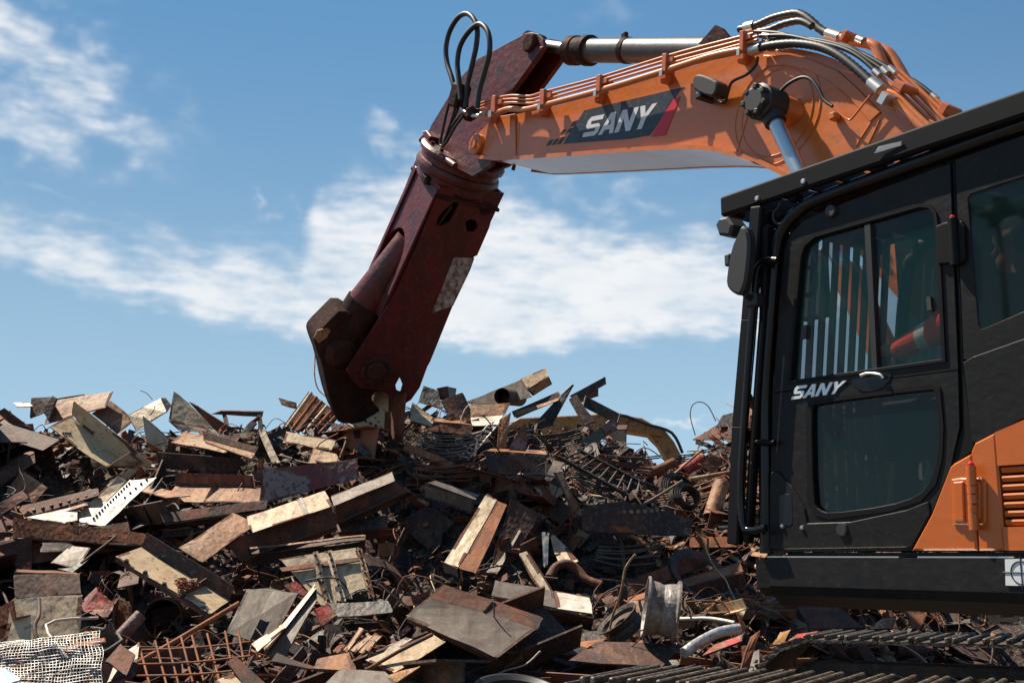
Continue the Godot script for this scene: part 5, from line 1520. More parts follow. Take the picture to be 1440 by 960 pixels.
	piece("wide_flange_beam", "steel beam", "wide dark beam with chalk marks on its sunlit top, below the pointed gusset", 0.35, [["flange", "buff", 0.011, 240, 622, 0.2, 258, 607, 0.7, 332, 620, 0.7, 318, 638, 0.2], ["web", "dark_rust", 0.011, 222, 636, 0.05, 338, 644, 0.1, 335, 664, 0.15, 223, 660, 0.1], ["flange", "rust", 0.011, 282, 605, 0.75, 360, 620, 0.75, 360, 628, 0.7, 284, 612, 0.7]])
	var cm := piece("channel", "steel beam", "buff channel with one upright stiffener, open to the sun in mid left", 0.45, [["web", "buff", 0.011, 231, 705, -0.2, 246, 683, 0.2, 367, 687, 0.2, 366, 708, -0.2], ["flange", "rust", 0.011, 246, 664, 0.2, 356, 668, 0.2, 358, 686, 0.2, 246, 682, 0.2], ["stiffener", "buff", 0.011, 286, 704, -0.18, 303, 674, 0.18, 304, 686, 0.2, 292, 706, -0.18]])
	cm.set_meta("label", "buff channel with one upright stiffener, open to the sun in mid left")
	piece("plate", "steel plate", "large flaking red plate standing upright at the centre of the heap", 0.45, [["sheet", "red_paint", 0.011, 366, 660, 0.05, 503, 645, 0.15, 505, 672, 0.1, 366, 710, 0.0]])
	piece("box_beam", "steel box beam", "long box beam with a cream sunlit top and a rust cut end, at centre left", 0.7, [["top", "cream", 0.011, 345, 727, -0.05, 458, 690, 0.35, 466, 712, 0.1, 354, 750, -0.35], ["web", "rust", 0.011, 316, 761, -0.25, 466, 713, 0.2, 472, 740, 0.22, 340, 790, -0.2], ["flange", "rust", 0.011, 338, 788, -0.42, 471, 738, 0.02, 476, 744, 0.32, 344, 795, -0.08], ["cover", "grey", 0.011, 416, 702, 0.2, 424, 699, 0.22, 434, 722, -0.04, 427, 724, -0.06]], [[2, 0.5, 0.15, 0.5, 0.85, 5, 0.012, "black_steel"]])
	piece("plate", "steel plate", "rust brown flat plate at the burnt end of the cream topped box beam", 0.72, [["sheet", "buff", 0.011, 250, 772, -0.3, 327, 722, 0.2, 361, 738, 0.1, 283, 791, -0.35]])
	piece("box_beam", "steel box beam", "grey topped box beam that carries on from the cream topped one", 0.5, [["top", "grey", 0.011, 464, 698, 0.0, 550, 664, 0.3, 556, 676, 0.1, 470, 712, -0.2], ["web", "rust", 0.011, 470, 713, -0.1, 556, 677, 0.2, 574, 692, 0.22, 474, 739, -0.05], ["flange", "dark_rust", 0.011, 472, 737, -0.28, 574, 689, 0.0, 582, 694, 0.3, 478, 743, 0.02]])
	piece("channel", "steel beam", "rust channel with a ball of wire in it, sloping towards the viewer at lower left", 0.7, [["web", "cream", 0.011, 162, 783, -0.1, 198, 769, 0.25, 322, 846, 0.15, 296, 866, -0.25], ["flange", "dark_rust", 0.011, 205, 749, 0.25, 331, 825, 0.15, 322, 846, 0.15, 198, 769, 0.25], ["stiffener", "rust", 0.011, 253, 840, -0.2, 258, 832, -0.15, 290, 812, 0.15, 286, 824, 0.15], ["lip", "rust", 0.011, 162, 783, -0.1, 296, 866, -0.25, 294, 872, -0.25, 160, 789, -0.1]], [[0, 0.04, 0.1, 0.06, 0.9, 5, 0.02, "black_steel"]])
	var wb := thing("wire_ball", "tangled ball of reddish wire lying in the rust channel", "wire ball", spot(262, 822, heap_depth(262, 820) - 0.85))
	for k in 5:
		var b := MB.new()
		var pts := PackedVector3Array()
		for i in 26: pts.append(Vector3(rng.randf_range(-1, 1), rng.randf_range(-0.6, 0.6), rng.randf_range(-1, 1)).normalized() * rng.randf_range(0.04, 0.085) * Vector3(1.2, 0.8, 1.2))
		b.tube(pts, 0.004, 4, 3)
		part("wire", b, ["rust", "buff", "bright_red"][k % 3], wb)
	piece("plate", "steel plate", "tan plate with a rounded corner in the hollow at the far left", 0.3, [["sheet", "buff", 0.011, 8, 690, -0.1, 30, 662, 0.1, 66, 686, 0.1, 44, 712, -0.1]])
	piece("wide_flange_beam", "steel beam", "dark rust beam slanting up out of the left edge", 0.35, [["web", "dark_rust", 0.011, -10, 668, -0.1, 46, 640, 0.15, 50, 650, 0.1, -10, 690, -0.15], ["flange", "rust", 0.011, -10, 666, -0.1, 46, 638, 0.15, 44, 634, 0.4, -10, 656, 0.2]])
	piece("long_beam", "steel beam", "brown beam along the left edge, below the slanting dark one", 0.4, [["web", "rust", 0.011, -10, 712, -0.1, 30, 690, 0.1, 38, 700, 0.05, -10, 732, -0.15]])
	piece("channel", "steel beam", "dark rust channel lying under the buff channel with the stiffener", 0.45, [["web", "rust", 0.011, 222, 722, 0, 374, 704, 0.15, 374, 716, 0.1, 230, 736, -0.05], ["flange", "dark_rust", 0.011, 230, 737, -0.06, 372, 718, 0.1, 350, 730, 0.3, 236, 744, 0.15]])
	piece("wide_flange_beam", "steel beam", "dark brown beam bridging the gap left of the large red plate", 0.3, [["web", "rust", 0.011, 284, 606, 0.1, 362, 630, 0.15, 360, 638, 0.1, 286, 616, 0.05], ["flange", "buff", 0.011, 286, 617, 0.05, 360, 639, 0.1, 352, 646, -0.1, 288, 622, -0.15]])
	piece("sheet_hood", "metal sheet", "crumpled grey green sheet under the long orange rust beam", 0.5, [["sheet", "grey", 0.01, 70, 792, -0.05, 96, 770, 0.15, 126, 772, 0.15, 108, 800, -0.05], ["sheet", "green_paint", 0.01, 80, 800, -0.1, 108, 800, -0.05, 126, 786, 0.05, 100, 806, -0.15]])
	piece("plate", "steel plate", "dark grey plate folded under the long orange rust beam", 0.4, [["sheet", "grey", 0.011, 56, 764, 0.05, 92, 762, 0.1, 120, 776, 0.1, 58, 776, 0]])
	piece("cut_plate", "steel plate", "flame cut plate with curved notches beside the rebar grid", 0.75, [["sheet", "grey", 0.011, 150, 960, -0.1, 168, 920, 0.1, 196, 906, 0.15, 190, 948, -0.05]])
	piece("wide_flange_beam", "steel beam", "rust beam end at the bottom right of the rebar grid", 0.95, [["web", "rust", 0.011, 322, 930, 0.05, 332, 924, 0.1, 372, 962, 0.0, 352, 972, -0.1], ["flange", "cream", 0.011, 300, 958, -0.1, 326, 948, 0.0, 356, 972, -0.1, 310, 976, -0.2]])
	piece("pipe_half", "half pipe", "bent rust half pipe running along the bottom below the leaning board", 0.9, [["sheet", "rust", 0.011, 388, 918, 0.1, 430, 936, 0.1, 474, 948, 0.1, 380, 930, -0.05]])
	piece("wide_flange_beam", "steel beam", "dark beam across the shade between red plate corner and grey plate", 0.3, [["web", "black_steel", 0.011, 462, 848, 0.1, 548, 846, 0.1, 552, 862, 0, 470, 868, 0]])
	# ---- lower left
	piece("box_section", "steel box", "dark square box section with a bent back plate at lower left", 0.5, [["side", "dark_rust", 0.011, 20, 807, -0.1, 111, 808, -0.1, 113, 836, -0.2, 22, 842, -0.2], ["top", "rust", 0.011, 20, 806, -0.1, 111, 807, -0.1, 108, 804, 0.3, 24, 803, 0.3]])
	piece("plate", "steel plate", "large cream plate under dappled shade at the lower left corner", 0.55, [["sheet", "cream", 0.011, 18, 842, 0.02, 116, 836, 0.12, 110, 898, -0.02, 2, 912, -0.14]])
	piece("plate", "steel plate", "blue painted sheet corner at the bottom left", 1.1, [["sheet", "blue_paint", 0.01, -12, 938, 0.05, 4, 939, 0.05, 26, 956, -0.05, -12, 972, -0.1]])
	piece("plate", "steel plate", "crumpled red painted sheet between the cream plate and the pipe mouth", 0.5, [["sheet", "bright_red", 0.01, 117, 860, -0.05, 137, 832, 0.1, 161, 850, 0.1, 150, 868, -0.05], ["lip", "red_paint", 0.01, 117, 860, -0.05, 137, 832, 0.1, 134, 828, 0.25, 115, 846, 0.2]])
	rod("pipe", "steel pipe", "wide dark pipe with its round mouth towards the viewer at lower left", 0.2, 0.15, "dark_rust", [228, 869, -0.05, 270, 858, 0.9], 1, true)
	piece("channel", "steel beam", "small orange rust channel standing on end beside the dark pipe", 0.55, [["web", "orange_rust", 0.011, 166, 842, 0.1, 183, 850, 0.05, 190, 890, 0.0, 163, 880, 0.05], ["flange", "rust", 0.011, 160, 848, -0.1, 166, 842, 0.1, 163, 880, 0.05, 158, 878, -0.1]])
	rod("angle_bar", "steel bar", "long thin rust bar lying diagonally over the rebar grid", 0.85, 0.016, "orange_rust", [190, 934, -0.1, 262, 892, 0.0, 336, 848, 0.2], 1)
	ladder("rebar_grid", "rebar grid", "orange rust rebar grid at the bottom, left of the leaning board", 0.75, "orange_rust", [186, 905, 0.1, 340, 884, 0.2], [202, 966, -0.2, 352, 950, -0.1], 8, 0.007, 0.0, 0.0, 0.25)
	for q in [[182, 914, 352, 902, "upper"], [190, 934, 352, 922, "middle"], [192, 950, 356, 940, "lowest"]]:
		rod("rebar", "steel bar", "thin %s cross bar of the rebar grid at the bottom of the heap" % q[4], 0.8, 0.006, "orange_rust", [q[0], q[1], 0.0, (q[0] + q[2]) / 2.0, (q[1] + q[3]) / 2.0 + 3, 0.0, q[2], q[3], 0.05], 3).set_meta("group", "cross bars of the rebar grid")
	piece("sheet_cover", "metal sheet", "dull grey sheet metal cover behind the leaning board", 0.5, [["sheet", "grey", 0.01, 318, 890, -0.1, 345, 829, 0.25, 418, 834, 0.3, 380, 910, -0.1], ["lip", "grey", 0.01, 345, 829, 0.25, 380, 826, 0.3, 432, 842, 0.3, 418, 834, 0.3]])
	piece("board", "steel board", "narrow cream edged board leaning steeply in front of the grey cover", 0.85, [["face", "grey", 0.011, 374, 918, -0.1, 444, 824, 0.3, 444, 846, 0.2, 396, 928, -0.15], ["edge", "cream", 0.011, 370, 912, -0.1, 442, 822, 0.3, 445, 826, 0.25, 375, 918, -0.12]])
	piece("sheet_strip", "metal strip", "cream folded strip with a jagged edge beside the leaning board", 0.7, [["face", "cream", 0.012, 354, 905, -0.05, 396, 878, 0.1, 400, 884, 0.0, 362, 916, -0.1]])
	piece("plate", "steel plate", "red and white painted plate corner below the riveted panel", 0.6, [["sheet", "bright_red", 0.012, 440, 856, -0.05, 462, 851, 0.05, 473, 866, -0.02, 452, 880, -0.1], ["sheet", "dark_rust", 0.012, 452, 880, -0.1, 473, 866, -0.02, 430, 900, 0.2, 418, 900, 0.2]])
	piece("plate", "steel plate", "strip of red painted plate above the grey sheet cover", 0.4, [["sheet", "bright_red", 0.01, 402, 822, 0, 416, 816, 0.05, 440, 842, 0.0, 430, 848, -0.05]])
	var rp := piece("riveted_panel", "riveted panel", "cream riveted panel with ribs in the shade at lower centre", 0.6, [["sheet", "cream", 0.011, 390, 786, 0.1, 502, 770, 0.2, 525, 842, -0.05, 452, 851, -0.1], ["rib", "cream", 0.011, 438, 776, 0.08, 446, 775, 0.08, 466, 848, -0.12, 458, 849, -0.13], ["rib", "cream", 0.011, 458, 774, 0.08, 466, 773, 0.08, 486, 845, -0.14, 478, 846, -0.14], ["rib", "buff", 0.011, 500, 769, 0.08, 508, 770, 0.08, 526, 842, -0.14, 518, 843, -0.14], ["rib", "rust", 0.011, 392, 798, 0.04, 504, 784, 0.12, 506, 790, 0.09, 394, 804, 0.0]], [[1, 0.5, 0.08, 0.5, 0.95, 6, 0.010, "rust"], [2, 0.5, 0.08, 0.5, 0.95, 8, 0.010, "rust"], [3, 0.5, 0.08, 0.5, 0.95, 7, 0.010, "rust"]])
	rp.set_meta("label", "cream riveted panel with ribs in the shade at lower centre")
	piece("wide_flange_beam", "steel beam", "dark beam with a thin bright edge lying above the riveted panel", 0.55, [["flange", "dark_rust", 0.011, 350, 772, 0, 512, 754, 0.1, 514, 760, 0.0, 352, 780, -0.1], ["web", "black_steel", 0.011, 352, 780, 0.02, 514, 760, 0.1, 514, 774, 0.15, 354, 796, 0.05], ["edge", "buff", 0.012, 350, 770, -0.1, 512, 753, 0.0, 512, 755, -0.02, 350, 773, -0.12]])
	piece("wide_flange_beam", "steel beam", "brown beam stub lying between the box beam and the dark centre gap", 0.3, [["flange", "dark_rust", 0.011, 474, 736, 0.05, 545, 726, 0.1, 548, 742, 0, 478, 748, -0.1], ["web", "rust", 0.011, 478, 748, -0.08, 548, 742, 0.0, 546, 754, 0.1, 480, 762, 0.0]])
	# ---- middle
	piece("column_stub", "steel column", "cream and rust column stub propped upright at mid centre", 0.7, [["face", "cream", 0.011, 624, 792, -0.15, 684, 695, 0.35, 699, 703, 0.3, 645, 798, -0.2], ["face", "orange_rust", 0.011, 646, 799, -0.2, 700, 704, 0.3, 713, 711, 0.25, 669, 807, -0.26], ["end_plate", "grey", 0.011, 622, 790, -0.18, 645, 800, -0.22, 646, 812, -0.2, 626, 804, -0.16]])
	piece("plate", "steel plate", "large grey brown plate tilted towards the viewer at bottom centre", 0.9, [["sheet", "grey", 0.011, 570, 868, -0.05, 600, 842, 0.1, 757, 884, 0.15, 700, 926, -0.35], ["band", "rust", 0.011, 600, 842, 0.1, 624, 821, 0.25, 764, 868, 0.3, 757, 884, 0.15], ["lip", "rust", 0.011, 570, 868, -0.05, 700, 926, -0.35, 697, 932, -0.3, 572, 874, 0.0]], [[1, 0.1, 0.5, 0.9, 0.5, 9, 0.012, "dark_rust"]])
	piece("plate", "steel plate", "cream plate strip in the fan of strips at the bottom centre", 0.8, [["sheet", "cream", 0.011, 516, 928, -0.1, 604, 892, 0.15, 628, 904, 0.1, 556, 946, -0.2]])
	piece("plate", "steel plate", "grey plate strip on top of the fan at the bottom centre", 0.7, [["sheet", "grey", 0.011, 520, 925, 0, 570, 896, 0.15, 580, 900, 0.1, 528, 932, -0.05]])
	rod("flat_bar", "steel bar", "thin rust bar lying along the fan of strips at the bottom centre", 0.9, 0.012, "rust", [515, 942, -0.1, 560, 916, 0, 608, 892, 0.1], 1)
	for q in [[483, 914, 506, 882, 6, "leftmost and slimmest"], [492, 914, 516, 890, 10, "second from left"], [502, 916, 527, 890, 12, "widest, third from left"], [512, 914, 520, 898, 8, "shortest, fourth from left"], [526, 868, 544, 886, 7, "lone upper right"]]:
		piece("flat_bar", "steel bar", "brown flat bar in the fan of splinters, the %s one" % q[5], 0.7, [["face", "buff", 0.012, q[0], q[1], -0.05, q[2], q[3], 0.12, q[2] + q[4], q[3] + 3, 0.1, q[0] + q[4] * 0.7, q[1] + 4, -0.08]]).set_meta("group", "fan of flat bar splinters")
	piece("plate", "steel plate", "pinkish cut plate beside the splinters at the bottom", 0.75, [["sheet", "buff", 0.011, 440, 940, -0.1, 446, 928, 0, 490, 916, 0.1, 500, 942, -0.1]])
	piece("plate", "steel plate", "half round cut plate with a hole edge at the very bottom", 0.95, [["sheet", "grey", 0.011, 452, 966, -0.05, 478, 942, 0.1, 540, 944, 0.1, 560, 966, -0.05]])
	piece("plate", "steel plate", "yellow painted strip at the bottom beside the splinters", 0.95, [["sheet", "yellow_paint", 0.012, 538, 952, -0.05, 562, 944, 0.05, 592, 938, 0.05, 556, 960, -0.08]])
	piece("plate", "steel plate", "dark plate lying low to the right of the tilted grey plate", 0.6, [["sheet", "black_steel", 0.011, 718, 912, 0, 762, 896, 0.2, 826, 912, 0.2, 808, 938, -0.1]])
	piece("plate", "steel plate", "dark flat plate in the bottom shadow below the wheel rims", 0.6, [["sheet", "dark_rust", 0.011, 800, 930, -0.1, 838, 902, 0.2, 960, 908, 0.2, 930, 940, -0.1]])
	piece("plate", "steel plate", "white plate with a bright corner lying behind the stick at lower right", 0.5, [["sheet", "white", 0.011, 784, 856, -0.12, 778, 831, 0.3, 828, 841, 0.3, 834, 866, -0.15], ["sheet", "grey", 0.011, 690, 838, -0.1, 696, 816, 0.3, 777, 831, 0.3, 783, 856, -0.12], ["lip", "dark_rust", 0.011, 690, 839, -0.1, 834, 867, -0.15, 832, 884, 0.0, 700, 852, 0.1]])
	piece("stick", "steel bar", "cream flat stick leaning over the white plate", 0.75, [["face", "cream", 0.011, 728, 780, 0.15, 740, 776, 0.15, 778, 838, -0.1, 768, 844, -0.1], ["side", "rust", 0.012, 740, 776, 0.15, 744, 778, 0.25, 781, 838, 0.0, 778, 838, -0.1]])
	piece("bracket", "steel bracket", "narrow white upright bracket behind the leaning stick", 0.45, [["face", "white", 0.011, 761, 748, 0.1, 773, 750, 0.1, 771, 797, 0, 765, 797, 0]])
	piece("plate", "steel plate", "white triangular plate offcut beside the narrow white bracket", 0.4, [["sheet", "cream", 0.011, 774, 752, 0.2, 780, 752, 0.2, 812, 790, -0.1, 786, 796, -0.1]])
	rod("bent_pipe", "bent pipe", "thick brown bent pipe hooked behind the leaning stick", 0.45, 0.036, "rust", [772, 812, 0, 782, 797, 0.1, 798, 792, 0.1, 812, 800, 0.1, 824, 814, 0.05, 846, 822, 0], 4)
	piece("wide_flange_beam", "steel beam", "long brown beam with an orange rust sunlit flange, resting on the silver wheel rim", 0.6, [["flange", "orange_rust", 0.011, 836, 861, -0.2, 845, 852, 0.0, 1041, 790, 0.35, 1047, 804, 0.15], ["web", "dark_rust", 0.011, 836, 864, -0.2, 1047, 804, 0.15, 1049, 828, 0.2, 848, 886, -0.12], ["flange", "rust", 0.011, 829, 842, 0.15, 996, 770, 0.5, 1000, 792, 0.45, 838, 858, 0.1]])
	piece("bolted_plate", "bolted plate", "dark ribbed plate with bolt heads, below the ladder on the right", 0.4, [["sheet", "dark_rust", 0.011, 819, 711, 0.05, 876, 705, 0.1, 975, 730, 0.12, 972, 754, 0.05], ["sheet", "dark_rust", 0.011, 819, 711, 0.05, 972, 754, 0.05, 900, 752, 0.0, 819, 746, 0.0], ["edge", "orange_rust", 0.011, 856, 739, -0.05, 880, 740, -0.05, 896, 748, -0.05, 870, 748, -0.05]], [[0, 0.3, 0.3, 0.95, 0.5, 6, 0.022, "buff"]])
	piece("channel", "steel beam", "dark brown channel face with one bright vertical edge, centre right", 0.35, [["web", "dark_rust", 0.011, 681, 636, 0.1, 768, 640, 0.12, 769, 672, 0.05, 684, 664, 0.05], ["lip", "buff", 0.011, 684, 635, 0.1, 768, 639, 0.12, 766, 634, 0.45, 690, 632, 0.45], ["edge", "cream", 0.011, 767, 648, 0.08, 776, 655, 0.15, 774, 674, 0.1, 767, 674, 0.03]])
	piece("flat_bar", "steel bar", "broad cream brown bar sloping down from the ladder foot", 0.45, [["face", "buff", 0.011, 780, 664, 0.1, 790, 662, 0.1, 820, 724, -0.05, 808, 728, -0.05]])
	piece("grey_beam", "steel beam", "blunt grey beam lying to the right of the grey topped box beam", 0.5, [["top", "grey", 0.011, 602, 678, 0.1, 612, 676, 0.2, 674, 698, 0.2, 668, 704, 0.05], ["side", "grey", 0.011, 600, 680, 0.1, 668, 704, 0.05, 664, 722, 0.1, 598, 700, 0.12]])
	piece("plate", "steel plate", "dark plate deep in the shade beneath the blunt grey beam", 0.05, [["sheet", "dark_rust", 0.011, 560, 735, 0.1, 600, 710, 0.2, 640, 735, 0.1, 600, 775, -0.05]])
	piece("plate", "steel plate", "brown plate slab leaning right of the column stub", 0.4, [["sheet", "dark_rust", 0.011, 720, 700, 0.1, 760, 722, 0.1, 720, 790, -0.1, 690, 800, -0.1], ["flange", "grey", 0.011, 683, 806, -0.1, 725, 742, 0.05, 733, 748, 0.0, 700, 806, -0.15]])
	# ---- crest, centre and right
	var cb := piece("corrugated_box", "corrugated box", "rust streaked corrugated box just left of the shear's jaw", 0.1, [["side", "orange_rust", 0.011, 398, 600, 0, 434, 549, 0.2, 478, 586, 0.1, 448, 616, -0.1]])
	for i in 6:
		var b := MB.new()
		var t := (i + 0.5) / 6.0
		var dp := heap_depth(440, 588) - 0.16
		b.tube(PackedVector3Array([spot(lerpf(398, 448, t), lerpf(600, 616, t), dp - 0.1 * t) - cb.position, spot(lerpf(434, 478, t), lerpf(549, 586, t), dp + 0.2 - 0.1 * t) - cb.position]), 0.022, 6, 1)
		part("rib", b, ["cream", "orange_rust", "rust"][i % 3], cb)
	piece("bar_end", "steel bar", "short dark bar end pointing left on the crest beside the corrugated box", 0.0, [["face", "buff", 0.011, 393, 560, 0, 418, 567, 0.1, 416, 575, 0.05, 394, 568, -0.05]])
	piece("flat_bar", "steel bar", "cream flat bar lying below the corrugated box", 0.35, [["face", "cream", 0.011, 398, 622, -0.05, 402, 607, 0.1, 472, 620, 0.15, 466, 633, 0]])
	piece("flat_bar", "steel bar", "slim pale bar standing steeply left of the centre", 0.35, [["face", "cream", 0.011, 362, 606, 0.1, 370, 604, 0.12, 394, 650, -0.1, 384, 652, -0.1]])
	piece("plate", "steel plate", "tan wedge plate below the cream flat bar", 0.35, [["sheet", "buff", 0.011, 432, 652, -0.1, 440, 630, 0.1, 472, 638, 0.1, 478, 650, -0.05]])
	piece("frame", "steel frame", "dark rusty open frame silhouetted on the crest", 0.0, [["beam", "dark_rust", 0.03, 296, 582, 0, 312, 577, 0, 371, 578, 0.1, 369, 585, 0.1], ["post", "dark_rust", 0.03, 312, 583, 0.0, 318, 583, 0.0, 322, 604, -0.1, 316, 604, -0.1], ["post", "dark_rust", 0.03, 362, 584, 0.0, 369, 584, 0.0, 372, 608, -0.1, 365, 608, -0.1]])
	piece("flat_bar", "steel bar", "pale diagonal bar under the silhouetted frame", 0.1, [["face", "cream", 0.011, 334, 613, -0.05, 355, 592, 0.1, 360, 597, 0.1, 342, 618, -0.05]])
	piece("bitten_beam", "steel beam", "cream and rust beam hanging out of the shear's jaw", 0.45, [["web", "cream", 0.011, 516, 546, 0.1, 545, 543, 0.0, 545, 614, 0.0, 482, 592, 0.0], ["flange", "rust", 0.011, 545, 543, 0.0, 571, 553, -0.3, 566, 624, -0.3, 545, 612, 0.0], ["rib", "dark_rust", 0.011, 549, 616, 0.02, 560, 620, 0.05, 557, 662, 0.0, 545, 660, 0.0]], [[0, 0.2, 0.8, 0.85, 0.88, 6, 0.013, "dark_rust"]])
	piece("plate", "steel plate", "brown slab leaning on the crest just right of the shear's jaw", 0.15, [["sheet", "primer", 0.011, 620, 563, 0, 650, 552, 0.1, 670, 594, 0.0, 634, 592, -0.1]])
	piece("box_section", "steel box", "small dark box topmost behind the right side of the shear's jaw", 0.0, [["side", "dark_rust", 0.011, 614, 546, 0, 628, 543, 0, 631, 562, 0, 616, 562, 0], ["side", "grey", 0.011, 628, 543, 0, 641, 546, 0.2, 640, 560, 0.2, 631, 562, 0]])
	piece("plate", "steel plate", "blackened lump of plate on the crest between the jaw and the small box", 0.1, [["sheet", "black_steel", 0.011, 588, 566, 0, 596, 542, 0.1, 616, 548, 0.1, 622, 574, -0.05]])
	piece("plate", "steel plate", "cream wedge plate right under the shear's upper jaw", 0.35, [["sheet", "cream", 0.011, 572, 592, -0.05, 580, 566, 0.15, 612, 588, 0.15, 606, 600, -0.05]])
	piece("flat_bar", "steel bar", "rust bar propped from the bitten beam to the short bent ladder", 0.4, [["face", "orange_rust", 0.011, 566, 632, 0, 572, 622, 0.1, 640, 652, 0.1, 636, 660, 0]])
	piece("wide_flange_beam", "steel beam", "brown beam lying level behind the short bent ladder", 0.1, [["web", "rust", 0.011, 600, 594, 0.05, 664, 598, 0.1, 664, 612, 0.05, 602, 606, 0], ["flange", "buff", 0.011, 600, 593, 0.05, 664, 597, 0.1, 664, 592, 0.35, 604, 588, 0.3]])
	piece("sheet_strip", "metal strip", "bright white curved strip under the shear's jaw", 0.5, [["face", "white", 0.011, 477, 590, 0, 486, 588, 0.15, 520, 606, 0.15, 519, 612, 0]])
	piece("crossed_beam", "steel beam", "grey brown beam with a cut cream end jutting up on the right of the crest", 0.15, [["web", "grey", 0.011, 656, 566, -0.05, 733, 533, 0.15, 749, 557, 0.0, 690, 578, -0.1], ["end", "cream", 0.011, 732, 532, 0.16, 766, 517, 0.3, 772, 530, 0.2, 742, 547, 0.08], ["flange", "buff", 0.011, 742, 547, 0.08, 772, 530, 0.2, 777, 539, 0.35, 749, 556, 0.25]])
	rod("pipe", "steel pipe", "round mouthed pipe stub under the jutting beam on the crest", 0.35, 0.095, "dark_rust", [706, 557, -0.1, 730, 560, 0.6], 1, true)
	piece("channel", "steel beam", "pale channel with a bright white lower flange under the jutting beam", 0.3, [["web", "buff", 0.011, 662, 570, 0.2, 716, 568, 0.2, 708, 585, 0.1, 662, 585, 0.1], ["flange", "white", 0.011, 662, 586, 0.12, 708, 584, 0.12, 700, 598, -0.2, 664, 599, -0.2]])
	piece("plate", "steel plate", "brown upright plate strip in front of the pale channel", 0.5, [["sheet", "buff", 0.011, 698, 632, -0.05, 703, 590, 0.1, 718, 579, 0.15, 712, 628, 0.0]])
	piece("plate", "steel plate", "red brown plate leaning beside the upright plate strip", 0.45, [["sheet", "red_paint", 0.011, 715, 632, -0.05, 738, 592, 0.1, 742, 622, 0.05, 740, 634, 0.0]])
	piece("wide_flange_beam", "steel beam", "long dark beam sloping up to the right behind the gratings", 0.1, [["web", "dark_rust", 0.011, 722, 578, -0.05, 784, 552, 0.1, 788, 562, 0.05, 726, 588, -0.1], ["edge", "buff", 0.011, 722, 580, -0.1, 786, 561, 0.05, 786, 564, -0.02, 724, 586, -0.15]])
	piece("rail_end", "steel beam", "dark rail with a notched end against the sky, highest on the right", 0.0, [["web", "dark_rust", 0.011, 802, 556, 0, 850, 531, 0.2, 853, 540, 0.2, 812, 562, 0], ["flange", "black_steel", 0.011, 812, 562, 0, 840, 548, 0.1, 842, 556, 0.3, 815, 566, 0.2]])
	ladder("grating", "steel grating", "dark grating of parallel bars tilted against the crest, left of the notched rail", 0.25, "black_steel", [742, 606, 0.0, 778, 596, 0.05], [790, 556, 0.2, 806, 541, 0.25], 8, 0.013, 0.02)
	ladder("grating", "steel grating", "dark grating of parallel bars sloping down right of the notched rail", 0.15, "black_steel", [820, 572, 0.0, 824, 557, 0.1], [868, 596, 0.1, 872, 582, 0.2], 6, 0.012, 0.02)
	piece("wide_flange_beam", "steel beam", "dark diagonal beam leaning between the two gratings", 0.3, [["web", "dark_rust", 0.03, 800, 562, 0.1, 810, 556, 0.1, 838, 592, -0.05, 824, 598, -0.05]])
	piece("box_section", "steel box", "tan square box section below the red edged beam on the right", 0.35, [["side", "buff", 0.011, 853, 606, 0.05, 881, 605, 0.05, 883, 632, 0.0, 851, 632, 0.0], ["top", "dark_rust", 0.011, 853, 605, 0.05, 881, 604, 0.05, 884, 598, 0.3, 858, 598, 0.3]])
	piece("wide_flange_beam", "steel beam", "beam with a red painted end on the right part of the crest", 0.2, [["web", "green_paint", 0.011, 812, 622, -0.05, 862, 590, 0.1, 868, 604, 0.1, 826, 632, -0.05], ["end", "red_paint", 0.011, 846, 600, 0.03, 864, 587, 0.12, 868, 600, 0.1, 852, 612, 0.03]])
	ladder("ladder", "steel ladder", "dark steel ladder lying across the right side of the heap", 0.45, "black_steel", [785, 642, -0.05, 900, 706, -0.1], [812, 632, 0.15, 905, 680, 0.1], 9, 0.012, 0.022)
	ladder("ladder", "steel ladder", "short bent ladder with long curved side rods beside the shear's jaw", 0.35, "galvanised", [646, 644, -0.1, 686, 598, 0.1], [658, 647, -0.1, 698, 600, 0.1], 8, 0.008, 0.012)
	ladder("rod_bundle", "rod bundle", "bundle of long curved grey rods sagging beside the short ladder", 0.3, "grey", [590, 606, 0.1, 582, 632, -0.05], [682, 602, 0.1, 650, 642, -0.1], 9, 0.008, 0.0, 0.05, 0.4)
	for q in [["rod_bundle", "bundle of thin dark rods spilling down beside the steel ladder", "black_steel", [815, 655, 0, 808, 680, -0.1], [905, 668, 0.1, 880, 706, -0.1], 9], ["rod_bundle", "fan of thin rust rods under the tan box section", "rust", [842, 636, 0, 838, 652, 0], [930, 640, 0.1, 912, 670, 0], 8], ["rod_bundle", "long brown rods lying across the slope near the dark coils", "buff", [905, 700, 0, 900, 724, -0.1], [1020, 668, 0.1, 1010, 705, 0], 8], ["rod_bundle", "rust rods piled below the short bent ladder", "rust", [585, 650, 0, 580, 668, -0.1], [690, 640, 0.1, 676, 672, 0], 9], ["rod_bundle", "dark rods heaped under the left grating", "black_steel", [742, 612, 0, 738, 630, 0], [822, 596, 0.1, 812, 622, 0], 9], ["rod_bundle", "tangled rods on the crest beside the cab", "dark_rust", [950, 640, 0, 944, 660, 0], [1036, 618, 0.1, 1030, 650, 0], 8], ["rod_bundle", "thin grey rods below the ribbed bolted plate", "grey", [842, 768, 0, 836, 786, -0.05], [940, 758, 0.1, 925, 790, 0], 7]]:
		ladder(q[0], "rod bundle", q[1], 0.12, q[2], q[3], q[4], q[5], 0.0085, 0.0, 0.03, 1.6)
	rod("pipe", "steel pipe", "stubby brown pipe standing upright close to the front guard of the cab", 0.4, 0.075, "buff", [1015, 680, 0.1, 1000, 728, -0.1], 1, true)
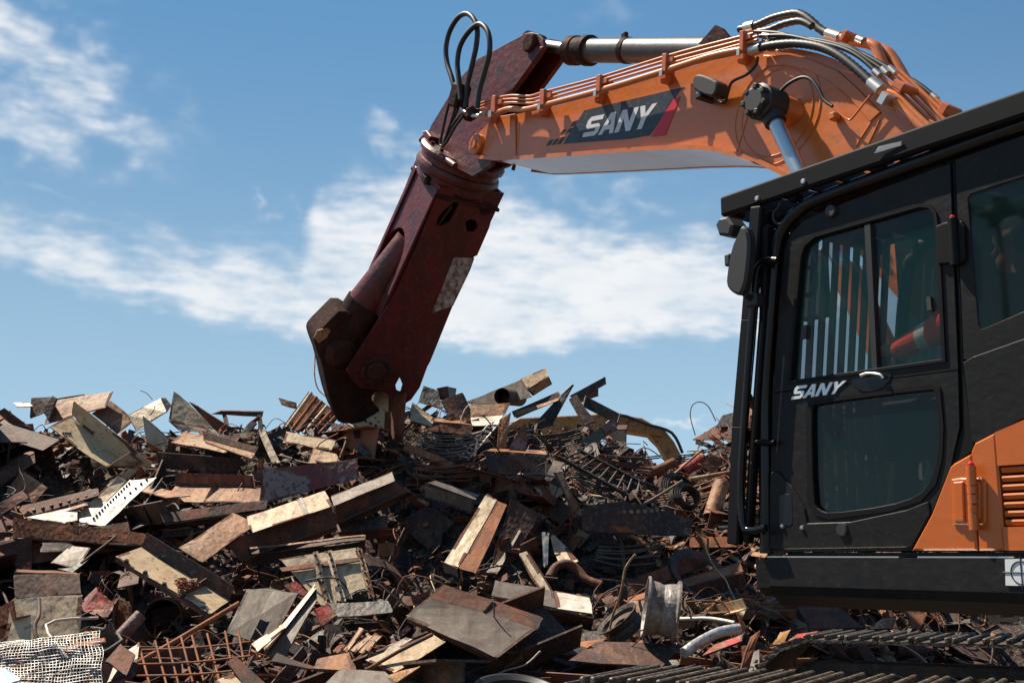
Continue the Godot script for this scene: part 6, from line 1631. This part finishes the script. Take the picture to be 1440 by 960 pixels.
	rod("pipe", "steel pipe", "red painted pipe pointing right, near the cab", 0.4, 0.07, "bright_red", [958, 664, -0.1, 988, 645, 0.1], 1, true)
	piece("plate", "steel plate", "brown plate at the end of the red pipe", 0.3, [["sheet", "rust", 0.011, 984, 655, 0, 1000, 638, 0.1, 1018, 648, 0.1, 1006, 668, 0]])
	rod("pipe", "steel pipe", "long rust pipe lying across the right crest", 0.3, 0.05, "rust", [900, 672, 0, 948, 650, 0.2], 1, true)
	rod("bar", "steel bar", "long pinkish bar pointing up to the right near the cab", 0.5, 0.014, "buff", [902, 705, -0.1, 950, 665, 0, 988, 632, 0.1], 1)
	rod("bar", "steel bar", "green painted bar slanting up to the right near the cab", 0.55, 0.014, "green_paint", [898, 713, -0.1, 930, 695, 0, 960, 676, 0.1], 1)
	rod("bar", "steel bar", "thick brown bar reaching the front guard of the cab", 0.4, 0.022, "buff", [970, 674, 0, 1040, 662, 0.1], 1)
	rod("wire", "steel wire", "thin wire loop standing against the sky left of the cab", 0.0, 0.006, "dark_rust", [978, 612, 0, 971, 585, 0.05, 974, 570, 0.1, 984, 565, 0.1, 996, 571, 0.1, 1007, 592, 0.1], 5)
	rod("wire", "steel wire", "hair thin wire rising from the left skyline", 0.0, 0.004, "dark_rust", [214, 562, 0, 206, 553, 0, 197, 549, 0], 4)
	for q in [[950, 690, 0.17, "dark coil of bent strip lying under the green bar"], [962, 700, 0.13, "smaller dark coil of strip beside the stubby brown pipe"]]:
		var c := thing("coil", q[3], "steel coil", spot(q[0], q[1], heap_depth(q[0], q[1]) - 0.3))
		var b := MB.new()
		for i in 4: b.lathe([Vector2(q[2] - 0.01 * i, -0.05), Vector2(q[2] + 0.012 - 0.01 * i, -0.05), Vector2(q[2] + 0.012 - 0.01 * i, 0.05), Vector2(q[2] - 0.01 * i, 0.05), Vector2(q[2] - 0.01 * i, -0.05)], align(Vector3(0.01 * i, 0, 0.02 * i), Vector3(0.4, 0.5, 1)), 28)
		part("band", b, "black_steel", c)
	piece("sheet_hood", "metal sheet", "dark crumpled sheet hood on the crest close to the cab", 0.2, [["sheet", "black_steel", 0.011, 1008, 600, 0, 1016, 584, 0.15, 1040, 578, 0.2, 1042, 600, 0.0], ["sheet", "rust", 0.011, 975, 618, 0, 1008, 598, 0.1, 1042, 600, 0.0, 1010, 618, -0.1]])
	# ---- wheel rims, hoses, lower right
	for q in [[930, 857, 0.195, 0.22, "rim_silver", "worn silver wheel rim standing on edge under the long brown beam", Vector3(1, -0.16, 0.06), 0.75], [874, 878, 0.16, 0.12, "black_steel", "dark wheel rim lying in the shade beside the silver wheel rim", Vector3(-0.7, 0.9, 0.2), 0.3], [990, 815, 0.3, 0.04, "dark_rust", "large thin rusty hoop close to the cab's corner", Vector3(0.5, 0.8, 0.7), 0.3], [726, 986, 0.24, 0.14, "rubber", "black tyre half buried at the bottom edge", Vector3(0.1, 1, 0.25), 0.55]]:
		var c := thing("wheel_rim" if q[4] != "rubber" else "tyre", q[5], "wheel rim" if q[4] != "rubber" else "tyre", spot(q[0], q[1], heap_depth(q[0], q[1]) - q[7]))
		var b := MB.new()
		var R: float = q[2]; var W: float = q[3] * 0.5
		b.lathe([Vector2(R, -W), Vector2(R * 1.06, -W), Vector2(R * 1.06, -W * 0.86), Vector2(R * 0.92, -W * 0.7), Vector2(R * 0.9, -W * 0.3), Vector2(R * 0.84, 0), Vector2(R * 0.9, W * 0.35), Vector2(R * 0.93, W * 0.75), Vector2(R * 1.06, W * 0.86), Vector2(R * 1.06, W), Vector2(R, W)], align(Vector3.ZERO, q[6]), 40)
		b.lathe([Vector2(R, -W), Vector2(R * 0.86, -W * 0.7), Vector2(R * 0.8, 0), Vector2(R * 0.86, W * 0.7), Vector2(R, W)], align(Vector3.ZERO, q[6]), 40)
		part("rim_band", b, q[4], c)
		if q[3] > 0.1:
			b = MB.new()
			b.lathe([Vector2(R * 0.82, W * 0.2), Vector2(R * 0.6, W * 0.45), Vector2(R * 0.3, W * 0.3), Vector2(R * 0.28, W * 0.2)], align(Vector3.ZERO, q[6]), 32)
			part("disc", b, "dark_rust", c)
	rod("hose", "hose", "thick grey hose arching at the lower right near the tracks", 0.85, 0.035, "galvanised", [962, 918, -0.1, 985, 902, 0, 1012, 889, 0.1, 1040, 884, 0.15], 4)
	piece("sheet_strip", "metal strip", "red crumpled strip lying along the thick grey hose", 0.9, [["face", "bright_red", 0.012, 986, 924, -0.05, 1004, 908, 0.1, 1046, 892, 0.15, 1044, 902, 0]])
	piece("sheet_strip", "metal strip", "orange rust strip with a torn edge standing by the tracks", 1.0, [["face", "orange_rust", 0.012, 1041, 940, -0.05, 1056, 895, 0.1, 1068, 886, 0.12, 1052, 942, -0.02]])
	piece("sheet_strip", "metal strip", "yellow painted strip by the end of the far track", 1.1, [["face", "yellow_paint", 0.012, 1086, 906, -0.05, 1096, 890, 0.05, 1112, 886, 0.05, 1100, 908, -0.05]])
	piece("sheet_strip", "metal strip", "red strip lying on the end of the far track", 1.15, [["face", "bright_red", 0.012, 1108, 902, 0, 1120, 893, 0.1, 1152, 888, 0.1, 1140, 896, 0]])
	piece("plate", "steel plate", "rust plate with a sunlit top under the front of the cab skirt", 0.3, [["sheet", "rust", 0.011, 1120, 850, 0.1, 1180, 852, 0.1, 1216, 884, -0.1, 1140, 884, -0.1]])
	piece("plate", "steel plate", "brown curled plate behind the far track", 0.3, [["sheet", "buff", 0.011, 1222, 884, 0, 1240, 870, 0.1, 1262, 866, 0.1, 1256, 884, 0]])
	piece("plate", "steel plate", "orange brown triangular plate showing under the cab skirt", 0.3, [["sheet", "orange_rust", 0.011, 1272, 858, 0.1, 1304, 862, 0.1, 1296, 884, 0, 1284, 884, 0]])
	piece("flat_bar", "steel bar", "tan bar end showing under the skirt near the right edge", 0.2, [["face", "buff", 0.011, 1384, 864, 0, 1428, 866, 0, 1427, 878, 0, 1386, 874, 0]])
	piece("plate", "steel plate", "rust plate with a red rim at the bottom left, beside the mesh", 0.9, [["sheet", "rust", 0.011, 148, 930, 0, 170, 906, 0.15, 190, 920, 0.1, 178, 950, -0.1]])
	rod("cable", "cable", "dark cable hanging over the wire mesh at bottom left", 1.15, 0.012, "dark_rust", [54, 842, 0.35, 54, 865, 0.2, 48, 882, 0.1, 55, 915, 0, 66, 938, -0.05, 68, 944, -0.05, 40, 950, -0.1, 10, 958, -0.1], 5)
	# wire mesh panel
	var dm := heap_depth(70, 925) - 1.0
	var c00 := spot(-8, 904, dm); var c10 := spot(140, 888, dm + 0.05); var c11 := spot(146, 966, dm - 0.25); var c01 := spot(-8, 970, dm - 0.25)
	var mesh_at := (c01 + c11) / 2
	var wm := thing("wire_mesh", "crumpled galvanised wire mesh panel at the bottom left corner", "wire mesh", mesh_at)
	for i in 34:
		var b := MB.new()
		var pts := PackedVector3Array()
		var u := i / 33.0
		for j in 9: pts.append(mesh_pt(c00, c10, c11, c01, u, j / 8.0) - mesh_at)
		b.tube(pts, 0.0022, 4, 2)
		part("wire", b, "galvanised", wm)
	for j in 19:
		var b := MB.new()
		var pts := PackedVector3Array()
		for i in 15: pts.append(mesh_pt(c00, c10, c11, c01, i / 14.0, j / 18.0) - mesh_at)
		b.tube(pts, 0.0022, 4, 2)
		part("wire", b, "galvanised", wm)
func mesh_pt(a: Vector3, b: Vector3, c: Vector3, d: Vector3, u: float, v: float) -> Vector3:
	var p := a.lerp(b, u).lerp(d.lerp(c, u), v)
	return p + Vector3(warp.get_noise_2d(u * 2, v * 2) * 0.02, warp.get_noise_2d(u * 2 + 9, v * 2) * 0.02, warp.get_noise_2d(u * 2, v * 2 + 20) * 0.06)

# ---------------------------------------------------------------- loose pieces between them
func bent_strip(L: float, W: float, th: float, bow: float) -> MB:
	var b := MB.new()
	var k := 6
	for i in k:
		var t0 := float(i) / k - 0.5
		var t1 := float(i + 1) / k - 0.5
		var y0 := bow * (0.25 - t0 * t0) * 4.0
		var y1 := bow * (0.25 - t1 * t1) * 4.0
		var w0 := W * (0.5 + 0.06 * sin(i * 2.3)); var w1 := W * (0.5 + 0.06 * sin((i + 1) * 2.3))
		var p := [Vector3(t0 * L, y0, -w0), Vector3(t1 * L, y1, -w1), Vector3(t1 * L, y1, w1), Vector3(t0 * L, y0, w0)]
		var dn := Vector3(0, -th, 0)
		b.quad(p[0], p[1], p[2], p[3]); b.quad(p[3] + dn, p[2] + dn, p[1] + dn, p[0] + dn)
		b.quad(p[1], p[0], p[0] + dn, p[1] + dn); b.quad(p[3], p[2], p[2] + dn, p[3] + dn)
		if i == 0: b.quad(p[0], p[3], p[3] + dn, p[0] + dn)
		if i == k - 1: b.quad(p[2], p[1], p[1] + dn, p[2] + dn)
	return b
func profile_bar(kind: int, L: float, s: float) -> MB:      # 0 angle, 1 channel, 2 wide flange
	var b := MB.new()
	var t := 0.009
	var x := func(y: float, z: float, sy: float, sz: float): b.box(Transform3D(Basis.IDENTITY, Vector3(0, y, z)), Vector3(L, sy, sz))
	if kind == 0:
		x.call(0, 0, t, s); x.call(s * 0.5 + t * 0.5, s * 0.5 - t * 0.5, s, t)
	elif kind == 1:
		x.call(0, 0, t, s * 1.6); x.call(s * 0.3 + t * 0.5, s * 0.8 - t * 0.5, s * 0.6, t); x.call(s * 0.3 + t * 0.5, -s * 0.8 + t * 0.5, s * 0.6, t)
	else:
		x.call(0, 0, s * 1.3, t); x.call(s * 0.65 + t * 0.5, 0, t, s); x.call(-s * 0.65 - t * 0.5, 0, t, s)
	return b
func ragged_plate(W: float, H: float, sd: int) -> MB:
	var b := MB.new()
	var o := Vector3(sd * 3.1, 0, sd * 1.7)
	b.sheet(Vector3(-W / 2, 0, -H / 2), Vector3(W / 2, 0, -H / 2 + 0.1 * H * sin(sd)), Vector3(W / 2 * (0.8 + 0.2 * cos(sd * 2.0)), 0.0, H / 2), Vector3(-W / 2, 0, H / 2 * (0.8 + 0.2 * sin(sd * 3.0))), 0.008, warp, 0.0, 0.0, 7, 4)
	b.v.append_array(b.ev); b.n.append_array(b.en); b.ev.clear(); b.en.clear()
	var curl := 1.2 * sin(sd * 1.9)
	for i in b.v.size():
		var q := b.v[i]
		b.v[i].y += warp.get_noise_3dv(q * 2.5 + o) * (0.22 if sd in [3, 5] else 0.08) + curl * maxf(0.0, q.x - 0.02) * maxf(0.0, q.x - 0.02) * 2.0 + 0.8 * cos(sd * 2.7) * minf(0.0, q.z + 0.03) * minf(0.0, q.z + 0.03) * 3.0
	return b

const LANDMARKS := [[60, 590, "the left skyline plates"], [150, 690, "the white bolted channel"], [290, 600, "the pointed gusset"], [300, 690, "the buff channel"], [430, 680, "the large red plate"], [390, 740, "the cream topped box beam"], [240, 810, "the wire ball"], [60, 860, "the lower left plate"], [240, 920, "the rebar grid"], [390, 870, "the leaning board"], [450, 810, "the riveted panel"], [440, 590, "the corrugated box"], [560, 600, "the bitten beam"], [640, 630, "the short bent ladder"], [560, 720, "the grey topped box beam"], [670, 750, "the column stub"], [560, 920, "the fan of splinters"], [670, 880, "the tilted grey plate"], [760, 820, "the leaning cream stick"], [700, 570, "the jutting beam"], [780, 590, "the gratings"], [850, 670, "the steel ladder"], [880, 620, "the tan box section"], [880, 735, "the ribbed bolted plate"], [930, 850, "the silver wheel rim"], [880, 790, "the long brown beam"], [960, 690, "the dark coils"], [1010, 600, "the sheet hood"], [1010, 760, "the cab's front guard"], [1010, 910, "the thick grey hose"], [820, 920, "the bottom dark plates"], [1200, 870, "the far track"]]
func near_what(x: float, y: float) -> String:
	var best := ""
	var bd := 1e9
	for q in LANDMARKS:
		var d := Vector2(x - q[0], (y - q[1]) * 1.3).length()
		if d < bd: bd = d; best = q[2]
	return best
func seen_at(p: Vector3) -> Vector2:
	var q := p - EYE
	var z := -(q.z * cos(pitch) - q.y * sin(pitch))
	z = -q.z * cos(pitch) + q.y * sin(pitch)
	var y := q.y * cos(pitch) + q.z * sin(pitch)
	return Vector2(720.0 + FOCAL * q.x / z, 480.0 - FOCAL * y / z)
func crowded(s: Vector2, r: float) -> bool:      # would lie on one of the pieces that stand out
	for d in [Vector2.ZERO, Vector2(r, 0), Vector2(-r, 0), Vector2(0, r * 0.7), Vector2(0, -r * 0.7)]:
		for o in outlines:
			if Geometry2D.is_point_in_polygon(s + d, o): return true
	return false
func tint_of() -> String:
	var r := rng.randf()
	var pale := 0.11
	if r < pale * 0.55: return "cream"
	if r < pale * 0.75: return "white"
	if r < pale + 0.1: return "buff"
	r = rng.randf()
	if r < 0.38: return "dark_rust"
	if r < 0.64: return "rust"
	if r < 0.75: return "orange_rust"
	if r < 0.79: return "grey"
	if r < 0.84: return "primer"
	if r < 0.87: return "dull_zinc"
	if r < 0.95: return "black_steel"
	if r < 0.965: return "red_paint"
	return "bright_red" if rng.randf() < 0.5 else "green_paint"
const SAY := {"primer": "primed", "dull_zinc": "dull zinc", "cream": "cream", "white": "white", "buff": "buff brown", "dark_rust": "dark rust", "rust": "rust brown", "orange_rust": "orange rust", "grey": "grey", "black_steel": "blackened", "red_paint": "dull red", "bright_red": "bright red", "green_paint": "green"}
func scatter_basis(flatness: float) -> Basis:
	# length mostly across and down the slope, tumbled
	var yaw := rng.randf_range(0, TAU)
	var b := Basis.IDENTITY.rotated(Vector3(1, 0, 0), rng.randfn(0.0, flatness)).rotated(Vector3(0, 0, 1), rng.randfn(0.0, flatness * 0.8)).rotated(Vector3.UP, yaw)
	return b.rotated(Vector3(1, 0, 0), 0.45)
func build_filler():
	var kinds := []
	kinds.append(["plate_offcut", "steel plate", "plate offcut", [ragged_plate(0.42, 0.26, 1), ragged_plate(0.5, 0.2, 2), ragged_plate(0.3, 0.3, 3), ragged_plate(0.6, 0.34, 4), ragged_plate(0.36, 0.18, 5)], 80, 0.55, 0.7])
	kinds.append(["long_beam_length", "steel beam", "long beam length", [profile_bar(2, 1.5, 0.2), profile_bar(1, 1.3, 0.17), profile_bar(0, 1.4, 0.13), profile_bar(1, 1.7, 0.14), profile_bar(2, 1.1, 0.24)], 120, 0.3, 0.8])
	kinds.append(["angle_offcut", "angle bar", "angle bar offcut", [profile_bar(0, 0.7, 0.08), profile_bar(0, 1.0, 0.07), profile_bar(0, 0.5, 0.1)], 85, 0.4, 0.5])
	kinds.append(["channel_offcut", "channel bar", "channel offcut", [profile_bar(1, 0.55, 0.13), profile_bar(1, 0.8, 0.11), profile_bar(1, 0.4, 0.16)], 60, 0.45, 0.6])
	kinds.append(["beam_offcut", "beam offcut", "short beam offcut", [profile_bar(2, 0.5, 0.16), profile_bar(2, 0.7, 0.13), profile_bar(2, 0.36, 0.2)], 70, 0.45, 0.5])
	kinds.append(["strip_offcut", "metal strip", "bent strip", [bent_strip(0.6, 0.07, 0.008, 0.06), bent_strip(0.45, 0.05, 0.008, 0.1), bent_strip(0.8, 0.06, 0.008, -0.05), bent_strip(0.35, 0.1, 0.008, 0.03)], 120, 0.6, 0.45])
	var rods := []
	for q in [[0.9, 0.011, 0.03], [1.2, 0.009, 0.1], [0.7, 0.016, 0.02], [0.8, 0.008, 0.2]]:
		var b := MB.new()
		b.tube(PackedVector3Array([Vector3(-q[0] / 2, 0, 0), Vector3(-q[0] / 6, q[2], q[2] * 0.5), Vector3(q[0] / 5, q[2] * 0.6, -q[2]), Vector3(q[0] / 2, -q[2] * 0.4, 0)]), q[1], 6, 4)
		rods.append(b)
	var wires := []
	for w in 5:
		var b := MB.new()
		var pts := PackedVector3Array()
		var p := Vector3.ZERO
		var d := Vector3(1, 0, 0)
		for i in 9:
			pts.append(p)
			d = (d + Vector3(rng.randf_range(-0.3, 0.6), rng.randf_range(-0.5, 0.45), rng.randf_range(-0.8, 0.8))).normalized()
			p += d * 0.11
		b.tube(pts, [0.005, 0.006, 0.008, 0.005, 0.01][w], 5, 4)
		wires.append(b)
	kinds.append(["tangled_wire", "wire", "tangled wire", wires, 200, 0.7, 0.3])
	kinds.append(["loose_rod", "steel rod", "bent rod", rods, 220, 0.5, 0.25])
	var pipes := []
	for q in [[0.5, 0.05], [0.8, 0.035], [0.3, 0.08]]:
		var b := MB.new()
		b.lathe([Vector2(q[1] * 0.88, -q[0] / 2), Vector2(q[1], -q[0] / 2), Vector2(q[1], q[0] / 2), Vector2(q[1] * 0.88, q[0] / 2), Vector2(q[1] * 0.88, -q[0] / 2)], Transform3D(Basis(Vector3(0, 1, 0), Vector3(1, 0, 0), Vector3(0, 0, -1)), Vector3.ZERO), 12)
		pipes.append(b)
	kinds.append(["pipe_offcut", "pipe", "pipe offcut", pipes, 60, 0.45, 0.3])
	var all_meshes := []
	var by_label := {}
	for k in kinds:
		var meshes := []
		for b in k[3]: meshes.append(b.mesh())
		all_meshes += meshes
		var made := 0
		var tries := 0
		while made < k[4] and tries < 7000:
			tries += 1
			var dep := rng.randf_range(7.4, 13.0)
			var x := rng.randf_range(-0.49, 0.40) * dep
			var y := heap(x, dep)
			var p := Vector3(x, y + rng.randf_range(-0.26, -0.02), -dep)
			var s := seen_at(p)
			if s.x < -30 or s.x > 1460 or s.y < 530 or s.y > 990: continue
			if s.x > 1080 and (s.y < 835 or rng.randf() < 0.5): continue
			if s.y > 740 and s.x < 820 and rng.randf() < 0.45: continue
			if s.x < 560 and rng.randf() < (0.7 if k[0] in ["tangled_wire", "loose_rod", "pipe_offcut"] else 0.3): continue
			if k[0] == "long_beam_length" and s.x > 880: continue
			if k[0] == "tangled_wire" and s.y < 615: continue
			if crowded(s, 1570.0 / dep * 0.14): continue
			var bs := scatter_basis(k[5])
			if k[0] != "tangled_wire":
				var hl: float = 0.34 if k[0] != "long_beam_length" else 0.75
				var e0 := seen_at(p + bs.x * hl); var e1 := seen_at(p - bs.x * hl)
				if absf(bs.x.y) > 0.4 and k[0] == "long_beam_length": continue
				if k[0] == "long_beam_length":
					if crowded(s.lerp(e0, 0.5), 4.0) or crowded(s.lerp(e1, 0.5), 4.0): continue
				elif crowded(e0, 6.0) or crowded(e1, 6.0) or crowded(s.lerp(e0, 0.5), 4.0) or crowded(s.lerp(e1, 0.5), 4.0): continue
			# smaller bits to the right, where the heap is of finer stuff
			var sc := rng.randf_range(0.75, 1.25) * (1.4 if s.x < 620 else (0.95 if s.x < 850 else 0.72))
			var m := tint_of()
			if k[0] == "long_beam_length" and m in ["red_paint", "bright_red", "green_paint", "white"]: m = "rust"
			var o := MeshInstance3D.new()
			o.name = numbered(k[0])
			o.mesh = meshes[rng.randi() % meshes.size()]
			o.material_override = M[m]
			add_child(o)
			o.transform = Transform3D(bs.scaled(Vector3.ONE * sc), p)
			var where := near_what(s.x, s.y)
			var up: float = absf(o.basis.x.normalized().y)
			var flatly: float = absf(o.basis.y.normalized().y)
			var lie: String = "upright" if up > 0.62 else ("on edge" if flatly < 0.55 else ("flat" if flatly > 0.85 else "tilted"))
			var size: String = "large" if sc > 1.02 else ("small" if sc < 0.72 else "")
			tag(o, ("%s %s %s %s near %s" % [size, SAY[m], k[2], lie, where]).strip_edges(), k[1], "%s %ss near %s" % [SAY[m], k[2], where])
			var lb: String = o.get_meta("label")
			if not by_label.has(lb): by_label[lb] = []
			by_label[lb].append([s.x, o])
			made += 1
	for lb in by_label:
		var same: Array = by_label[lb]
		if same.size() < 2: continue
		same.sort_custom(func(a, b): return a[0] < b[0])
		for i in same.size():
			var which: String = "leftmost" if i == 0 else ("rightmost" if i == same.size() - 1 else ["second", "third", "fourth", "fifth", "sixth", "seventh", "eighth", "ninth", "tenth"][mini(i - 1, 8)] + " from left")
			same[i][1].set_meta("label", "%s, %s" % [lb, which])
	# what nobody could count: small bits that fill every gap
	var j := 0
	for m in ["rust", "dark_rust", "black_steel", "buff", "orange_rust", "cream"]:
		var src := [bent_strip(0.22, 0.05, 0.008, 0.02), ragged_plate(0.16, 0.11, 7), profile_bar(0, 0.26, 0.04), rods[3], bent_strip(0.14, 0.06, 0.01, 0.03)]
		for sm in src.size():
			var mm := MultiMesh.new()
			mm.transform_format = MultiMesh.TRANSFORM_3D
			mm.mesh = src[sm].mesh()
			var list := []
			var want: int = [320, 460, 380, 90, 90, 25][j]
			var tries := 0
			while list.size() < want and tries < 6000:
				tries += 1
				var dep := rng.randf_range(6.6, 13.3)
				var x := rng.randf_range(-0.5, 0.55) * dep
				var p := Vector3(x, heap(x, dep) - rng.randf_range(0.06, 0.28), -dep)
				if dep < 9.5 and x > 0.36 * dep: continue
				list.append(Transform3D(scatter_basis(0.7).scaled(Vector3.ONE * rng.randf_range(0.5, 1.5) * (0.55 if sm == 3 else 1.0)), p))
			mm.instance_count = list.size()
			for i in list.size(): mm.set_instance_transform(i, list[i])
			var o := MultiMeshInstance3D.new()
			o.name = numbered("debris")
			o.multimesh = mm
			o.material_override = M[m]
			add_child(o)
			o.set_meta("kind", "stuff")
			tag(o, "small %s metal bits filling the gaps all over the heap" % SAY[m], "debris", "fine debris of the heap")
		j += 1
